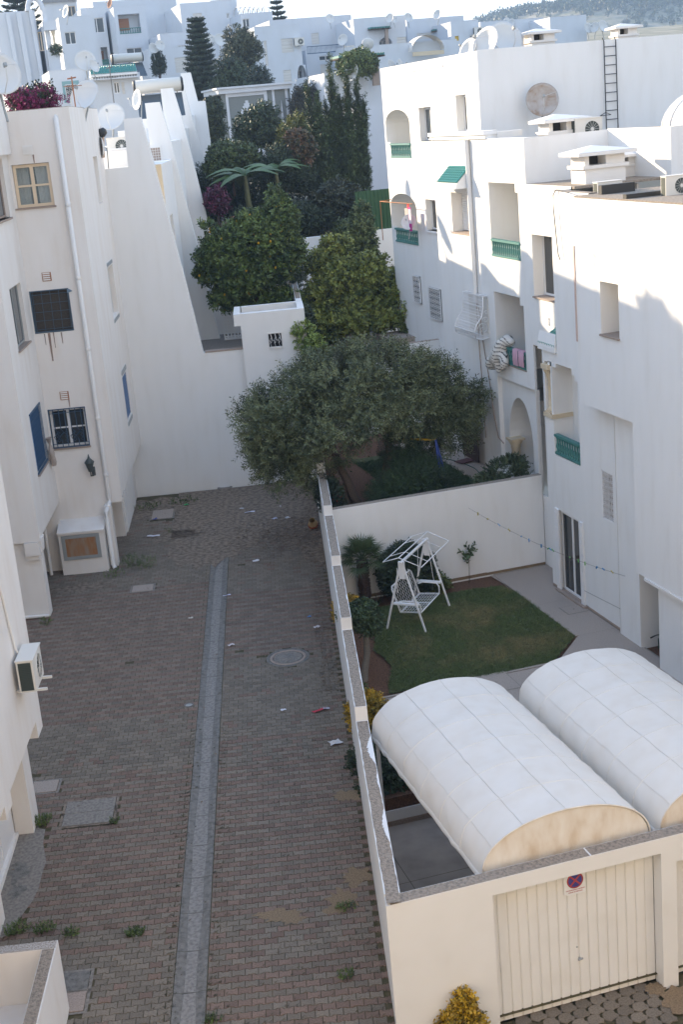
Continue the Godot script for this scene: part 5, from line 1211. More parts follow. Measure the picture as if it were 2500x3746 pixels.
func solar_tank(pos, ln, label, deg):
	var o = thing("solar_water_tank", label, "water tank", pos, "solar water heaters on the roofs")
	var B = Basis(Vector3.UP, deg_to_rad(deg)) * Basis(Vector3(0, 0, 1), deg_to_rad(90)); var r = ln * 0.135; var st = S0()
	lathe(st, pos, [[r * 0.9, -ln / 2 + 0.08], [r, -ln / 2 + 0.1], [r, ln / 2 - 0.1], [r * 0.9, ln / 2 - 0.08]], 20, B); part("tank", st, M.tank, o)
	st = S0(); lathe(st, pos, [[0, -ln / 2], [r * 0.8, -ln / 2], [r * 1.04, -ln / 2 + 0.03], [r * 1.04, -ln / 2 + 0.1]], 18, B); lathe(st, pos, [[r * 1.04, ln / 2 - 0.1], [r * 1.04, ln / 2 - 0.03], [r * 0.8, ln / 2], [0, ln / 2]], 18, B); part("end_cap", st, M.black, o)
	st = S0(); var x = Basis(Vector3.UP, deg_to_rad(deg)) * Vector3(1, 0, 0); var z = Basis(Vector3.UP, deg_to_rad(deg)) * Vector3(0, 0, 1)
	for s in [-0.36, 0.36]: tube(st, [pos + x * ln * s - Vector3(0, r, 0), pos + x * ln * s + z * 0.4 + Vector3(0, -1.0, 0)], 0.025, 5); tube(st, [pos + x * ln * s - Vector3(0, r, 0), pos + x * ln * s - z * 0.6 + Vector3(0, -1.0, 0)], 0.025, 5)
	part("stand", st, M.grey_metal, o)
	st = S0(); var a = pos + z * 0.1 + Vector3(0, -r - 0.05, 0); var b = pos + z * 1.2 + Vector3(0, -r - 1.0, 0)
	quad(st, b - x * ln * 0.45, b + x * ln * 0.45, a + x * ln * 0.45, a - x * ln * 0.45); part("panel", st, M.glass_far, o)

# ---------- plants ----------
func sprig(n, ln, w, spread, seed_, droop = 0.0):   # a twig with n leaves, growing along +y
	var r = RandomNumberGenerator.new(); r.seed = seed_
	var st = S0(); st.set_smooth_group(-1)
	for k in n:
		var y = (k + 0.6) / n * spread
		var an = k * 2.4 + r.randf() * 0.6
		var d = Vector3(cos(an), 0.35 + r.randf() * 0.7 - droop, sin(an)).normalized()
		var b = Vector3(0, y, 0); var tip = b + d * ln * r.randf_range(0.75, 1.15)
		var side = d.cross(Vector3(r.randf() - 0.5, 1, r.randf() - 0.5)).normalized() * w * 0.5
		var m = b.lerp(tip, 0.5) + Vector3(0, ln * 0.06, 0)
		tri(st, b, m + side, tip); tri(st, b, tip, m - side)
	st.generate_normals()
	return st.commit()
func crown(p, called, blobs, n, mesh, dark, light, seed_, up = 0.5, smin = 0.7, smax = 1.3, hole = 0.0, holef = 1.2):
	var r = RandomNumberGenerator.new(); r.seed = seed_
	var ns = FastNoiseLite.new(); ns.seed = seed_; ns.frequency = holef; ns.fractal_octaves = 2
	var wts = []; var tot = 0.0
	for b in blobs: tot += pow(b[1].x * b[1].y * b[1].z, 0.667); wts.append(tot)
	var xf = []; var cs = []; var tries = 0
	while xf.size() < n and tries < n * 4:
		tries += 1
		var w = r.randf() * tot; var i = 0
		while wts[i] < w: i += 1
		var b = blobs[i]
		var d = Vector3(r.randfn(), r.randfn(), r.randfn()).normalized()
		var f = pow(r.randf(), 0.35)
		var pos = b[0] + Vector3(d.x * b[1].x, d.y * b[1].y, d.z * b[1].z) * f * (1.0 + 0.12 * ns.get_noise_3d(pos_x(b[0], d) * 2.0, d.y * 2.0, d.z * 2.0))
		if hole > 0.0 and ns.get_noise_3d(pos.x, pos.y, pos.z) < hole - 1.0 + 0.45 * (1 - f): continue
		var dir = (Vector3(d.x, d.y * 0.6, d.z) * (1.0 - up * 0.4) + Vector3(0, up, 0) + Vector3(r.randfn(), r.randfn(), r.randfn()) * 0.35).normalized()
		var q = Quaternion(Vector3.UP, dir) if abs(dir.y) < 0.999 else Quaternion.IDENTITY
		var s = r.randf_range(smin, smax)
		xf.append(Transform3D(Basis(q) * Basis(Vector3.UP, r.randf() * TAU) * s, pos))
		var t = clamp(0.5 + 0.28 * r.randfn() + 0.55 * ns.get_noise_3d(pos.x * 0.7 + 40, pos.y * 0.7, pos.z * 0.7), 0.0, 1.0)
		cs.append(dark.lerp(light, t))
	return multi(called, mesh, xf, cs, p)
func pos_x(c, d): return d.x + c.x * 0.3
func limb(st, a, b, r0, r1, bend, seed_):
	var r = RandomNumberGenerator.new(); r.seed = seed_
	var pts = []; var rs = []
	var off = Vector3(r.randf_range(-1, 1), r.randf_range(-0.2, 0.4), r.randf_range(-1, 1)) * bend
	for k in 7:
		var t = k / 6.0
		pts.append(a.lerp(b, t) + off * sin(PI * t) + Vector3(r.randf() - 0.5, 0, r.randf() - 0.5) * r1 * 0.6); rs.append(lerp(float(r0), float(r1), t))
	tube(st, pts, rs, 8)
func fronds(p, o, n, seed_):   # fan palm head: each frond a stalk and a spread of blades
	var r = RandomNumberGenerator.new(); r.seed = seed_
	for k in n:
		var an = k * 2.39996 + r.randf() * 0.3; var el = lerp(1.35, -0.35, pow(k / float(n), 0.9))
		var d = Vector3(cos(an) * cos(el), sin(el), sin(an) * cos(el))
		var hub = o + d * r.randf_range(0.30, 0.46) + Vector3(0, -0.02, 0)
		var st = S0(); tube(st, [o, o.lerp(hub, 0.5) + Vector3(0, 0.03, 0), hub], 0.009, 4)
		var fr = part("frond", st, mat_leafy(lin(0.06, 0.09, 0.04)), p)
		st = S0()
		var side = d.cross(Vector3.UP).normalized(); var nrm = side.cross(d).normalized()
		for b in 19:
			var a = lerp(-1.75, 1.75, b / 18.0)
			var bd = (d * cos(a) + side * sin(a) + nrm * 0.10).normalized(); var ln = 0.46 * (1.0 - 0.22 * abs(a) / 1.75) * r.randf_range(0.9, 1.08)
			var w = bd.cross(nrm).normalized() * 0.015
			var m = hub + bd * ln * 0.45; var tip = hub + bd * ln + Vector3(0, -0.05 - 0.05 * r.randf(), 0)
			tri(st, hub, m + w, m - w); tri(st, m + w, tip, m - w)
		var v = r.randf_range(0.75, 1.2)
		part("blades", st, mat_leafy(lin(0.070 * v, 0.105 * v, 0.045 * v)), fr)
var leafy = {}
func mat_leafy(c):
	var key = "%.2f %.2f %.2f" % [c.r, c.g, c.b]
	if not leafy.has(key):
		var m = mat(c, 0.5); m.backlight_enabled = true; m.backlight = Color(0.12, 0.15, 0.04); leafy[key] = m
	return leafy[key]
func V(x, y, z): return Vector3(x, y, z)

func make_gardens():
	var g = struct("garden_ground")
	var st = S0(); slab(st, [[5.78, -21.06], [20, -21.06], [20, -31.3], [8.17, -31.3]], -1.2, 0.655); part("soil", st, M.soil, g)
	# beige paving slabs of the terrace, laid round the lawn
	var pv = struct("terrace_paving")
	var slabs = []
	for i in 9:
		for j in 10: slabs.append([7.3 + i * 1.0, -21.2 - j * 1.03])
	var lawn = PackedVector2Array([V2(12.30, -30.28), V2(12.46, -29.6), V2(12.43, -26.33), V2(11.4, -25.24), V2(10.1, -25.17), V2(9.4, -25.22), V2(7.60, -25.30), V2(7.80, -25.9), V2(8.12, -26.6), V2(8.13, -27.3), V2(8.06, -27.75), V2(8.3, -28.4), V2(8.5, -29.2), V2(8.65, -29.9), V2(9.1, -30.35), V2(10.1, -30.42), V2(11.3, -30.42)])
	var inside = func(x, z):
		# paved: right of the lawn and in front of it
		return (x > 12.5 and z > -31.2) or (z > -25.12 and x > 7.25) or (x > 11.4 and z > -26.33 and x - 11.4 > (-25.24 - z) * 0.95 + 0.1)
	st = S0(); quad(st, V(7.2, 0.690, -21.1), V(13.5, 0.690, -21.1), V(13.5, 0.690, -25.1), V(7.42, 0.690, -25.1)); tri(st, V(11.4, 0.690, -25.1), V(13.5, 0.690, -25.1), V(12.48, 0.690, -26.3)); quad(st, V(12.48, 0.690, -26.3), V(13.5, 0.690, -25.1), V(13.5, 0.690, -31.2), V(12.48, 0.690, -31.2)); quad(st, V(13.4, 0.690, -29.5), V(14.05, 0.690, -29.5), V(14.05, 0.690, -31.2), V(13.4, 0.690, -31.2)); part("mortar", st, M.slab, pv)
	for q in [[[7.25, -21.15], [9.4, -21.15], [9.4, -25.1], [7.45, -25.1]], [[9.41, -21.15], [11.4, -21.15], [11.4, -25.1], [9.41, -25.1]], [[11.41, -21.15], [13.45, -21.15], [13.45, -23.9], [11.41, -23.9]], [[11.41, -23.91], [13.45, -23.91], [13.45, -26.3], [12.5, -26.3], [11.41, -25.12]], [[12.5, -26.31], [13.45, -26.31], [13.45, -28.55], [12.5, -28.55]], [[12.5, -28.56], [13.45, -28.56], [13.45, -29.65], [14.0, -29.7], [14.0, -31.18], [12.35, -31.1], [12.5, -29.6]]]:
		st = S0(); var poly = PackedVector2Array(); for w in q: poly.append(V2(w[0], w[1]))
		flat(st, poly, 0.70); part("slab", st, M.tiles, pv)
	var kb = S0()
	for q in [[12.44, -31.1, 12.52, -26.3], [7.4, -25.2, 11.42, -25.12]]: box(kb, Transform3D.IDENTITY, q[0], 0.6, min(q[1], q[3]), q[2], 0.71, max(q[1], q[3]))
	part("lawn_kerb", kb, M.tiles, pv)
	for q in [[9.45, -24.3, 0.75, 0.95, "square inspection cover flush in the terrace before the lawn"], [12.9, -27.6, 0.5, 0.5, "small square cover in the terrace beside the glazed door"]]:
		var c = thing("terrace_cover", q[4], "cover", V(q[0], 0.7, q[1]))
		st = S0(); flat(st, PackedVector2Array([V2(q[0] - 0.02, q[1] + 0.02), V2(q[0] + q[2] + 0.02, q[1] + 0.02), V2(q[0] + q[2] + 0.02, q[1] - q[3] - 0.02), V2(q[0] - 0.02, q[1] - q[3] - 0.02)]), 0.704); part("rim", st, M.slab, c)
		st = S0(); flat(st, PackedVector2Array([V2(q[0], q[1]), V2(q[0] + q[2], q[1]), V2(q[0] + q[2], q[1] - q[3]), V2(q[0], q[1] - q[3])]), 0.709); part("plate", st, M.tiles, c)
		st = S0(); lathe(st, V(q[0] + q[2] / 2, 0.712, q[1] - q[3] / 2), [[0.02, 0], [0, 0.002]], 8); part("lifting_hole", st, M.black, c)
	# sunken car court floor behind the garage wall, with its kerb
	var cc = struct("car_court")
	st = S0(); quad(st, V(4.42, 0.12, -15.3), V(20, 0.12, -15.3), V(20, 0.12, -21.05), V(5.76, 0.12, -21.05)); part("joint_bed", st, M.joint, cc)
	for i in 6:
		for j in 3:
			st = S0(); var x0 = 4.35 + i * 1.5; var z0 = -15.38 - j * 1.88
			quad(st, V(x0, 0.126, z0), V(x0 + 1.49, 0.126, z0), V(x0 + 1.49, 0.126, z0 - 1.87), V(x0, 0.126, z0 - 1.87)); part("floor_slab", st, M.carfloor, cc)
	st = S0(); box(st, Transform3D.IDENTITY, 4.5, 0.12, -21.2, 7.3, 0.42, -21.02); part("kerb", st, M.iron_white, cc)
	st = S0(); box(st, Transform3D.IDENTITY, 4.5, 0.10, -21.02, 7.3, 0.22, -21.0); part("kerb_skirting", st, M.sill, cc)
	# lawn: blades too many to count
	var tf = struct("lawn")
	st = S0(); flat(st, lawn, 0.70); part("turf", st, M.turf, tf)
	var r = RandomNumberGenerator.new(); r.seed = 17
	var ns = FastNoiseLite.new(); ns.seed = 6; ns.frequency = 0.55; ns.fractal_octaves = 4
	var bl = S0()
	for k in 9:
		var a = r.randf() * TAU; var b = V(r.randf_range(-0.045, 0.045), 0, r.randf_range(-0.045, 0.045)); var lean = V(cos(a), 0, sin(a)) * 0.022
		var w = V(-sin(a), 0, cos(a)) * 0.005
		tri(bl, b - w, b + w, b + lean + V(0, r.randf_range(0.03, 0.05), 0))
	bl.generate_normals(); var blade = bl.commit()
	var xf = []; var cs = []
	while xf.size() < 15000:
		var x = r.randf_range(7.5, 12.6); var z = r.randf_range(-30.5, -25.1)
		if not Geometry2D.is_point_in_polygon(V2(x, z), lawn): continue
		var edge = ns.get_noise_2d(x * 1.0, z * 1.0) + 0.25 * ns.get_noise_2d(x * 6.0, z * 6.0)
		var dry = clamp(0.30 + edge * 1.3 - 0.5 * smoothstep(1.6, 2.6, V2(x, z).distance_to(V2(10.4, -27.6))), 0.0, 1.0)
		xf.append(Transform3D(Basis(Vector3.UP, r.randf() * TAU) * r.randf_range(0.7, 1.15), V(x, 0.698, z)))
		var v = r.randf_range(0.75, 1.3)
		cs.append(Color(0.095 * v, 0.135 * v, 0.040 * v).lerp(Color(0.28 * v, 0.225 * v, 0.105 * v), dry * 0.72))
	stuff(multi("grass", blade, xf, cs, tf))
	# wall between the two gardens
	var dw = thing("dividing_wall", "plain white wall with brown coping between the two gardens, swing in front", "wall", V(11, 0.7, -31.2))
	st = S0(); box(st, Transform3D.IDENTITY, 8.24, -0.5, -31.42, 13.98, 3.142, -31.2); part("wall", st, M.white, dw)
	st = S0(); box(st, Transform3D.IDENTITY, 8.28, 3.142, -31.41, 13.98, 3.15, -31.215); part("coping", st, M.concrete, dw)
	st = S0(); box(st, Transform3D.IDENTITY, 8.3, 0.7, -31.2, 12.3, 0.78, -31.192); box(st, Transform3D.IDENTITY, 12.3, 0.7, -31.2, 13.97, 0.77, -31.192); part("earth_splash", st, M.sand, dw)
	# upper garden under the olive
	var g2 = struct("upper_garden_ground")
	st = S0(); slab(st, [[8.22, -31.42], [13.99, -31.42], [13.99, -40.98], [10.46, -40.98]], -1.0, 2.55); part("soil", st, M.soil, g2)
	st = S0(); flat(st, PackedVector2Array([V2(10.8, -31.5), V2(12.95, -31.5), V2(13.1, -36.6), V2(12.4, -38.0), V2(10.8, -38.0)]), 2.565); part("turf", st, M.turf, g2)
	st = S0(); flat(st, PackedVector2Array([V2(12.97, -31.5), V2(13.99, -31.5), V2(13.99, -39), V2(12.4, -39), V2(13.12, -36.6)]), 2.57); part("path", st, M.tiles, g2)
	xf = []; cs = []
	while xf.size() < 5000:
		var x = r.randf_range(10.8, 13.1); var z = r.randf_range(-37.5, -31.5)
		xf.append(Transform3D(Basis(Vector3.UP, r.randf() * TAU) * r.randf_range(0.9, 1.5), V(x, 2.56, z))); var v = r.randf_range(0.7, 1.3); cs.append(Color(0.03 * v, 0.07 * v, 0.02 * v))
	stuff(multi("grass", blade, xf, cs, g2))
	var mt = thing("door_mat", "dark red mat on the path before the brown gate", "mat", V(13.6, 2.6, -35.7))
	st = S0(); box(st, Transform3D(Basis(Vector3.UP, 0.3), mt.position), -0.25, 0, -0.2, 0.25, 0.012, 0.2); part("mat", st, mat(lin(0.12, 0.05, 0.05), 0.9), mt)
	var gt = thing("wooden_gate", "dark brown plank gate standing open against the long house wall", "gate", V(13.9, 2.6, -35.8))
	for k in 6:
		st = S0(); box(st, fx(13.86), -36.4 + k * 0.2, 2.62, 0.0, -36.21 + k * 0.2, 4.15, 0.035); part("plank", st, M.bark_dark, gt)
	var hs = thing("garden_hose", "thin green hose lying across the path near the gate", "hose", V(13.3, 2.6, -35))
	st = S0(); tube(st, [V(13.0, 2.585, -37.0), V(13.25, 2.585, -36.4), V(13.5, 2.585, -35.6), V(13.55, 2.585, -34.8), V(13.4, 2.585, -33.8), V(12.6, 2.6, -33.6), V(11.6, 2.61, -33.9)], 0.013, 5); part("hose", st, M.hose, hs)
	var ply = thing("play_frame", "blue and yellow metal play frame half hidden behind the olive", "play frame", V(12.0, 2.6, -33))
	st = S0(); tube(st, [V(12.05, 2.6, -32.9), V(11.85, 4.0, -33.2)], 0.03, 6); tube(st, [V(11.75, 2.6, -32.6), V(11.85, 4.0, -33.2)], 0.03, 6); part("leg", st, mat(lin(0.02, 0.05, 0.25), 0.5), ply)
	st = S0(); tube(st, [V(11.85, 4.0, -33.2), V(11.0, 4.0, -34.0)], 0.03, 6); tube(st, [V(12.1, 2.62, -32.8), V(11.7, 2.62, -32.5)], 0.03, 6); part("crossbar", st, mat(lin(0.5, 0.32, 0.02), 0.5), ply)
	# higher gardens
	var g3 = struct("high_garden_ground")
	st = S0(); slab(st, [[10.6, -41.2], [14.99, -41.2], [14.99, -51.99], [13.1, -51.99]], 0.0, 4.9); part("soil", st, M.soil, g3)
	st = S0(); box(st, ft(27.5), -4.2, 0, -6.5, 0.0, 5.2, 0.0); part("courtyard", st, M.slab, g3)
	st = S0(); flat(st, PackedVector2Array([V2(13.4, -41), V2(14.99, -41), V2(14.99, -47), V2(13.2, -46)]), 4.92); part("path", st, M.tiles, g3)
	var w2 = thing("middle_dividing_wall", "white wall with pinkish coping behind the olive tree top", "wall", V(12, 2.6, -41))
	st = S0(); box(st, Transform3D.IDENTITY, 10.5, 0, -41.2, 15.0, 5.29, -41.0); part("wall", st, M.white, w2)
	st = S0(); box(st, Transform3D.IDENTITY, 10.52, 5.292, -41.19, 15.0, 5.302, -41.01); part("coping", st, M.sill, w2)
	var w3 = thing("far_dividing_wall", "white wall under the green corrugated fence and the cypresses", "wall", V(13, 5, -52))
	st = S0(); box(st, Transform3D.IDENTITY, 8.0, 2, -52.25, 18.5, 8.04, -52.0); part("wall", st, M.white, w3)
	var cf = thing("corrugated_fence", "dark green corrugated metal fence on top of the white wall", "fence", V(16.9, 8, -52.1))
	for k in 13:
		st = S0(); st.set_smooth_group(0)
		for e in 8:
			var x0 = 15.95 + k * 0.16 + e * 0.02; var x1 = x0 + 0.02
			quad(st, V(x0, 7.9, -52.12 + 0.025 * sin(e * PI / 4)), V(x1, 7.9, -52.12 + 0.025 * sin((e + 1) * PI / 4)), V(x1, 9.58, -52.12 + 0.025 * sin((e + 1) * PI / 4)), V(x0, 9.58, -52.12 + 0.025 * sin(e * PI / 4)))
		part("sheet", st, M.green_fence, cf)
	var g4 = struct("top_garden_ground")
	st = S0(); box(st, Transform3D.IDENTITY, 6.0, 0, -72, 30.0, 7.9, -52.25); part("soil", st, M.soil, g4)
func V2(x, y): return Vector2(x, y)
func flat(st, poly, y):
	var idx = Geometry2D.triangulate_polygon(poly)
	for k in range(0, idx.size(), 3):
		var a = poly[idx[k]]; var b = poly[idx[k + 1]]; var c = poly[idx[k + 2]]
		if (b - a).cross(c - a) > 0: var w = b; b = c; c = w
		tri(st, V(a.x, y, a.y), V(b.x, y, b.y), V(c.x, y, c.y))

func make_garden_things():
	canopy(V(0, 0, 0), "left white fabric carport vault with cream end panel behind the garage wall")
	canopy(V(2.76, 0, 0), "right white fabric carport vault, cut off by the picture edge")
	make_swing()
	var car = thing("parked_car", "dark car barely showing in the gap between the two carport vaults", "car", V(9.9, 0.13, -18.2))
	var st = S0(); prism(st, Transform3D(Basis(Vector3(0, 0, 1), Vector3.UP, Vector3(-1, 0, 0)), V(10.6, 0, 0)), PackedVector2Array([V2(-20.2, 0.35), V2(-16.4, 0.35), V2(-16.35, 0.8), V2(-17.2, 0.95), V2(-17.9, 1.38), V2(-19.2, 1.4), V2(-20.0, 0.98), V2(-20.25, 0.9)]), 0.0, 1.6); part("body", st, mat(lin(0.03, 0.035, 0.04), 0.2), car)
	st = S0(); quad(st, V(9.1, 0.99, -17.25), V(10.5, 0.99, -17.25), V(10.4, 1.36, -17.86), V(9.2, 1.36, -17.86)); part("windscreen", st, M.glass_far, car)
	for q in [[9.02, -17.0], [9.02, -19.5]]:
		st = S0(); lathe(st, V(q[0], 0.45, q[1]), [[0.0, -0.02], [0.31, -0.02], [0.31, 0.16], [0.0, 0.16]], 18, Basis(Vector3(0, 0, 1), -PI / 2)); part("wheel", st, M.black, car)
	# clothes line with pegs across the garden to the house
	var cl = thing("clothes_line", "thin clothes line with blue, yellow and green pegs strung above the terrace", "clothes line", V(13, 2.4, -28.7))
	var A = V(11.88, 2.62, -31.15); var B = V(13.36, 2.2, -25.6)
	st = S0(); var pts = []
	for k in 17: pts.append(line_at(A, B, k / 16.0))
	tube(st, pts, 0.004, 4); part("line", st, M.wire, cl)
	var tr = [0.07, 0.14, 0.22, 0.29, 0.37, 0.42, 0.50, 0.545, 0.56, 0.575, 0.68, 0.73, 0.77, 0.84, 0.88, 0.93]
	var pc = [lin(0.5, 0.4, 0.05), lin(0.02, 0.2, 0.45), lin(0.12, 0.35, 0.08)]
	var pi = [0, 0, 1, 0, 1, 1, 1, 2, 1, 2, 2, 2, 2, 1, 1, 0]
	for k in 16:
		var o = line_at(A, B, tr[k])
		st = S0(); box(st, Transform3D(Basis(Vector3(1, 0.3, 0.2).normalized(), 0.4 + k), o), -0.010, -0.055, -0.016, 0.010, 0.03, 0.016); part("peg", st, mat(pc[pi[k]], 0.5), cl)
	var cord = thing("wall_cable", "thin grey cord running along the house wall at terrace level", "cord", V(13.4, 1.2, -27))
	st = S0(); tube(st, [V(13.45, 1.12, -27.9), V(13.43, 1.2, -27), V(13.38, 1.32, -25.9)], 0.005, 4); part("cord", st, M.wire, cord)
	var hr = thing("hose_coil", "dark green garden hose coiled on the wall under the house overhang", "hose", V(13.85, 0.2, -24.9))
	st = S0(); var z = -24.88
	tube(st, [V(13.73, 0.98, z), V(13.84, 0.98, z), V(13.92, 0.86, z), V(13.85, 0.65, z), V(13.76, 0.45, z), V(13.72, 0.30, z), V(13.76, 0.16, z), V(13.86, 0.1, z), V(13.98, 0.12, z)], 0.012, 6); tube(st, [V(13.75, 0.90, z), V(13.77, 0.5, z), V(13.78, 0.2, z), V(13.85, 0.0, z), V(13.95, -0.08, z), V(14.05, -0.06, z)], 0.012, 6); part("loose_hose", st, M.hose, hr)
	for k in 5:
		st = S0(); pts = []
		for e in 20: var an = TAU * e / 20; pts.append(V(14.02 + k * 0.012 + (0.15 - k * 0.008) * cos(an), 0.42 + (0.44 - k * 0.012) * sin(an), z + 0.02 * k - 0.02))
		tube(st, pts, 0.012, 5, true); part("loop", st, M.hose, hr)
	st = S0(); tube(st, [V(13.56, 0.945, z), V(13.65, 0.97, z), V(13.73, 0.985, z)], [0.016, 0.014, 0.01], 6); part("nozzle", st, M.black, hr)
	# litter in the alley
	for q in [[-0.59, 10.15, 0.17, 0.05, 0.5, lin(0.5, 0.03, 0.06), "flat red and white wrapper on the grey pavers right of the gutter"], [-0.45, 10.2, 0.07, 0.05, 0.0, lin(0.35, 0.36, 0.45), "small greyish bag scrap touching the red wrapper"], [-1.34, 10.35, 0.06, 0.04, 0.2, M.paper.albedo_color, "scrap of white paper left of the red wrapper"], [-4.94, 22.75, 0.22, 0.06, -0.1, lin(0.62, 0.62, 0.66), "long white strip of board by the corner house wall foot"], [-2.08, 24.14, 0.16, 0.05, 0.05, lin(0.60, 0.61, 0.72), "long bluish white paper lying flat near the closed end"], [-1.33, 23.25, 0.09, 0.07, 0.7, lin(0.55, 0.55, 0.68), "crumpled lilac paper, left of two under the olive"], [-0.95, 23.2, 0.08, 0.07, 1.0, lin(0.62, 0.62, 0.66), "crumpled white paper, right of two under the olive"], [-1.15, 24.4, 0.05, 0.08, 0.3, lin(0.5, 0.45, 0.42), "pinkish paper scrap on the gravel under the olive"], [-2.33, 24.6, 0.07, 0.04, 0.0, M.paper.albedo_color, "white scrap farthest left near the long bluish paper"], [-2.66, 17.3, 0.10, 0.03, 0.3, lin(0.6, 0.6, 0.75), "thin white scrap on the right rim of the gutter"], [-1.9, 19.7, 0.10, 0.05, 0.3, M.paper.albedo_color, "white torn paper between gutter and leaf litter"], [-2.5, 14.05, 0.07, 0.06, 0.4, lin(0.55, 0.5, 0.5), "small white packet with a dark dot right of the gutter"], [-3.53, 16.0, 0.06, 0.04, 0.0, lin(0.55, 0.52, 0.45), "crushed pale cup on the striped pavers left of the gutter"], [-0.6, 15.3, 0.06, 0.04, 0.9, lin(0.1, 0.22, 0.42), "small blue packet near the garden wall"], [-0.45, 14.6, 0.08, 0.05, 0.6, lin(0.6, 0.55, 0.55), "white tissue near the garden wall beside the manhole"], [-0.35, 8.66, 0.13, 0.10, 0.4, lin(0.66, 0.64, 0.64), "crumpled white tissue by the garden wall, nearest litter"], [-4.1, 25.55, 0.09, 0.06, 0.8, lin(0.02, 0.42, 0.12), "bright green plastic wrapper at the foot of the end wall"], [-5.0, 24.4, 0.07, 0.06, 0.3, lin(0.03, 0.06, 0.3), "dark blue plastic scrap by the weeds near the corner house"]]: litter(q)
	var bag = thing("food_bag", "tan and red printed bag slumped against the garden wall", "bag", al(-0.2, yg(22.1), 22.1))
	st = S0(); st.set_smooth_group(0); var bo = al(-0.2, yg(22.1) + 0.03, 22.1)
	lathe(st, bo, [[0.0, 0.0], [0.13, 0.0], [0.15, 0.10], [0.13, 0.22], [0.07, 0.30], [0.09, 0.36]], 9, Basis(V(1, 0, 0.4).normalized(), 0.7)); part("sack", st, mat(lin(0.42, 0.30, 0.15), 0.8), bag)
	st = S0(); lathe(st, bo, [[0.154, 0.12], [0.145, 0.18]], 9, Basis(V(1, 0, 0.4).normalized(), 0.7)); part("print_band", st, mat(lin(0.4, 0.08, 0.05), 0.8), bag)
func line_at(a, b, t): return a.lerp(b, t) - Vector3(0, 0.30 * 4 * t * (1 - t) * 0.5, 0)
func litter(q):
	var o = thing("litter", q[6], "litter", al(q[0], yg(q[1]), q[1]), "scraps of litter in the alley")
	var r = RandomNumberGenerator.new(); r.seed = int(q[1] * 91)
	var B = Basis(Vector3.UP, -TH + q[4]); var st = S0(); var h = []
	for i in 5:
		var row = []
		for j in 4: row.append(o.position + B * V((i / 4.0 - 0.5) * 2 * q[2] * r.randf_range(0.85, 1.1), 0.018 + r.randf() * min(q[3] * 0.6, 0.035), (j / 3.0 - 0.5) * 2 * q[3] * r.randf_range(0.8, 1.1)) + V(0, 0.03 * 0, 0))
		h.append(row)
	for i in 4:
		for j in 3: quad(st, h[i][j + 1], h[i + 1][j + 1], h[i + 1][j], h[i][j])
	part("scrap", st, mat(q[5], 0.8), o)
func canopy(off, label):
	var o = thing("carport_canopy", label, "carport", V(7.1, 0.13, -18) + off, "fabric carport vaults")
	var prof = []
	for k in 25:   # flat arch with a rolled edge each side
		var a = PI * k / 24.0
		prof.append(V2(7.10 - 1.30 * cos(a), 2.24 + 0.74 * pow(sin(a), 0.85)))
	var st = S0(); st.set_smooth_group(0)
	var zs = []; for j in 31: zs.append(-15.55 - 5.0 * j / 30.0)
	var r = FastNoiseLite.new(); r.seed = 3; r.frequency = 0.9
	var at = func(i, j):
		var p = prof[i]; var seam = abs(fposmod(j, 5.0) - 2.5) / 2.5
		var sag = 0.012 * (1 - seam) * sin(PI * i / 24.0) + 0.022 * r.get_noise_2d(i * 0.35 + off.x, j * 0.3) * (1.3 - i / 24.0)
		return V(p.x + (p.x - 7.1) * 0.02 * r.get_noise_2d(j * 0.5, i), p.y - sag, zs[j]) + off
	for i in 24:
		for j in 30: quad(st, at.call(i, j), at.call(i + 1, j), at.call(i + 1, j + 1), at.call(i, j + 1))
	part("fabric", st, M.canvas, o)
	for k in [4, 8, 12, 16, 20]:   # lengthwise seams
		st = S0(); var pts = []
		for j in 31: pts.append(at.call(k, j) + V(0, 0.004, 0))
		tube(st, pts, 0.0045, 4); part("seam", st, M.canvas, o)
	for j in [5, 10, 15, 20, 25]:   # hoops pressing through the cloth
		st = S0(); var pts = []
		for i in 25: pts.append(at.call(i, j) + V(0, -0.004, 0))
		tube(st, pts, 0.011, 6); part("hoop_ridge", st, M.canvas, o)
	for sd in [0, 24]:   # rolled hem along each long side
		st = S0(); var pts = []; var rs = []
		for j in 31: pts.append(at.call(sd, j) + V(0.05 if sd == 0 else -0.05, -0.05, 0)); rs.append(0.075 + 0.012 * r.get_noise_1d(j * 1.7 + sd))
		tube(st, pts, rs, 10); part("rolled_edge", st, M.canvas, o)
	st = S0(); var poly = PackedVector2Array(); poly.append(V2(8.40, 2.05)); 
	for k in range(24, -1, -1): poly.append(V2(7.10 + (prof[k].x - 7.1) * 0.985, prof[k].y - 0.012))
	poly.append(V2(5.80, 2.05)); poly.reverse()
	prism(st, Transform3D(Basis.IDENTITY, V(0, 0, -15.56) + off), poly, -0.01, 0.0); part("end_panel", st, M.canvas2, o)
	st = S0(); var hem = []
	for k in 25: hem.append(V(prof[k].x, prof[k].y, -15.55) + off)
	tube(st, hem, 0.014, 5); part("hem", st, M.canvas2, o)
	for q in [[5.86, -20.45], [8.34, -20.45], [5.86, -15.7], [8.34, -15.7]]:
		st = S0(); tube(st, [V(q[0], 0.12, q[1]) + off, V(q[0], 2.25, q[1]) + off], 0.035, 8); part("post", st, M.iron_white, o)

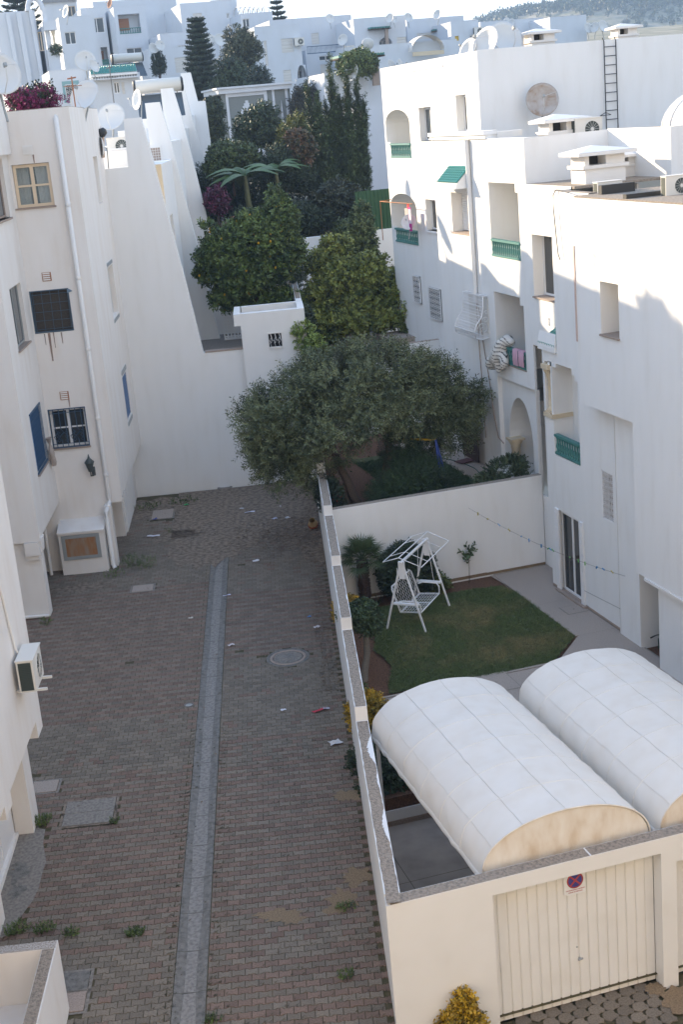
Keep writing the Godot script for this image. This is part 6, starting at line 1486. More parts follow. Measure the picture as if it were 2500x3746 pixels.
func make_swing():
	var o = thing("garden_swing", "bare white metal swing seat frame without cushions on the lawn", "garden swing", V(9.67, 0.7, -29.2))
	var ax = V(1.12, 0, -1.34).normalized(); var fw = V(0.76, 0, 0.69).normalized(); var c = V(9.69, 0, -29.22)
	var P = func(a, f, y): return c + ax * a + fw * f + V(0, 0.7 + y, 0)
	var st
	for s in [-1, 1]:
		for f in [-0.50, 0.50]:
			st = S0(); tube(st, [P.call(s * 0.87, f, 0.0), P.call(s * 0.86, f * 0.12, 1.56)], 0.028, 8); part("leg", st, M.iron_white, o)
		st = S0(); box(st, Transform3D(Basis(fw, Vector3.UP, fw.cross(Vector3.UP)), P.call(s * 0.86, 0, 1.36)), -0.075, -0.06, -0.03, 0.075, 0.36, 0.03); part("bracket", st, M.iron_white, o)
		st = S0(); box(st, Transform3D(Basis(fw, Vector3.UP, fw.cross(Vector3.UP)), P.call(s * 0.80, 0.02, 0.64)), -0.32, -0.02, -0.05, 0.32, 0.02, 0.05); part("side_rail", st, M.iron_white, o)
		st = S0(); tube(st, [P.call(s * 0.72, -0.18, 1.5), P.call(s * 0.70, -0.22, 0.86)], 0.008, 4); tube(st, [P.call(s * 0.72, 0.1, 1.5), P.call(s * 0.70, 0.2, 0.62)], 0.008, 4); part("chain", st, M.iron_white, o)
		st = S0(); tube(st, [P.call(s * 0.66, -0.22, 0.62), P.call(s * 0.68, -0.1, 0.66), P.call(s * 0.68, 0.26, 0.66), P.call(s * 0.67, 0.33, 0.58), P.call(s * 0.66, 0.33, 0.4)], 0.020, 7); part("armrest", st, M.iron_white, o)
	st = S0(); tube(st, [P.call(-0.95, 0, 1.70), P.call(0.95, 0, 1.70)], 0.036, 8); part("top_bar", st, M.iron_white, o)
	st = S0(); var R = [P.call(-0.98, -0.42, 1.72), P.call(0.98, -0.42, 1.72), P.call(1.0, 0.0, 1.86), P.call(0.98, 0.55, 1.66), P.call(-0.98, 0.55, 1.66), P.call(-1.0, 0.0, 1.86)]
	tube(st, R, 0.013, 6, true); tube(st, [R[5], R[2]], 0.013, 6); tube(st, [P.call(-0.55, -0.42, 1.72), P.call(-0.55, 0.0, 1.86), P.call(-0.55, 0.55, 1.66)], 0.009, 5); tube(st, [P.call(0.45, -0.42, 1.72), P.call(0.45, 0.0, 1.86), P.call(0.45, 0.55, 1.66)], 0.009, 5); part("roof_frame", st, M.iron_white, o)
	st = S0(); tube(st, [P.call(-0.66, -0.20, 0.36), P.call(0.66, -0.20, 0.36), P.call(0.66, 0.33, 0.40), P.call(-0.66, 0.33, 0.40)], 0.018, 7, true); tube(st, [P.call(0, -0.2, 0.36), P.call(0, 0.33, 0.40)], 0.015, 6); var seat = part("seat_frame", st, M.iron_white, o)
	st = S0(); tube(st, [P.call(-0.66, -0.20, 0.36), P.call(-0.66, -0.38, 0.92), P.call(-0.6, -0.40, 0.98), P.call(0.6, -0.40, 0.98), P.call(0.66, -0.38, 0.92), P.call(0.66, -0.20, 0.36)], 0.018, 7); var back = part("back_frame", st, M.iron_white, o)
	for k in 7:   # zigzag springs
		st = S0(); var a = []; var b = []; var f = -0.15 + k * 0.07
		for e in 23: a.append(P.call(-0.64 + e * 1.28 / 22, f + 0.018 * (1 if e % 2 else -1), 0.37 + (f + 0.2) * 0.07))
		tube(st, a, 0.007, 4); part("spring", st, M.iron_white, seat)
	for k in 12:
		st = S0(); var a = []; var u = -0.58 + k * 1.16 / 11
		for e in 13: var t = e / 12.0; a.append(P.call(u + 0.02 * (1 if e % 2 else -1), lerp(-0.21, -0.395, t), lerp(0.38, 0.96, t)))
		tube(st, a, 0.007, 4); part("spring", st, M.iron_white, back)

func blobs_in(c, r, n, br, seed_, flat_ = 1.0):
	var q = RandomNumberGenerator.new(); q.seed = seed_
	var out = []
	for k in n:
		var d = V(q.randfn(), q.randfn(), q.randfn()).normalized() * pow(q.randf(), 0.4)
		var s = br * q.randf_range(0.75, 1.25)
		out.append([c + V(d.x * (r.x - br * 0.8), d.y * (r.y - br * 0.6), d.z * (r.z - br * 0.8)), V(s, s * flat_, s)])
	return out
func make_plants():
	var olive_s = sprig(12, 0.075, 0.022, 0.26, 3); var broad = sprig(9, 0.11, 0.065, 0.20, 4); var small = sprig(10, 0.05, 0.034, 0.12, 5); var needle = sprig(16, 0.07, 0.012, 0.22, 6)
	# olive over the alley wall
	var o = thing("olive_tree", "broad grey green olive tree leaning over the alley wall", "olive tree", V(9.7, 2.55, -33.5))
	var st = S0()
	limb(st, V(9.62, 2.5, -33.35), V(9.2, 3.9, -33.9), 0.13, 0.10, 0.08, 1); limb(st, V(9.2, 3.9, -33.9), V(8.0, 5.2, -34.3), 0.10, 0.03, 0.15, 2); limb(st, V(9.2, 3.9, -33.9), V(9.5, 5.8, -34.8), 0.09, 0.03, 0.15, 3); limb(st, V(9.4, 2.5, -33.5), V(8.9, 3.6, -34.0), 0.09, 0.05, 0.08, 9)
	limb(st, V(9.98, 2.5, -33.2), V(10.75, 4.0, -33.9), 0.14, 0.10, 0.12, 4); limb(st, V(10.75, 4.0, -33.9), V(12.2, 5.2, -34.4), 0.10, 0.03, 0.15, 5); limb(st, V(10.75, 4.0, -33.9), V(10.9, 5.9, -34.9), 0.09, 0.03, 0.1, 6)
	part("trunk", st, M.bark, o)
	var bl = []
	for q in [[10.3, 5.35, -34.5, 1.5, 1.15, 1.5], [9.3, 5.45, -34.5, 1.3, 1.0, 1.4], [8.3, 5.0, -34.4, 1.1, 0.95, 1.2], [7.6, 4.75, -34.3, 0.85, 0.85, 0.9], [7.4, 4.0, -34.2, 0.6, 0.8, 0.7], [8.1, 3.9, -34.1, 0.8, 0.9, 0.9], [7.75, 3.15, -34.1, 0.55, 0.6, 0.6], [8.5, 3.0, -34.0, 0.6, 0.55, 0.7], [8.9, 4.2, -33.4, 0.9, 0.9, 0.8], [9.9, 4.5, -33.3, 0.9, 0.7, 0.8], [11.3, 5.5, -34.6, 1.2, 0.95, 1.3], [12.2, 5.1, -34.6, 1.0, 0.9, 1.1], [12.9, 4.6, -34.5, 0.8, 0.9, 0.9], [12.2, 3.9, -34.0, 0.8, 0.8, 0.8], [11.3, 4.5, -33.5, 0.8, 0.75, 0.7], [12.75, 3.7, -34.1, 0.55, 0.7, 0.6], [11.8, 3.4, -33.8, 0.5, 0.5, 0.5], [10.7, 6.1, -34.9, 0.9, 0.6, 0.9], [9.5, 6.0, -34.8, 0.8, 0.5, 0.9], [13.2, 4.3, -34.5, 0.5, 0.6, 0.6], [7.1, 4.7, -34.3, 0.4, 0.5, 0.5]]: bl.append([V(q[0], 3.0 + (q[1] - 3.0) * 0.86 + 0.42, q[2]), V(q[3], q[4] * 0.84, q[5])])
	crown(o, "crown", bl, 12500, olive_s, Color(0.034, 0.050, 0.018), Color(0.175, 0.205, 0.095), 21, 0.15, 0.85, 1.6, 0.84, 1.3)
	# shoots standing up from the crown
	var up = []
	var r = RandomNumberGenerator.new(); r.seed = 5
	for k in 26: up.append([V(r.randf_range(7.8, 13.0), 0, r.randf_range(-35, -34)), V(0.05, 0.28, 0.05)])
	for b in up: b[0].y = 5.85 - 0.16 * pow(b[0].x - 10.2, 2.0) + r.randf_range(0.1, 0.5)
	crown(o, "shoots", up, 420, olive_s, Color(0.07, 0.085, 0.055), Color(0.13, 0.145, 0.10), 22, 1.5, 0.6, 1.0)
	# fan palm
	o = thing("fan_palm", "small fan palm with a shaggy dark trunk beside the clipped round bush", "palm", V(8.85, 0.68, -30.85))
	st = S0(); var pts = []; var rs = []
	for k in 12: pts.append(V(8.85 + 0.03 * sin(k * 0.5), 0.66 + k * 0.105, -30.85)); rs.append(0.115 + 0.012 * (k % 2) + 0.015 * sin(k * 0.28))
	tube(st, pts, rs, 12); part("trunk", st, M.bark_dark, o)
	r.seed = 9; var sh = []; var sc = []
	for k in 520:
		var a = r.randf() * TAU; var y = r.randf_range(0.68, 1.8); var d = V(cos(a), 0, sin(a))
		sh.append(Transform3D(Basis(Quaternion(Vector3.UP, (d * 0.8 + V(0, 0.8, 0)).normalized())), V(8.85, y, -30.85) + d * 0.11)); var v = r.randf_range(0.6, 1.5); sc.append(Color(0.075 * v, 0.05 * v, 0.036 * v))
	var lf = S0(); tri(lf, V(-0.022, 0, 0), V(0.022, 0, 0), V(0, 0.085, 0.01)); lf.generate_normals()
	stuff(multi("leaf_bases", lf.commit(), sh, sc, o))
	fronds(o, V(8.87, 1.86, -30.85), 30, 4)
	# clipped round bush
	o = thing("round_bush", "dense dark green bush clipped to a ball behind the swing", "bush", V(9.93, 0.68, -30.75))
	st = S0(); limb(st, V(9.93, 0.6, -30.75), V(9.93, 1.3, -30.75), 0.05, 0.03, 0.02, 3); part("stem", st, M.bark_dark, o)
	crown(o, "crown", [[V(9.93, 1.42, -30.62), V(0.70, 0.68, 0.50)]], 5200, small, Color(0.020, 0.034, 0.016), Color(0.05, 0.078, 0.034), 31, 0.3, 0.8, 1.2)
	# little tree trained on a leaning pale trunk
	o = thing("topiary_tree", "small tree with pale leaning trunk and clipped head in the red soil", "small tree", V(7.37, 0.68, -26.4))
	st = S0(); tube(st, [V(7.34, 0.62, -26.3), V(7.44, 0.85, -26.45), V(7.55, 1.15, -26.55), V(7.58, 1.5, -26.6), V(7.62, 1.75, -26.65)], [0.10, 0.085, 0.075, 0.07, 0.06], 9); tube(st, [V(7.58, 1.5, -26.6), V(7.48, 1.95, -26.8)], [0.05, 0.03], 7); part("trunk", st, M.bark_pale, o)
	crown(o, "crown", [[V(7.58, 2.0, -26.75), V(0.30, 0.26, 0.30)], [V(7.68, 1.8, -26.7), V(0.24, 0.24, 0.25)], [V(7.35, 1.98, -26.9), V(0.22, 0.15, 0.25)]], 1900, small, Color(0.028, 0.05, 0.022), Color(0.065, 0.105, 0.045), 33, 0.3)
	for q in [[V(7.98, 0.68, -29.55), V(0.26, 0.36, 0.30), "yellow leaved clipped bush between the palm and the leaning small tree", 41], [V(6.62, 0.68, -23.6), V(0.36, 0.42, 0.40), "yellow leaved bush half hidden by the left carport vault", 42], [V(5.14, -0.1, -15.0), V(0.30, 0.34, 0.17), "yellow flowering bush against the garage wall at the bottom edge", 43]]:
		o = thing("yellow_bush", q[2], "bush", q[0], "yellow bushes")
		st = S0(); limb(st, q[0], q[0] + V(0, 0.4, 0), 0.03, 0.02, 0.02, 4); part("stem", st, M.bark_dark, o)
		var cb = [[q[0] + V(0, q[1].y * 1.05, 0), q[1]]]
		if q[3] == 43: cb.append([q[0] + V(0.06, 0.82, 0.0), V(0.07, 0.16, 0.06)])
		crown(o, "crown", cb, 1500, small, Color(0.10, 0.085, 0.015), Color(0.52, 0.32, 0.012), q[3], 0.5)
	o = thing("sapling", "thin young shoot with few leaves by the dividing wall", "sapling", V(11.72, 0.7, -30.98))
	st = S0(); tube(st, [V(11.72, 0.68, -30.98), V(11.74, 1.1, -30.98), V(11.76, 1.62, -30.97)], [0.01, 0.008, 0.004], 5); part("stem", st, M.bark, o)
	crown(o, "leaves", [[V(11.73, 1.15, -30.97), V(0.10, 0.12, 0.08)], [V(11.78, 1.5, -30.97), V(0.12, 0.12, 0.08)]], 9, broad, Color(0.04, 0.07, 0.03), Color(0.09, 0.14, 0.05), 35, 0.4)
	o = thing("small_shrub", "low light green shrub beside the swing's rear leg", "shrub", V(10.72, 0.68, -30.75))
	crown(o, "leaves", [[V(10.72, 0.85, -30.75), V(0.28, 0.2, 0.2)]], 170, broad, Color(0.05, 0.075, 0.02), Color(0.16, 0.19, 0.05), 36, 0.6, 0.6, 0.9)
	for q in [[V(8.55, 0.68, -30.7), 46, "spiky dark leaves left of the palm foot"], [V(9.1, 0.68, -30.6), 47, "spiky dark leaves right of the palm foot"]]:
		o = thing("spiky_plant", q[2], "plant", q[0], "spiky plants round the palm"); st = S0(); r.seed = q[1]
		for k in 18:
			var a = r.randf() * TAU; var d = V(cos(a), r.randf_range(0.5, 1.6), sin(a)).normalized() * r.randf_range(0.25, 0.4); var w = d.cross(Vector3.UP).normalized() * 0.018
			tri(st, q[0] - w, q[0] + w, q[0] + d)
		part("leaves", st, mat_leafy(lin(0.03, 0.05, 0.025)), o)
	o = thing("seedling", "small green seedling in the red soil before the terrace corner", "plant", V(7.0, 0.68, -25.0))
	crown(o, "leaves", [[V(7.0, 0.85, -25.0), V(0.15, 0.2, 0.2)]], 110, small, Color(0.03, 0.06, 0.02), Color(0.07, 0.12, 0.04), 37, 0.8)
	o = thing("low_hedge", "dark low shrubs in the bed between alley wall and left carport", "hedge", V(6.3, 0.6, -22))
	crown(o, "leaves", [[V(6.35, 0.55, -21.7), V(0.55, 0.35, 0.5)], [V(6.25, 0.6, -22.5), V(0.35, 0.35, 0.5)], [V(6.8, 0.5, -21.6), V(0.5, 0.3, 0.4)]], 2600, small, Color(0.016, 0.03, 0.012), Color(0.04, 0.07, 0.022), 38, 0.5)
	o = thing("gap_shrub", "dark leaves showing between the carport vaults", "shrub", V(9.0, 0.7, -21.4))
	crown(o, "leaves", [[V(8.9, 0.95, -21.4), V(0.6, 0.4, 0.3)]], 900, small, Color(0.012, 0.02, 0.008), Color(0.03, 0.05, 0.015), 39, 0.5)
	o = thing("wall_shrub", "light green sprawling shrub on the house side of the dividing wall", "shrub", V(13.4, 2.55, -32.2))
	crown(o, "leaves", [[V(13.35, 2.95, -32.2), V(0.65, 0.5, 0.6)], [V(12.9, 2.85, -32.0), V(0.5, 0.35, 0.5)], [V(13.7, 3.2, -32.3), V(0.35, 0.3, 0.4)]], 2300, small, Color(0.035, 0.055, 0.025), Color(0.09, 0.125, 0.05), 40, 0.5, 0.6, 1.0, 0.7, 2.0)
	o = thing("conifer_shrub", "dark feathery conifer bush under the olive trunks", "shrub", V(11.0, 2.55, -32.8))
	crown(o, "leaves", [[V(11.0, 3.1, -32.6), V(0.9, 0.6, 0.8)], [V(10.3, 2.9, -32.6), V(0.6, 0.4, 0.6)], [V(11.6, 2.9, -32.4), V(0.6, 0.4, 0.6)], [V(11.0, 3.7, -33.6), V(0.5, 0.7, 0.5)]], 3600, needle, Color(0.012, 0.028, 0.010), Color(0.04, 0.075, 0.022), 44, 0.1)
	o = thing("red_flowers", "shrub with red flowers in the dark corner behind the alley wall", "shrub", V(8.8, 2.55, -33.0))
	crown(o, "leaves", [[V(8.75, 2.95, -33.0), V(0.3, 0.5, 0.6)]], 700, small, Color(0.012, 0.025, 0.01), Color(0.03, 0.05, 0.02), 45, 0.5)
	crown(o, "flowers", [[V(8.7, 3.0, -32.8), V(0.2, 0.5, 0.5)]], 26, small, Color(0.25, 0.008, 0.012), Color(0.4, 0.015, 0.02), 46, 0.5, 0.4, 0.7)
	# citrus trees in the upper gardens
	o = thing("lemon_tree", "citrus tree full of yellow fruit over the small shed", "lemon tree", al(-1.4, 5.2, 31.5))
	st = S0(); limb(st, al(-1.4, 5.1, 31.5), al(-1.3, 7.6, 31.6), 0.14, 0.09, 0.1, 5); limb(st, al(-1.3, 7.4, 31.6), al(-2.6, 8.4, 31.2), 0.07, 0.03, 0.1, 6); limb(st, al(-1.3, 7.4, 31.6), al(-0.3, 9.0, 31.6), 0.07, 0.03, 0.1, 7); part("trunk", st, M.bark, o)
	bl = []
	for q in [[-0.9, 8.7, 1.25, 1.05], [-1.9, 8.5, 1.1, 1.0], [-0.3, 9.3, 0.75, 0.75], [-0.25, 8.3, 0.8, 0.9], [-1.7, 7.6, 1.0, 0.8], [-0.8, 7.8, 0.9, 0.7], [-2.4, 7.9, 0.7, 0.6], [-2.85, 8.3, 0.4, 0.35], [-2.9, 7.75, 0.4, 0.3], [-0.25, 10.0, 0.28, 0.5], [-2.75, 9.2, 0.14, 0.6], [-1.3, 9.3, 0.6, 0.5], [-2.0, 7.0, 0.7, 0.5], [-2.45, 6.85, 0.4, 0.45], [-2.55, 8.75, 0.35, 0.3], [-0.6, 6.75, 0.55, 0.35], [-0.1, 6.7, 0.35, 0.3], [-1.3, 6.75, 0.45, 0.35]]: bl.append([al(q[0], q[1] - 0.1, 31.4), V(q[2] * 0.84, q[3] * 0.80, min(q[2], 0.95) * 0.85)])
	crown(o, "crown", bl, 7200, broad, Color(0.028, 0.055, 0.014), Color(0.125, 0.18, 0.04), 51, 0.3, 0.8, 1.4, 0.72, 1.5)
	fruit(o, bl, 60, 52)
	o = thing("citrus_tree", "large yellow green citrus tree in front of the far house", "citrus tree", V(14.0, 4.9, -46))
	st = S0(); limb(st, V(13.9, 4.8, -45.5), V(13.9, 6.2, -45.7), 0.14, 0.10, 0.05, 5); limb(st, V(13.9, 6.0, -45.7), V(12.9, 7.2, -46), 0.07, 0.03, 0.1, 6); limb(st, V(13.9, 6.0, -45.7), V(14.8, 7.0, -45.6), 0.07, 0.03, 0.1, 7); part("trunk", st, M.bark, o)
	bl = []
	for q in [[13.3, 7.0, -46, 1.1, 0.9], [14.1, 7.2, -45.8, 0.9, 0.8], [13.9, 6.3, -45.6, 1.1, 0.8], [14.7, 6.4, -45.4, 0.7, 0.7], [12.6, 6.6, -46.2, 0.8, 0.8], [12.2, 6.1, -46.2, 0.7, 0.8], [14.2, 5.7, -45.2, 0.8, 0.5], [13.2, 5.7, -45.4, 0.9, 0.6], [12.6, 7.7, -46.6, 0.6, 0.5], [13.4, 8.0, -46.5, 0.22, 0.6], [12.9, 8.3, -46.5, 0.25, 0.3], [15.0, 5.6, -44.3, 0.35, 0.4], [15.1, 6.1, -44.2, 0.3, 0.3], [12.1, 5.6, -45.4, 0.6, 0.6]]: bl.append([V(q[0] + 0.25, q[1] - 0.15, q[2]), V(q[3] * 0.84, q[4] * 0.82, min(q[3], 0.9) * 0.85)])
	crown(o, "crown", bl, 7600, broad, Color(0.05, 0.08, 0.016), Color(0.24, 0.27, 0.055), 53, 0.35, 0.8, 1.4, 0.72, 1.5)
	o = thing("tall_shrub", "bright leafy shrub rising beside the far house above the white wall", "shrub", V(15.6, 7.0, -50.5))
	crown(o, "leaves", [[V(15.3, 7.8, -50.0), V(0.6, 0.9, 0.6)], [V(14.9, 8.2, -50.3), V(0.35, 0.4, 0.4)], [V(15.6, 8.6, -50.3), V(0.3, 0.6, 0.3)]], 1500, broad, Color(0.04, 0.065, 0.02), Color(0.11, 0.14, 0.04), 54, 0.5)
	o = thing("vine_shrub", "bright yellow green vine shrub behind the alley end wall", "shrub", V(10.5, 4, -40.4))
	crown(o, "leaves", [[V(10.75, 5.3, -40.7), V(0.35, 0.65, 0.35)], [V(10.6, 5.9, -41.5), V(0.3, 0.5, 0.4)], [V(11.2, 5.0, -40.75), V(0.5, 0.35, 0.3)], [V(11.6, 4.9, -41.5), V(0.4, 0.4, 0.3)]], 1500, broad, Color(0.07, 0.11, 0.02), Color(0.20, 0.27, 0.05), 55, 0.4, 0.6, 1.0)
	o = thing("back_shrub", "dull green shrub left of the citrus tree under the white wall", "shrub", V(11.9, 5, -48.5))
	crown(o, "leaves", [[V(11.7, 6.6, -48.5), V(0.7, 1.2, 0.7)], [V(12.3, 7.2, -49.5), V(0.8, 0.9, 0.8)], [V(11.5, 5.7, -45.0), V(0.45, 0.7, 0.5)]], 2600, small, Color(0.03, 0.05, 0.03), Color(0.08, 0.105, 0.055), 56, 0.5, 1.0, 1.7)
	# top garden: cypresses, bananas, dark hedge
	o = thing("cypress_clump", "clump of dark columnar cypresses with pointed tops before the white houses", "cypress", V(17.2, 7.9, -58))
	st = S0(); limb(st, V(17.2, 7.9, -58), V(17.2, 11, -58), 0.2, 0.1, 0.05, 3); part("trunk", st, M.bark, o)
	bl = []
	r.seed = 61
	for q in [[16.02, 13.75, 0.40], [16.3, 13.2, 0.42], [17.1, 14.75, 0.34], [17.42, 13.3, 0.40], [17.88, 14.35, 0.32], [18.2, 14.1, 0.30], [18.4, 13.0, 0.36], [16.75, 12.9, 0.42], [17.7, 12.9, 0.42]]:
		for k in 12:
			var t = k / 11.0; var y = lerp(8.8, float(q[1]) - 0.2, t); var w = q[2] * (1.0 - 0.85 * pow(t, 2.0)) * (0.7 + 0.3 * sin(PI * min(1.0, t * 1.6 + 0.2)))
			bl.append([V(lerp(17.2, float(q[0]), 0.62 + 0.38 * t), y, -58 + 0.35 * sin(q[0] * 9.0)), V(w, 0.42, w)])
	crown(o, "crown", bl, 17000, sprig(14, 0.09, 0.034, 0.22, 66), Color(0.018, 0.036, 0.010), Color(0.075, 0.11, 0.024), 62, 1.3, 0.9, 1.5)
	banana(V(12.3, 7.9, -55.2), 71, "banana plant with long arching leaves, left of two, behind the lemon tree"); banana(V(13.7, 7.9, -55.6), 72, "banana plant with long arching leaves, right of two, behind the lemon tree")
	for q in [[V(14.7, 12.1, -62), V(1.05, 0.95, 0.9), "dense rounded dark bush before the tiled pavilion", 81, Color(0.018, 0.034, 0.014), Color(0.06, 0.085, 0.032)], [V(15.9, 11.9, -60), V(0.7, 0.75, 0.7), "bush turning yellow and orange beside the cypresses", 82, Color(0.05, 0.06, 0.012), Color(0.20, 0.19, 0.03)], [V(12.4, 11.1, -58), V(1.3, 0.7, 0.8), "leafy green hedge above the banana plants", 83, Color(0.03, 0.05, 0.018), Color(0.085, 0.12, 0.035)], [V(14.4, 10.5, -57), V(1.5, 1.0, 0.8), "dark shrub mass between bananas and cypresses", 84, Color(0.015, 0.03, 0.012), Color(0.045, 0.07, 0.025)], [V(13.5, 8.6, -53.4), V(2.4, 0.9, 0.7), "dark overgrown hedge along the top of the white wall", 85, Color(0.012, 0.024, 0.010), Color(0.035, 0.055, 0.02)], [V(16.0, 9.0, -54), V(1.2, 0.8, 0.7), "dark climbing plant with red flecks under the cypresses", 86, Color(0.014, 0.024, 0.010), Color(0.045, 0.05, 0.022)], [V(12.6, 9.3, -60.5), V(2.6, 1.6, 1.2), "broad dark shrub mass filling the top garden behind the bananas", 75, Color(0.014, 0.028, 0.011), Color(0.05, 0.075, 0.025)], [V(16.6, 10.2, -61.5), V(2.2, 1.7, 1.0), "broad dark shrub mass behind the cypress trunks", 76, Color(0.014, 0.027, 0.011), Color(0.05, 0.07, 0.025)], [V(15.2, 11.4, -56.8), V(0.5, 0.6, 0.5), "red flowered shrub left of the cypresses", 87, Color(0.03, 0.045, 0.02), Color(0.16, 0.07, 0.03)], [V(10.9, 9.7, -54.5), V(0.32, 0.4, 0.4), "purple bougainvillea low behind the terrace fins", 88, Color(0.03, 0.012, 0.02), Color(0.13, 0.015, 0.06)]]:
		o = thing("garden_bush", q[2], "bush", q[0] - V(0, q[1].y, 0), "bushes in the top garden")
		st = S0(); limb(st, q[0] - V(0, q[1].y + 0.8, 0), q[0], 0.06, 0.03, 0.05, 3); part("stem", st, M.bark_dark, o)
		crown(o, "crown", blobs_in(q[0], q[1], 14, min(q[1].x, q[1].y) * 0.62, q[3]), int(2700 * q[1].x), broad if q[1].x < 1.4 else small, q[4], q[5], q[3], 0.4, 1.0, 1.5)
	# weeds in the joints of the alley
	var wd = struct("alley_weeds")
	var xf = []; var cs = []; r.seed = 90
	var tuft = S0(); r.seed = 91
	for k in 11:
		var a = r.randf() * TAU; var d = V(cos(a) * 0.8, r.randf_range(0.4, 1.2), sin(a) * 0.8).normalized() * r.randf_range(0.03, 0.065); var w = d.cross(Vector3.UP).normalized() * 0.007; var b = V(r.randf_range(-0.025, 0.025), 0, r.randf_range(-0.012, 0.012))
		tri(tuft, b - w, b + w, b + d)
	tuft.generate_normals(); var tm = tuft.commit()
	for k in 2100:
		var s; var t
		if k % 3 == 0: s = r.randf_range(-6.2, -3.25); t = r.randf_range(0.6, 12)
		elif k % 3 == 1: s = -3.2 + r.randfn() * 0.07 if r.randf() < 0.6 else -2.58 + r.randfn() * 0.06; t = r.randf_range(0.5, 10)
		else: s = r.randf_range(-2.5, -0.05); t = pow(r.randf(), 1.5) * 9.0
		if r.randf() < 0.10: s = r.randf_range(-6.6, -3.4); t = r.randf_range(12, 25)
		t = round(t / 0.14) * 0.14 + 0.005 * r.randfn() + 0.07
		if s < -5.5 and t > 3.4 and t < 6.7: continue
		xf.append(Transform3D(Basis(Vector3.UP, -TH + r.randf_range(-0.2, 0.2)).scaled(V(r.randf_range(0.6, 1.5), r.randf_range(0.2, 0.6), r.randf_range(0.4, 0.8))), al(s, yg(t) - 0.006, t)))
		var v = r.randf_range(0.5, 1.3); cs.append(Color(0.055 * v, 0.068 * v, 0.02 * v).lerp(Color(0.08 * v, 0.055 * v, 0.025 * v), r.randf() * 0.8))
	stuff(multi("joint_weeds", tm, xf, cs, wd))
	for q in [[-5.35, 20.35, 0.35, 0.45, 320, "tall weeds at the foot of the downpipe"], [-4.9, 20.1, 0.3, 0.4, 200, "weeds growing right of the downpipe foot"], [-5.8, 19.7, 0.35, 0.25, 130, "dry weeds in front of the meter box"], [-5.3, 25.6, 0.5, 0.25, 200, "weeds in the corner where house and end wall meet"], [-4.2, 25.9, 0.6, 0.22, 220, "row of weeds along the foot of the end wall"], [-7.2, 16.6, 0.2, 0.25, 100, "weed clump at the side house corner"], [-5.85, 6.75, 0.22, 0.22, 260, "weed clump beside the near pillar and cover"], [-5.75, 3.45, 0.25, 0.2, 200, "weed clump nearest the left picture edge"], [-5.3, 3.4, 0.22, 0.16, 160, "weed clump just right of the nearest left one"], [-4.85, 3.2, 0.16, 0.12, 110, "small weed tuft above the planter wall corner"], [-3.83, 3.04, 0.2, 0.06, 200, "weeds round the small drain cap"], [-0.6, 1.4, 0.14, 0.14, 90, "weed tuft near the garden wall at the bottom"], [-4.5, 6.5, 0.08, 0.12, 60, "weed at the corner of the pair of cover plates"], [-4.5, 22.9, 0.15, 0.25, 40, "lone weeds in the dust near the closed end"], [-0.5, 3.1, 0.18, 0.1, 90, "moss and weeds beside the sand spill"], [-2.55, 0.75, 0.15, 0.08, 80, "weed tuft on the right rim of the gutter at the bottom"]]:
		o = thing("weed", q[5], "weeds", al(q[0], yg(q[1]), q[1]), "weed clumps in the alley")
		crown(o, "leaves", [[al(q[0], yg(q[1]) + q[3] * 0.25, q[1]), V(q[2] * 0.9, q[3] * 0.5, q[2] * 0.6)]], int(q[4] * 0.55), small if q[3] < 0.3 else needle, Color(0.035, 0.06, 0.014), Color(0.13, 0.19, 0.04), int(q[1] * 10 + 100), 1.2, 0.3, 0.6)
func fruit(o, bl, n, seed_):
	var r = RandomNumberGenerator.new(); r.seed = seed_
	var sm = S0(); lathe(sm, Vector3.ZERO, [[0.0, -0.045], [0.032, -0.028], [0.04, 0.0], [0.032, 0.03], [0.0, 0.05]], 8); sm.generate_normals(); var mesh = sm.commit()
	var m = mat(lin(0.62, 0.36, 0.015), 0.5)
	for k in n:
		var b = bl[r.randi() % 14]; var d = V(r.randfn(), r.randfn() - 0.2, abs(r.randfn()) + 0.4).normalized()
		var mi = part("lemon", mesh, m, o, true); mi.position = b[0] + d * b[1] * 1.02 - o.position
func banana(p, seed_, label):
	var o = thing("banana_plant", label, "banana plant", p, "banana plants"); var r = RandomNumberGenerator.new(); r.seed = seed_
	var st = S0(); tube(st, [p, p + V(0.05, 1.3, 0), p + V(0.0, 2.6, 0.05)], [0.16, 0.13, 0.08], 9); part("stem", st, mat_leafy(lin(0.09, 0.10, 0.04)), o)
	for k in 11:
		var an = k * 2.4 + r.randf() * 0.5; var el = r.randf_range(0.5, 1.35); var ln = r.randf_range(1.5, 2.2)
		var d = V(cos(an), 0, sin(an)); var side = V(-sin(an), 0, cos(an)); st = S0(); var pv = null
		for e in 11:
			var t = e / 10.0; var c = p + V(0, 2.5, 0) + d * ln * (cos(el) * t + 0.35 * t * t) + V(0, ln * (sin(el) * t - 0.72 * t * t), 0)
			var w = 0.27 * sin(PI * pow(clamp(t * 0.92 + 0.05, 0, 1), 0.8)) * (0.15 if t < 0.15 else 1.0)
			var cur = [c - side * w + V(0, -w * 0.35, 0), c, c + side * w + V(0, -w * 0.35, 0)]
			if pv: quad(st, pv[1], pv[0], cur[0], cur[1]); quad(st, pv[2], pv[1], cur[1], cur[2])
			pv = cur
		var v = r.randf_range(0.7, 1.3); part("leaf", st, mat_leafy(lin(0.050 * v, 0.095 * v, 0.022 * v)), o)

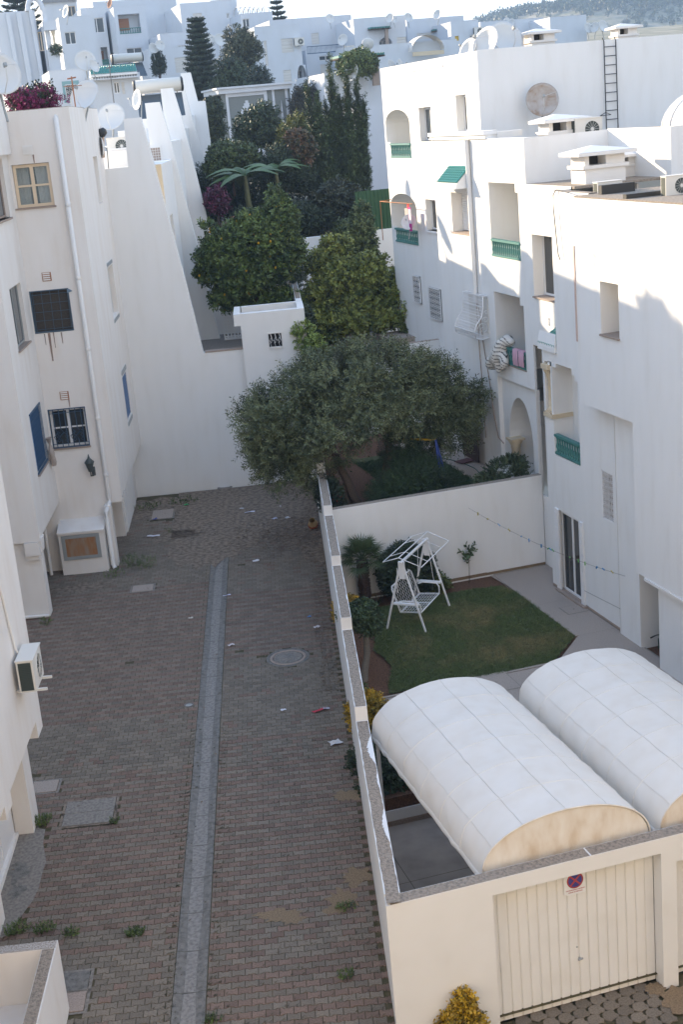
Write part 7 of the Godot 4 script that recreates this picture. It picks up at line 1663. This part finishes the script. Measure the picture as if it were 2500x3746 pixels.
# ---------- the town climbing behind ----------
func town(called, label, z, q, wins, depth):   # a far house: q = x0, y0, x1, y1 of its front, wins = openings in that front
	var o = thing(called, label, "house", V((q[0] + q[2]) / 2, q[1], z), "white houses of the town behind")
	var f = fz(z); var st = S0(); var holes = []
	var dp = [0.14, 0.06, 0.8, 0.9, 0.10, 0.2, 0.12]
	for w in wins: holes.append([w[0], w[1], w[2], w[3], dp[w[4]]])
	wall(st, f, q[0], q[1], q[2], q[3], holes)
	for w in wins:
		if w[4] == 3: arch(st, f, w[0], w[1] + (w[3] - w[1]) * 0.45, w[2], w[3], 0.9)
		if w[4] == 2 or w[4] == 3: quad(st, V(w[0], w[1], z - 0.9), V(w[2], w[1], z - 0.9), V(w[2], w[3], z - 0.9), V(w[0], w[3], z - 0.9))
	var x = [q[0], q[2]]; var y = [q[1], q[3]]; var b = z - depth
	quad(st, V(x[0], y[0], b), V(x[0], y[0], z), V(x[0], y[1], z), V(x[0], y[1], b)); quad(st, V(x[1], y[0], z), V(x[1], y[0], b), V(x[1], y[1], b), V(x[1], y[1], z)); quad(st, V(x[1], y[0], b), V(x[0], y[0], b), V(x[0], y[1], b), V(x[1], y[1], b))
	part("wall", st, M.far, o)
	st = S0(); box(st, Transform3D.IDENTITY, x[0] + 0.12, y[1] - 0.25, b + 0.12, x[1] - 0.12, y[1] - 0.2, z - 0.12); part("roof", st, M.slab, o)
	st = S0(); box(st, f, x[0], y[1] - 0.001, -0.12, x[1], y[1] + 0.02, 0.012); part("parapet_cap", st, M.far, o)
	for w in wins:
		if w[4] == 0 or w[4] == 5: window(o, f, w[0], w[1], w[2], w[3], 0.12, 2, 1, M.woodframe if w[4] == 5 else M.trim, M.glass_far, 0.05)
		elif w[4] == 1: shutter(o, f, w[0], w[1], w[2], w[3], 0.05, M.shutter, 0.2)
		elif w[4] == 2:
			balustrade(o, f, w[0], w[1], w[2], w[1] + 0.42, 0.03, 9, M.green_rail)
			shutter(o, f, w[0] + 0.1, w[1] + 0.3, w[0] + (w[2] - w[0]) * 0.55, w[3] - 0.25, 0.85, M.orange, 0.2)
		elif w[4] == 3: window(o, f, w[0] + 0.1, w[1], w[2] - 0.1, w[1] + (w[3] - w[1]) * 0.75, 0.88, 2, 1, M.trim, M.glass_far)
		elif w[4] == 4: grille(o, f, w[0], w[1], w[2], w[3], 0.02, 3, 3, M.iron_white); st = S0(); box(st, f, w[0], w[1], -0.1, w[2], w[3], -0.08); part("pane", st, M.glass_far, o)
		elif w[4] == 6: shutter(o, f, w[0], w[1], w[2], w[3], 0.1, mat(lin(0.6, 0.4, 0.05), 0.7), 0.2)
	return o
func make_town():
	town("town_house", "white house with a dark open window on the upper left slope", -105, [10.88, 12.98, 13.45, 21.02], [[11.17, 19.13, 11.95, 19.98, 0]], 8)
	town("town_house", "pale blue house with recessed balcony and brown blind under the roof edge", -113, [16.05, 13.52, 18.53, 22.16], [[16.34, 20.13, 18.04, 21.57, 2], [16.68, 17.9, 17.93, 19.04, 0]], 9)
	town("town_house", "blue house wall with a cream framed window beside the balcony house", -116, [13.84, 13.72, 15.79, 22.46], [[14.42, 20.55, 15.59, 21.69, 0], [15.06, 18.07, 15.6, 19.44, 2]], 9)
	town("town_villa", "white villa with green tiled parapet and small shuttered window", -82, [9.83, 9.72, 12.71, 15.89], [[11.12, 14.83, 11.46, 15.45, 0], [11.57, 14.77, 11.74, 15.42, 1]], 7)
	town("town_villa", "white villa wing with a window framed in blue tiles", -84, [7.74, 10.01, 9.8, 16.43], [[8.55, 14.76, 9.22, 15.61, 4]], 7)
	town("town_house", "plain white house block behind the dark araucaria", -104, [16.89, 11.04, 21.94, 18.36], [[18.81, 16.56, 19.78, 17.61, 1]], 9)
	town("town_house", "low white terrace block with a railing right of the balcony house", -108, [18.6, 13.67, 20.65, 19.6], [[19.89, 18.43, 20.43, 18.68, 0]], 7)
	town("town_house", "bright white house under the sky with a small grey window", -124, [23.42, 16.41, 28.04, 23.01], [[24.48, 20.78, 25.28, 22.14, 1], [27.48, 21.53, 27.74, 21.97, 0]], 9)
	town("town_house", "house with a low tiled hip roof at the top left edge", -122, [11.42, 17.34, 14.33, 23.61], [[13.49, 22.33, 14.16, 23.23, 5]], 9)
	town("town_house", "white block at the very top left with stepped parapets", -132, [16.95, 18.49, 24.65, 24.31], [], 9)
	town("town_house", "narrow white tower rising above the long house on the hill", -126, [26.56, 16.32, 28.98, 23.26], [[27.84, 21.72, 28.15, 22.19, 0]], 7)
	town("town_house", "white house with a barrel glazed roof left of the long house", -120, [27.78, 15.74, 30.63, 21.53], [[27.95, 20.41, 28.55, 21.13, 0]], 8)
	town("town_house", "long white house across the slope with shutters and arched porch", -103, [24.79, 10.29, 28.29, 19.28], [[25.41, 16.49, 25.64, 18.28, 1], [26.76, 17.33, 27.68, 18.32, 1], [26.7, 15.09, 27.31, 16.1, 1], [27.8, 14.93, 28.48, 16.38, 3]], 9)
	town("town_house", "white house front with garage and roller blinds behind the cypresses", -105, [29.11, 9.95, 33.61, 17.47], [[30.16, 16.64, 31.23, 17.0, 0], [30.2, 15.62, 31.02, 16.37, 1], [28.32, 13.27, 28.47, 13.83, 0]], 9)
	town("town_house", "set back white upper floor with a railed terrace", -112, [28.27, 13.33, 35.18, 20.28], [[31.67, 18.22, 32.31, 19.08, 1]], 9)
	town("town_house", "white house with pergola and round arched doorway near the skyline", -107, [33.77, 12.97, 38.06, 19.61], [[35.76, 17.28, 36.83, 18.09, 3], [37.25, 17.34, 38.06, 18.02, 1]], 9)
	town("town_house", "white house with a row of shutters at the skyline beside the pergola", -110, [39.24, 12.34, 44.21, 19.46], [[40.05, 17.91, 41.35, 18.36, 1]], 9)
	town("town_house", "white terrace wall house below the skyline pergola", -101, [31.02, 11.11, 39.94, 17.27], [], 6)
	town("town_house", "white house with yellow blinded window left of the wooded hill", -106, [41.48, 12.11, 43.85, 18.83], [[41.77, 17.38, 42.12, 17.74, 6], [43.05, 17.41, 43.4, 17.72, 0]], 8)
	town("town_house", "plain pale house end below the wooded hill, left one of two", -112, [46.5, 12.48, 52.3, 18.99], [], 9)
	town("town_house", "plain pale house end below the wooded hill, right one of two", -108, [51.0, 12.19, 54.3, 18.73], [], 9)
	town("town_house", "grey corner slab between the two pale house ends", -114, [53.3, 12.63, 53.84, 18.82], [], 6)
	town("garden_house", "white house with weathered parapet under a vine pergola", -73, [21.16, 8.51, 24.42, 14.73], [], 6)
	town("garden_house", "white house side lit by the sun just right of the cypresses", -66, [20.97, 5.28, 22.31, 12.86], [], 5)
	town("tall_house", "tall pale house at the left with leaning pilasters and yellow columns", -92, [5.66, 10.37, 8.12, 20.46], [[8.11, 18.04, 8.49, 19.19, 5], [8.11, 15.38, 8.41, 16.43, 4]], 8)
	# details that single the houses out
	var v = get_node("town_villa"); var st
	tile_roof(v, fz(-82), 9.83, 12.5, 15.92, 0.5, 16.35, 0.02, 4, 26, "tiled_parapet")
	st = S0(); box(st, fz(-82), 9.8, 15.62, 0.0, 12.6, 15.70, 0.45)
	for k in 18: box(st, fz(-82), 9.9 + k * 0.15, 15.70, 0.0, 9.97 + k * 0.15, 15.82, 0.4)
	part("cornice", st, M.far, v)
	var w = get_node("town_villa_001")
	for q in [[8.40, 14.6, 8.55, 15.8], [9.22, 14.6, 9.38, 15.8], [8.55, 15.61, 9.22, 15.8], [8.55, 14.6, 9.22, 14.76]]:
		st = S0(); box(st, fz(-84), q[0], q[1], 0.0, q[2], q[3], 0.03); part("tile_border", st, mat(lin(0.20, 0.36, 0.38), 0.5), w)
	# tall house: pilasters, arch head, column balconies
	var t = get_node("tall_house"); var f = fz(-92)
	for q in [[6.30, 20.4, 0.25], [6.95, 20.4, 0.30], [7.75, 20.5, 0.22], [8.55, 20.6, 0.25]]:
		st = S0(); prism(st, f, PackedVector2Array([V2(q[0] + 0.25, 11), V2(q[0] + 0.25 + q[2], 11), V2(q[0] + q[2], q[1]), V2(q[0], q[1])]), 0.0, 0.28); part("pilaster", st, M.far, t)
	st = S0(); var pts = []
	for k in 9: pts.append(f * V(8.16 + 0.45 * cos(PI - PI * k / 8.0), 20.45 + 0.75 * sin(PI * k / 8.0), 0.1))
	tube(st, pts, 0.16, 8); part("arch_head", st, M.far, t)
	for q in [[9.05, 18.06, 1.1], [9.05, 15.25, 1.4]]:
		st = S0(); lathe(st, V(q[0], q[1], -91.6), [[0.10, 0.0], [0.07, 0.08], [0.065, q[2] * 0.7], [0.13, q[2] * 0.95], [0.14, q[2]]], 10); part("column", st, M.stone, t)
	st = S0(); box(st, f, 8.5, 16.6, 0.0, 9.25, 18.05, 0.6); box(st, f, 8.5, 19.2, 0.0, 9.3, 19.75, 0.6); box(st, f, 8.5, 11, 0.0, 9.25, 15.2, 0.6); part("balcony", st, M.far, t)
	st = S0(); box(st, f, 8.4, 11.0, -4.0, 8.55, 19.5, 0.0); part("side_wall", st, M.far, t)
	var pb = thing("balcony_plant", "trailing green plant on the tall house balcony below a yellow column", "plant", V(9.05, 17.9, -91.4))
	crown(pb, "leaves", [[V(9.05, 17.95, -91.4), V(0.25, 0.22, 0.2)]], 120, sprig(9, 0.11, 0.065, 0.2, 4), Color(0.03, 0.05, 0.02), Color(0.09, 0.12, 0.04), 3, 0.4)
	# hip roof, barrel roof, pergolas, terrace rail
	var hr = get_node("town_house_007")
	st = S0(); var a = [V(11.3, 23.6, -121.8), V(14.4, 23.6, -121.8), V(14.4, 23.6, -127), V(11.3, 23.6, -127)]; var rd = [V(12.4, 24.6, -124), V(13.3, 24.6, -124)]
	quad(st, a[0], a[1], rd[1], rd[0]); tri(st, a[1], a[2], rd[1]); quad(st, a[2], a[3], rd[0], rd[1]); tri(st, a[3], a[0], rd[0]); part("hip_roof", st, M.slab, hr)
	var br = get_node("town_house_010")
	for k in 7:
		st = S0(); pts = []
		for e in 9: pts.append(V(28.0 + k * 0.42, 21.5 + 0.75 * sin(PI * e / 8.0), -120.5 - 1.5 + 1.5 * cos(PI * e / 8.0)))
		tube(st, pts, 0.05, 5); part("barrel_rib", st, M.trim, br)
	var lr = get_node("town_house_013")
	st = S0(); box(st, fz(-103.4), 28.8, 17.12, 0.0, 31.9, 17.18, 0.05); box(st, fz(-103.4), 28.8, 17.62, 0.0, 31.9, 17.67, 0.05)
	for k in 32: box(st, fz(-103.4), 28.82 + k * 0.098, 17.18, 0.01, 28.84 + k * 0.098, 17.62, 0.03)
	part("railing", st, M.blue_iron, lr)
	for q in [[34.9, 18.68, -106.8, 1.75, 4, "tiled pergola on a brick post at the skyline house"], [41.3, 18.35, -109.5, 1.9, 5, "green topped pergola at the right skyline house"], [21.7, 15.32, -72.3, 2.6, 9, "green tiled pergola over the vine on the garden house"]]:
		var pg = thing("pergola", q[5], "pergola", V(q[0], q[1] - 1.4, q[2]), "pergolas on the terraces")
		st = S0(); box(st, fz(q[2]), q[0], q[1], -1.0, q[0] + q[3], q[1] + 0.08, 0.4); part("beam", st, M.bark, pg)
		for k in q[4] * 2:
			st = S0(); box(st, fz(q[2]), q[0] + q[3] * k / (q[4] * 2.0), q[1] + 0.08, -1.1, q[0] + q[3] * (k + 0.6) / (q[4] * 2.0), q[1] + 0.2, 0.5); part("tile_ridge", st, M.green_rail, pg)
		st = S0(); box(st, fz(q[2]), q[0] + q[3] * 0.72, q[1] - 1.45, 0.1, q[0] + q[3] * 0.86, q[1], 0.3); part("post", st, M.sill, pg)
	var vn = thing("vine", "sunlit green vine growing over the pergola of the garden house", "vine", V(22.8, 14.6, -72))
	crown(vn, "leaves", blobs_in(V(22.7, 15.0, -72), V(1.3, 0.5, 0.6), 8, 0.4, 4), 1500, sprig(9, 0.11, 0.065, 0.2, 4), Color(0.05, 0.08, 0.02), Color(0.16, 0.2, 0.05), 5, 0.4, 1.0, 1.6)
	var ca = thing("arched_canopy", "pale barrel canopy on a terrace below the skyline", "canopy", V(37.3, 16.2, -100.6))
	for k in 12:
		st = S0(); var t0 = PI * k / 12.0; var t1 = PI * (k + 1) / 12.0
		quad(st, V(37.3 - 1.3 * cos(t0), 16.6 + 1.1 * sin(t0), -100.2), V(37.3 - 1.3 * cos(t1), 16.6 + 1.1 * sin(t1), -100.2), V(37.3 - 1.3 * cos(t1), 16.6 + 1.1 * sin(t1), -101.6), V(37.3 - 1.3 * cos(t0), 16.6 + 1.1 * sin(t0), -101.6)); part("panel", st, M.canvas, ca)
	st = S0(); box(st, fz(-100.3), 36.1, 16.25, -0.1, 38.6, 16.55, 0.0); part("slatted_rail", st, M.stone, ca)
	# tiled pavilion with stepped white arch
	var pv = thing("tiled_pavilion", "open pavilion clad in small grey tiles with stepped white arch motif", "pavilion", V(18, 8.5, -76))
	st = S0(); box(st, fz(-76), 15.9, 14.18, -4.0, 20.1, 14.42, 0.15); box(st, fz(-76), 15.8, 14.42, -4.1, 20.2, 14.52, 0.25); part("roof_slab", st, M.far, pv)
	st = S0(); box(st, fz(-76), 16.1, 9.5, -0.3, 20.0, 14.18, -0.05); part("wall", st, mat(lin(0.30, 0.33, 0.32), 0.8, ntex(61, 0.2, Color(0.6, 0.6, 0.6), Color(1, 1, 1), 3), Vector3(3, 3, 3)), pv)
	for q in [[16.32, 16.46], [18.48, 18.66], [18.95, 19.08], [19.7, 19.85]]:
		st = S0(); box(st, fz(-76), q[0], 10.6, -0.05, q[1], 14.18, 0.0); part("white_strip", st, M.far, pv)
	st = S0(); box(st, fz(-76), 16.46, 13.98, -0.05, 18.48, 14.18, -0.004); part("white_strip", st, M.far, pv)
	for k in 9:
		st = S0(); var hw = 0.08 + k * 0.085; box(st, fz(-76), 17.48 - hw, 13.6 - k * 0.14, -0.05, 17.48 + hw, 13.74 - k * 0.14, -0.006); part("stepped_course", st, M.far, pv)
	st = S0(); box(st, fz(-76), 16.64, 10.5, -0.05, 18.32, 12.48, -0.006); part("white_field", st, M.far, pv)
	st = S0(); prism(st, fz(-76), PackedVector2Array([V2(19.2, 11.0), V2(19.6, 11.0), V2(19.45, 13.6)]), -0.05, -0.006); part("stepped_course", st, M.far, pv)
	# roof gear
	var n = 0
	for q in [[36.46, 19.4, -106, -55, 0.5, "white dish turned left, leftmost of three at the skyline centre"], [36.78, 19.28, -106, 20, 0.4, "small dish close beside the leftmost skyline dish"], [37.96, 19.34, -106, 12, 0.5, "grey dish facing the camera at the skyline centre"], [41.23, 19.55, -108, -60, 0.55, "white dish at the right end of the skyline roofs"], [32.77, 19.95, -110, 5, 0.5, "pale dish half sunk behind the long skyline parapet"], [30.67, 17.75, -100, -50, 0.7, "white dish in front of the railed terrace"], [32.21, 17.3, -99, 160, 0.7, "bluish dish back beside the arched doorway terrace"], [22.33, 14.6, -71.5, -65, 0.75, "tall white dish above the cypresses on the garden house"], [23.95, 14.7, -70, 40, 0.6, "grey dish, left of two behind the far house roof"], [24.45, 14.7, -70, 50, 0.6, "grey dish, right of two behind the far house roof"], [11.31, 21.2, -103, -70, 0.7, "white dish turned edge on near the hip roofed house"], [9.45, 16.6, -80, 0, 0.95, "wide pale dish face on left of the green tiled villa"], [9.8, 16.3, -79.5, 40, 0.5, "small grey dish just right of the wide pale one"], [16.49, 18.1, -99, 20, 0.6, "grey dish, left of the pair below the terrace block"], [16.97, 18.25, -99, 15, 0.6, "grey dish, right of the pair below the terrace block"], [20.34, 18.3, -98, 10, 0.7, "dish showing left of the araucaria top"], [21.06, 18.25, -98, 15, 0.75, "dish showing right of the araucaria top"], [48.9, 18.9, -112, -40, 0.4, "tiny dish, left of two on the pale house end"], [49.35, 18.8, -112, -30, 0.4, "tiny dish, right of two on the pale house end"], [53.92, 17.6, -107, 10, 0.7, "grey dish left of the roof vent under the hill"], [54.3, 17.6, -106.5, -60, 0.7, "white dish edge on under the hill"], [54.75, 17.6, -106, 20, 0.8, "bluish dish beside the roof vent under the hill"], [18.27, 23.9, -130, -70, 0.7, "brown dish edge on at the top left skyline"]]:
		put_dish(V(q[0], q[1], q[2]), q[3], 18, q[4] * 1.5 if q[4] < 0.6 else q[4] * 1.25, q[5], M.orange if n == 22 else null); n += 1
	for q in [[28.07, 17.75, -102.9, "air conditioner on the long white house beside a roller blind"], [32.47, 17.0, -104.6, "air conditioner on the terrace below the railings"], [43.64, 17.7, -105.8, "air conditioner beside the green topped pergola"]]: put_ac(V(q[0], q[1], q[2]), 0, q[3])
	solar_tank(V(14.3, 17.5, -97), 2.2, "cream solar water tank on the villa roof under the balcony house", 4)
	# trees of the town
	araucaria(V(16.75, 11.5, -84), 7.2, 1.15, 19, 5, "dark araucaria with tiers of branches among the white houses"); araucaria(V(33.15, 18.5, -128), 4.9, 0.9, 9, 6, "thin araucaria tip standing on the skyline"); araucaria(V(9.15, 20.0, -118), 5.0, 1.6, 9, 7, "araucaria at the top left corner behind the tall house")
	var small = sprig(10, 0.09, 0.05, 0.2, 5)
	for q in [[V(19.9, 14.3, -86), V(1.9, 1.7, 1.5), "big dark dome shaped tree below the long white house", Color(0.014, 0.027, 0.014), Color(0.04, 0.06, 0.03), 91], [V(20.1, 16.9, -88), V(1.3, 1.7, 1.0), "loose tall tree with pinkish tips beside the araucaria", Color(0.035, 0.05, 0.03), Color(0.11, 0.12, 0.065), 92], [V(17.6, 13.8, -80), V(1.2, 2.4, 1.0), "dark hedge mass right of the terrace fins", Color(0.016, 0.03, 0.014), Color(0.05, 0.075, 0.03), 93], [V(14.5, 12.4, -72), V(0.75, 1.5, 0.8), "dark tree between the fins and the tiled pavilion", Color(0.014, 0.028, 0.012), Color(0.04, 0.06, 0.025), 94], [V(16.9, 17.0, -100), V(0.33, 0.85, 0.33), "small dark cypress left of the araucaria", Color(0.015, 0.03, 0.015), Color(0.04, 0.06, 0.03), 95], [V(20.5, 12.9, -75), V(0.9, 1.2, 0.8), "dark shrubs with purple flowers right of the pavilion", Color(0.02, 0.025, 0.015), Color(0.06, 0.05, 0.035), 96]]:
		var o = thing("town_tree", q[2], "tree", q[0] - V(0, q[1].y + 0.5, 0), "trees among the town houses")
		st = S0(); limb(st, q[0] - V(0, q[1].y + 2.5, 0), q[0], 0.14, 0.06, 0.05, 3); part("trunk", st, M.bark_dark, o)
		crown(o, "crown", blobs_in(q[0], q[1], 12, min(q[1].x, q[1].y) * 0.55, q[5]), int(2700 * q[1].x), small, q[3], q[4], q[5], 0.4, 1.0, 1.8, 0.7 if q[5] == 92 else 0.0)
	var bg = thing("bougainvillea", "purple flowering bougainvillea on the corner house roof terrace", "bougainvillea", al(-6.5, 13.2, 22))
	crown(bg, "leaves", [[al(-6.75, 13.55, 22), V(0.35, 0.28, 0.3)], [al(-6.2, 13.6, 22), V(0.28, 0.3, 0.3)]], 160, small, Color(0.02, 0.035, 0.015), Color(0.05, 0.07, 0.03), 97, 0.5)
	crown(bg, "flowers", [[al(-6.75, 13.55, 21.9), V(0.45, 0.30, 0.35)], [al(-6.18, 13.55, 21.9), V(0.32, 0.32, 0.3)], [al(-6.5, 13.4, 21.9), V(0.5, 0.15, 0.3)], [al(-5.75, 13.45, 21.9), V(0.14, 0.10, 0.1)]], 620, small, Color(0.10, 0.006, 0.045), Color(0.28, 0.02, 0.13), 98, 0.5, 0.6, 0.9)
	# the block the photograph is taken from, and the one beside the alley: both outside the picture
	var hb = thing("opposite_block", "cream apartment block facing down the alley", "house", V(0, 0, 4))
	st = S0(); box(st, Transform3D.IDENTITY, -25, -1, 1.6, 32, 19, 12); part("wall", st, M.yellow_wall, hb)
	var sb = thing("rear_block", "cream house block standing back between the near left houses", "house", al(-14, 0, 12))
	st = S0(); box(st, ft(17.1), -40, -1, 0.0, -9.3, 14.5, 10.5); box(st, ft(27.3), -60, -1, 0.0, -14.1, 13.0, 10); part("wall", st, M.cream, sb)
func araucaria(p, h, w, tiers, seed_, label):
	var o = thing("araucaria", label, "araucaria", p, "araucarias"); var r = RandomNumberGenerator.new(); r.seed = seed_
	var st = S0(); tube(st, [p, p + V(0, h, 0)], [0.14, 0.02], 7); part("trunk", st, M.bark_dark, o)
	var needle = sprig(18, 0.12, 0.03, 0.24, 8); var xf = []; var cs = []
	st = S0()
	for k in tiers:
		var t = k / float(tiers - 1); var y = p.y + h * (0.2 + 0.78 * t); var ln = w * (1.0 - 0.86 * pow(t, 1.2)); var n = 7
		for e in n:
			var an = TAU * e / n + k * 0.5; var d = V(cos(an), 0, sin(an))
			var pts = []
			for q in 6: var u = q / 5.0; pts.append(V(p.x, y, p.z) + d * ln * u + V(0, ln * (-0.12 * u + 0.28 * u * u), 0))
			tube(st, pts, 0.02, 4)
			for q in int(16 + 34 * ln):
				var u = r.randf_range(0.15, 1.05); var b = V(p.x, y, p.z) + d * ln * u + V(0, ln * (-0.12 * u + 0.28 * u * u), 0)
				var sd = d.rotated(Vector3.UP, r.randf_range(-1.1, 1.1)) + V(0, 0.35, 0)
				xf.append(Transform3D(Basis(Quaternion(Vector3.UP, sd.normalized())) * r.randf_range(0.9, 1.7), b)); var v = r.randf_range(0.6, 1.3); cs.append(Color(0.026 * v, 0.044 * v, 0.024 * v))
	part("branches", st, M.bark_dark, o)
	multi("needles", needle, xf, cs, o)

func _ready():
	make_materials()
	make_light()
	make_terrain()
	make_alley()
	make_walls()
	make_right_house()
	make_left_house()
	make_gardens()
	make_garden_things()
	make_plants()
	make_town()
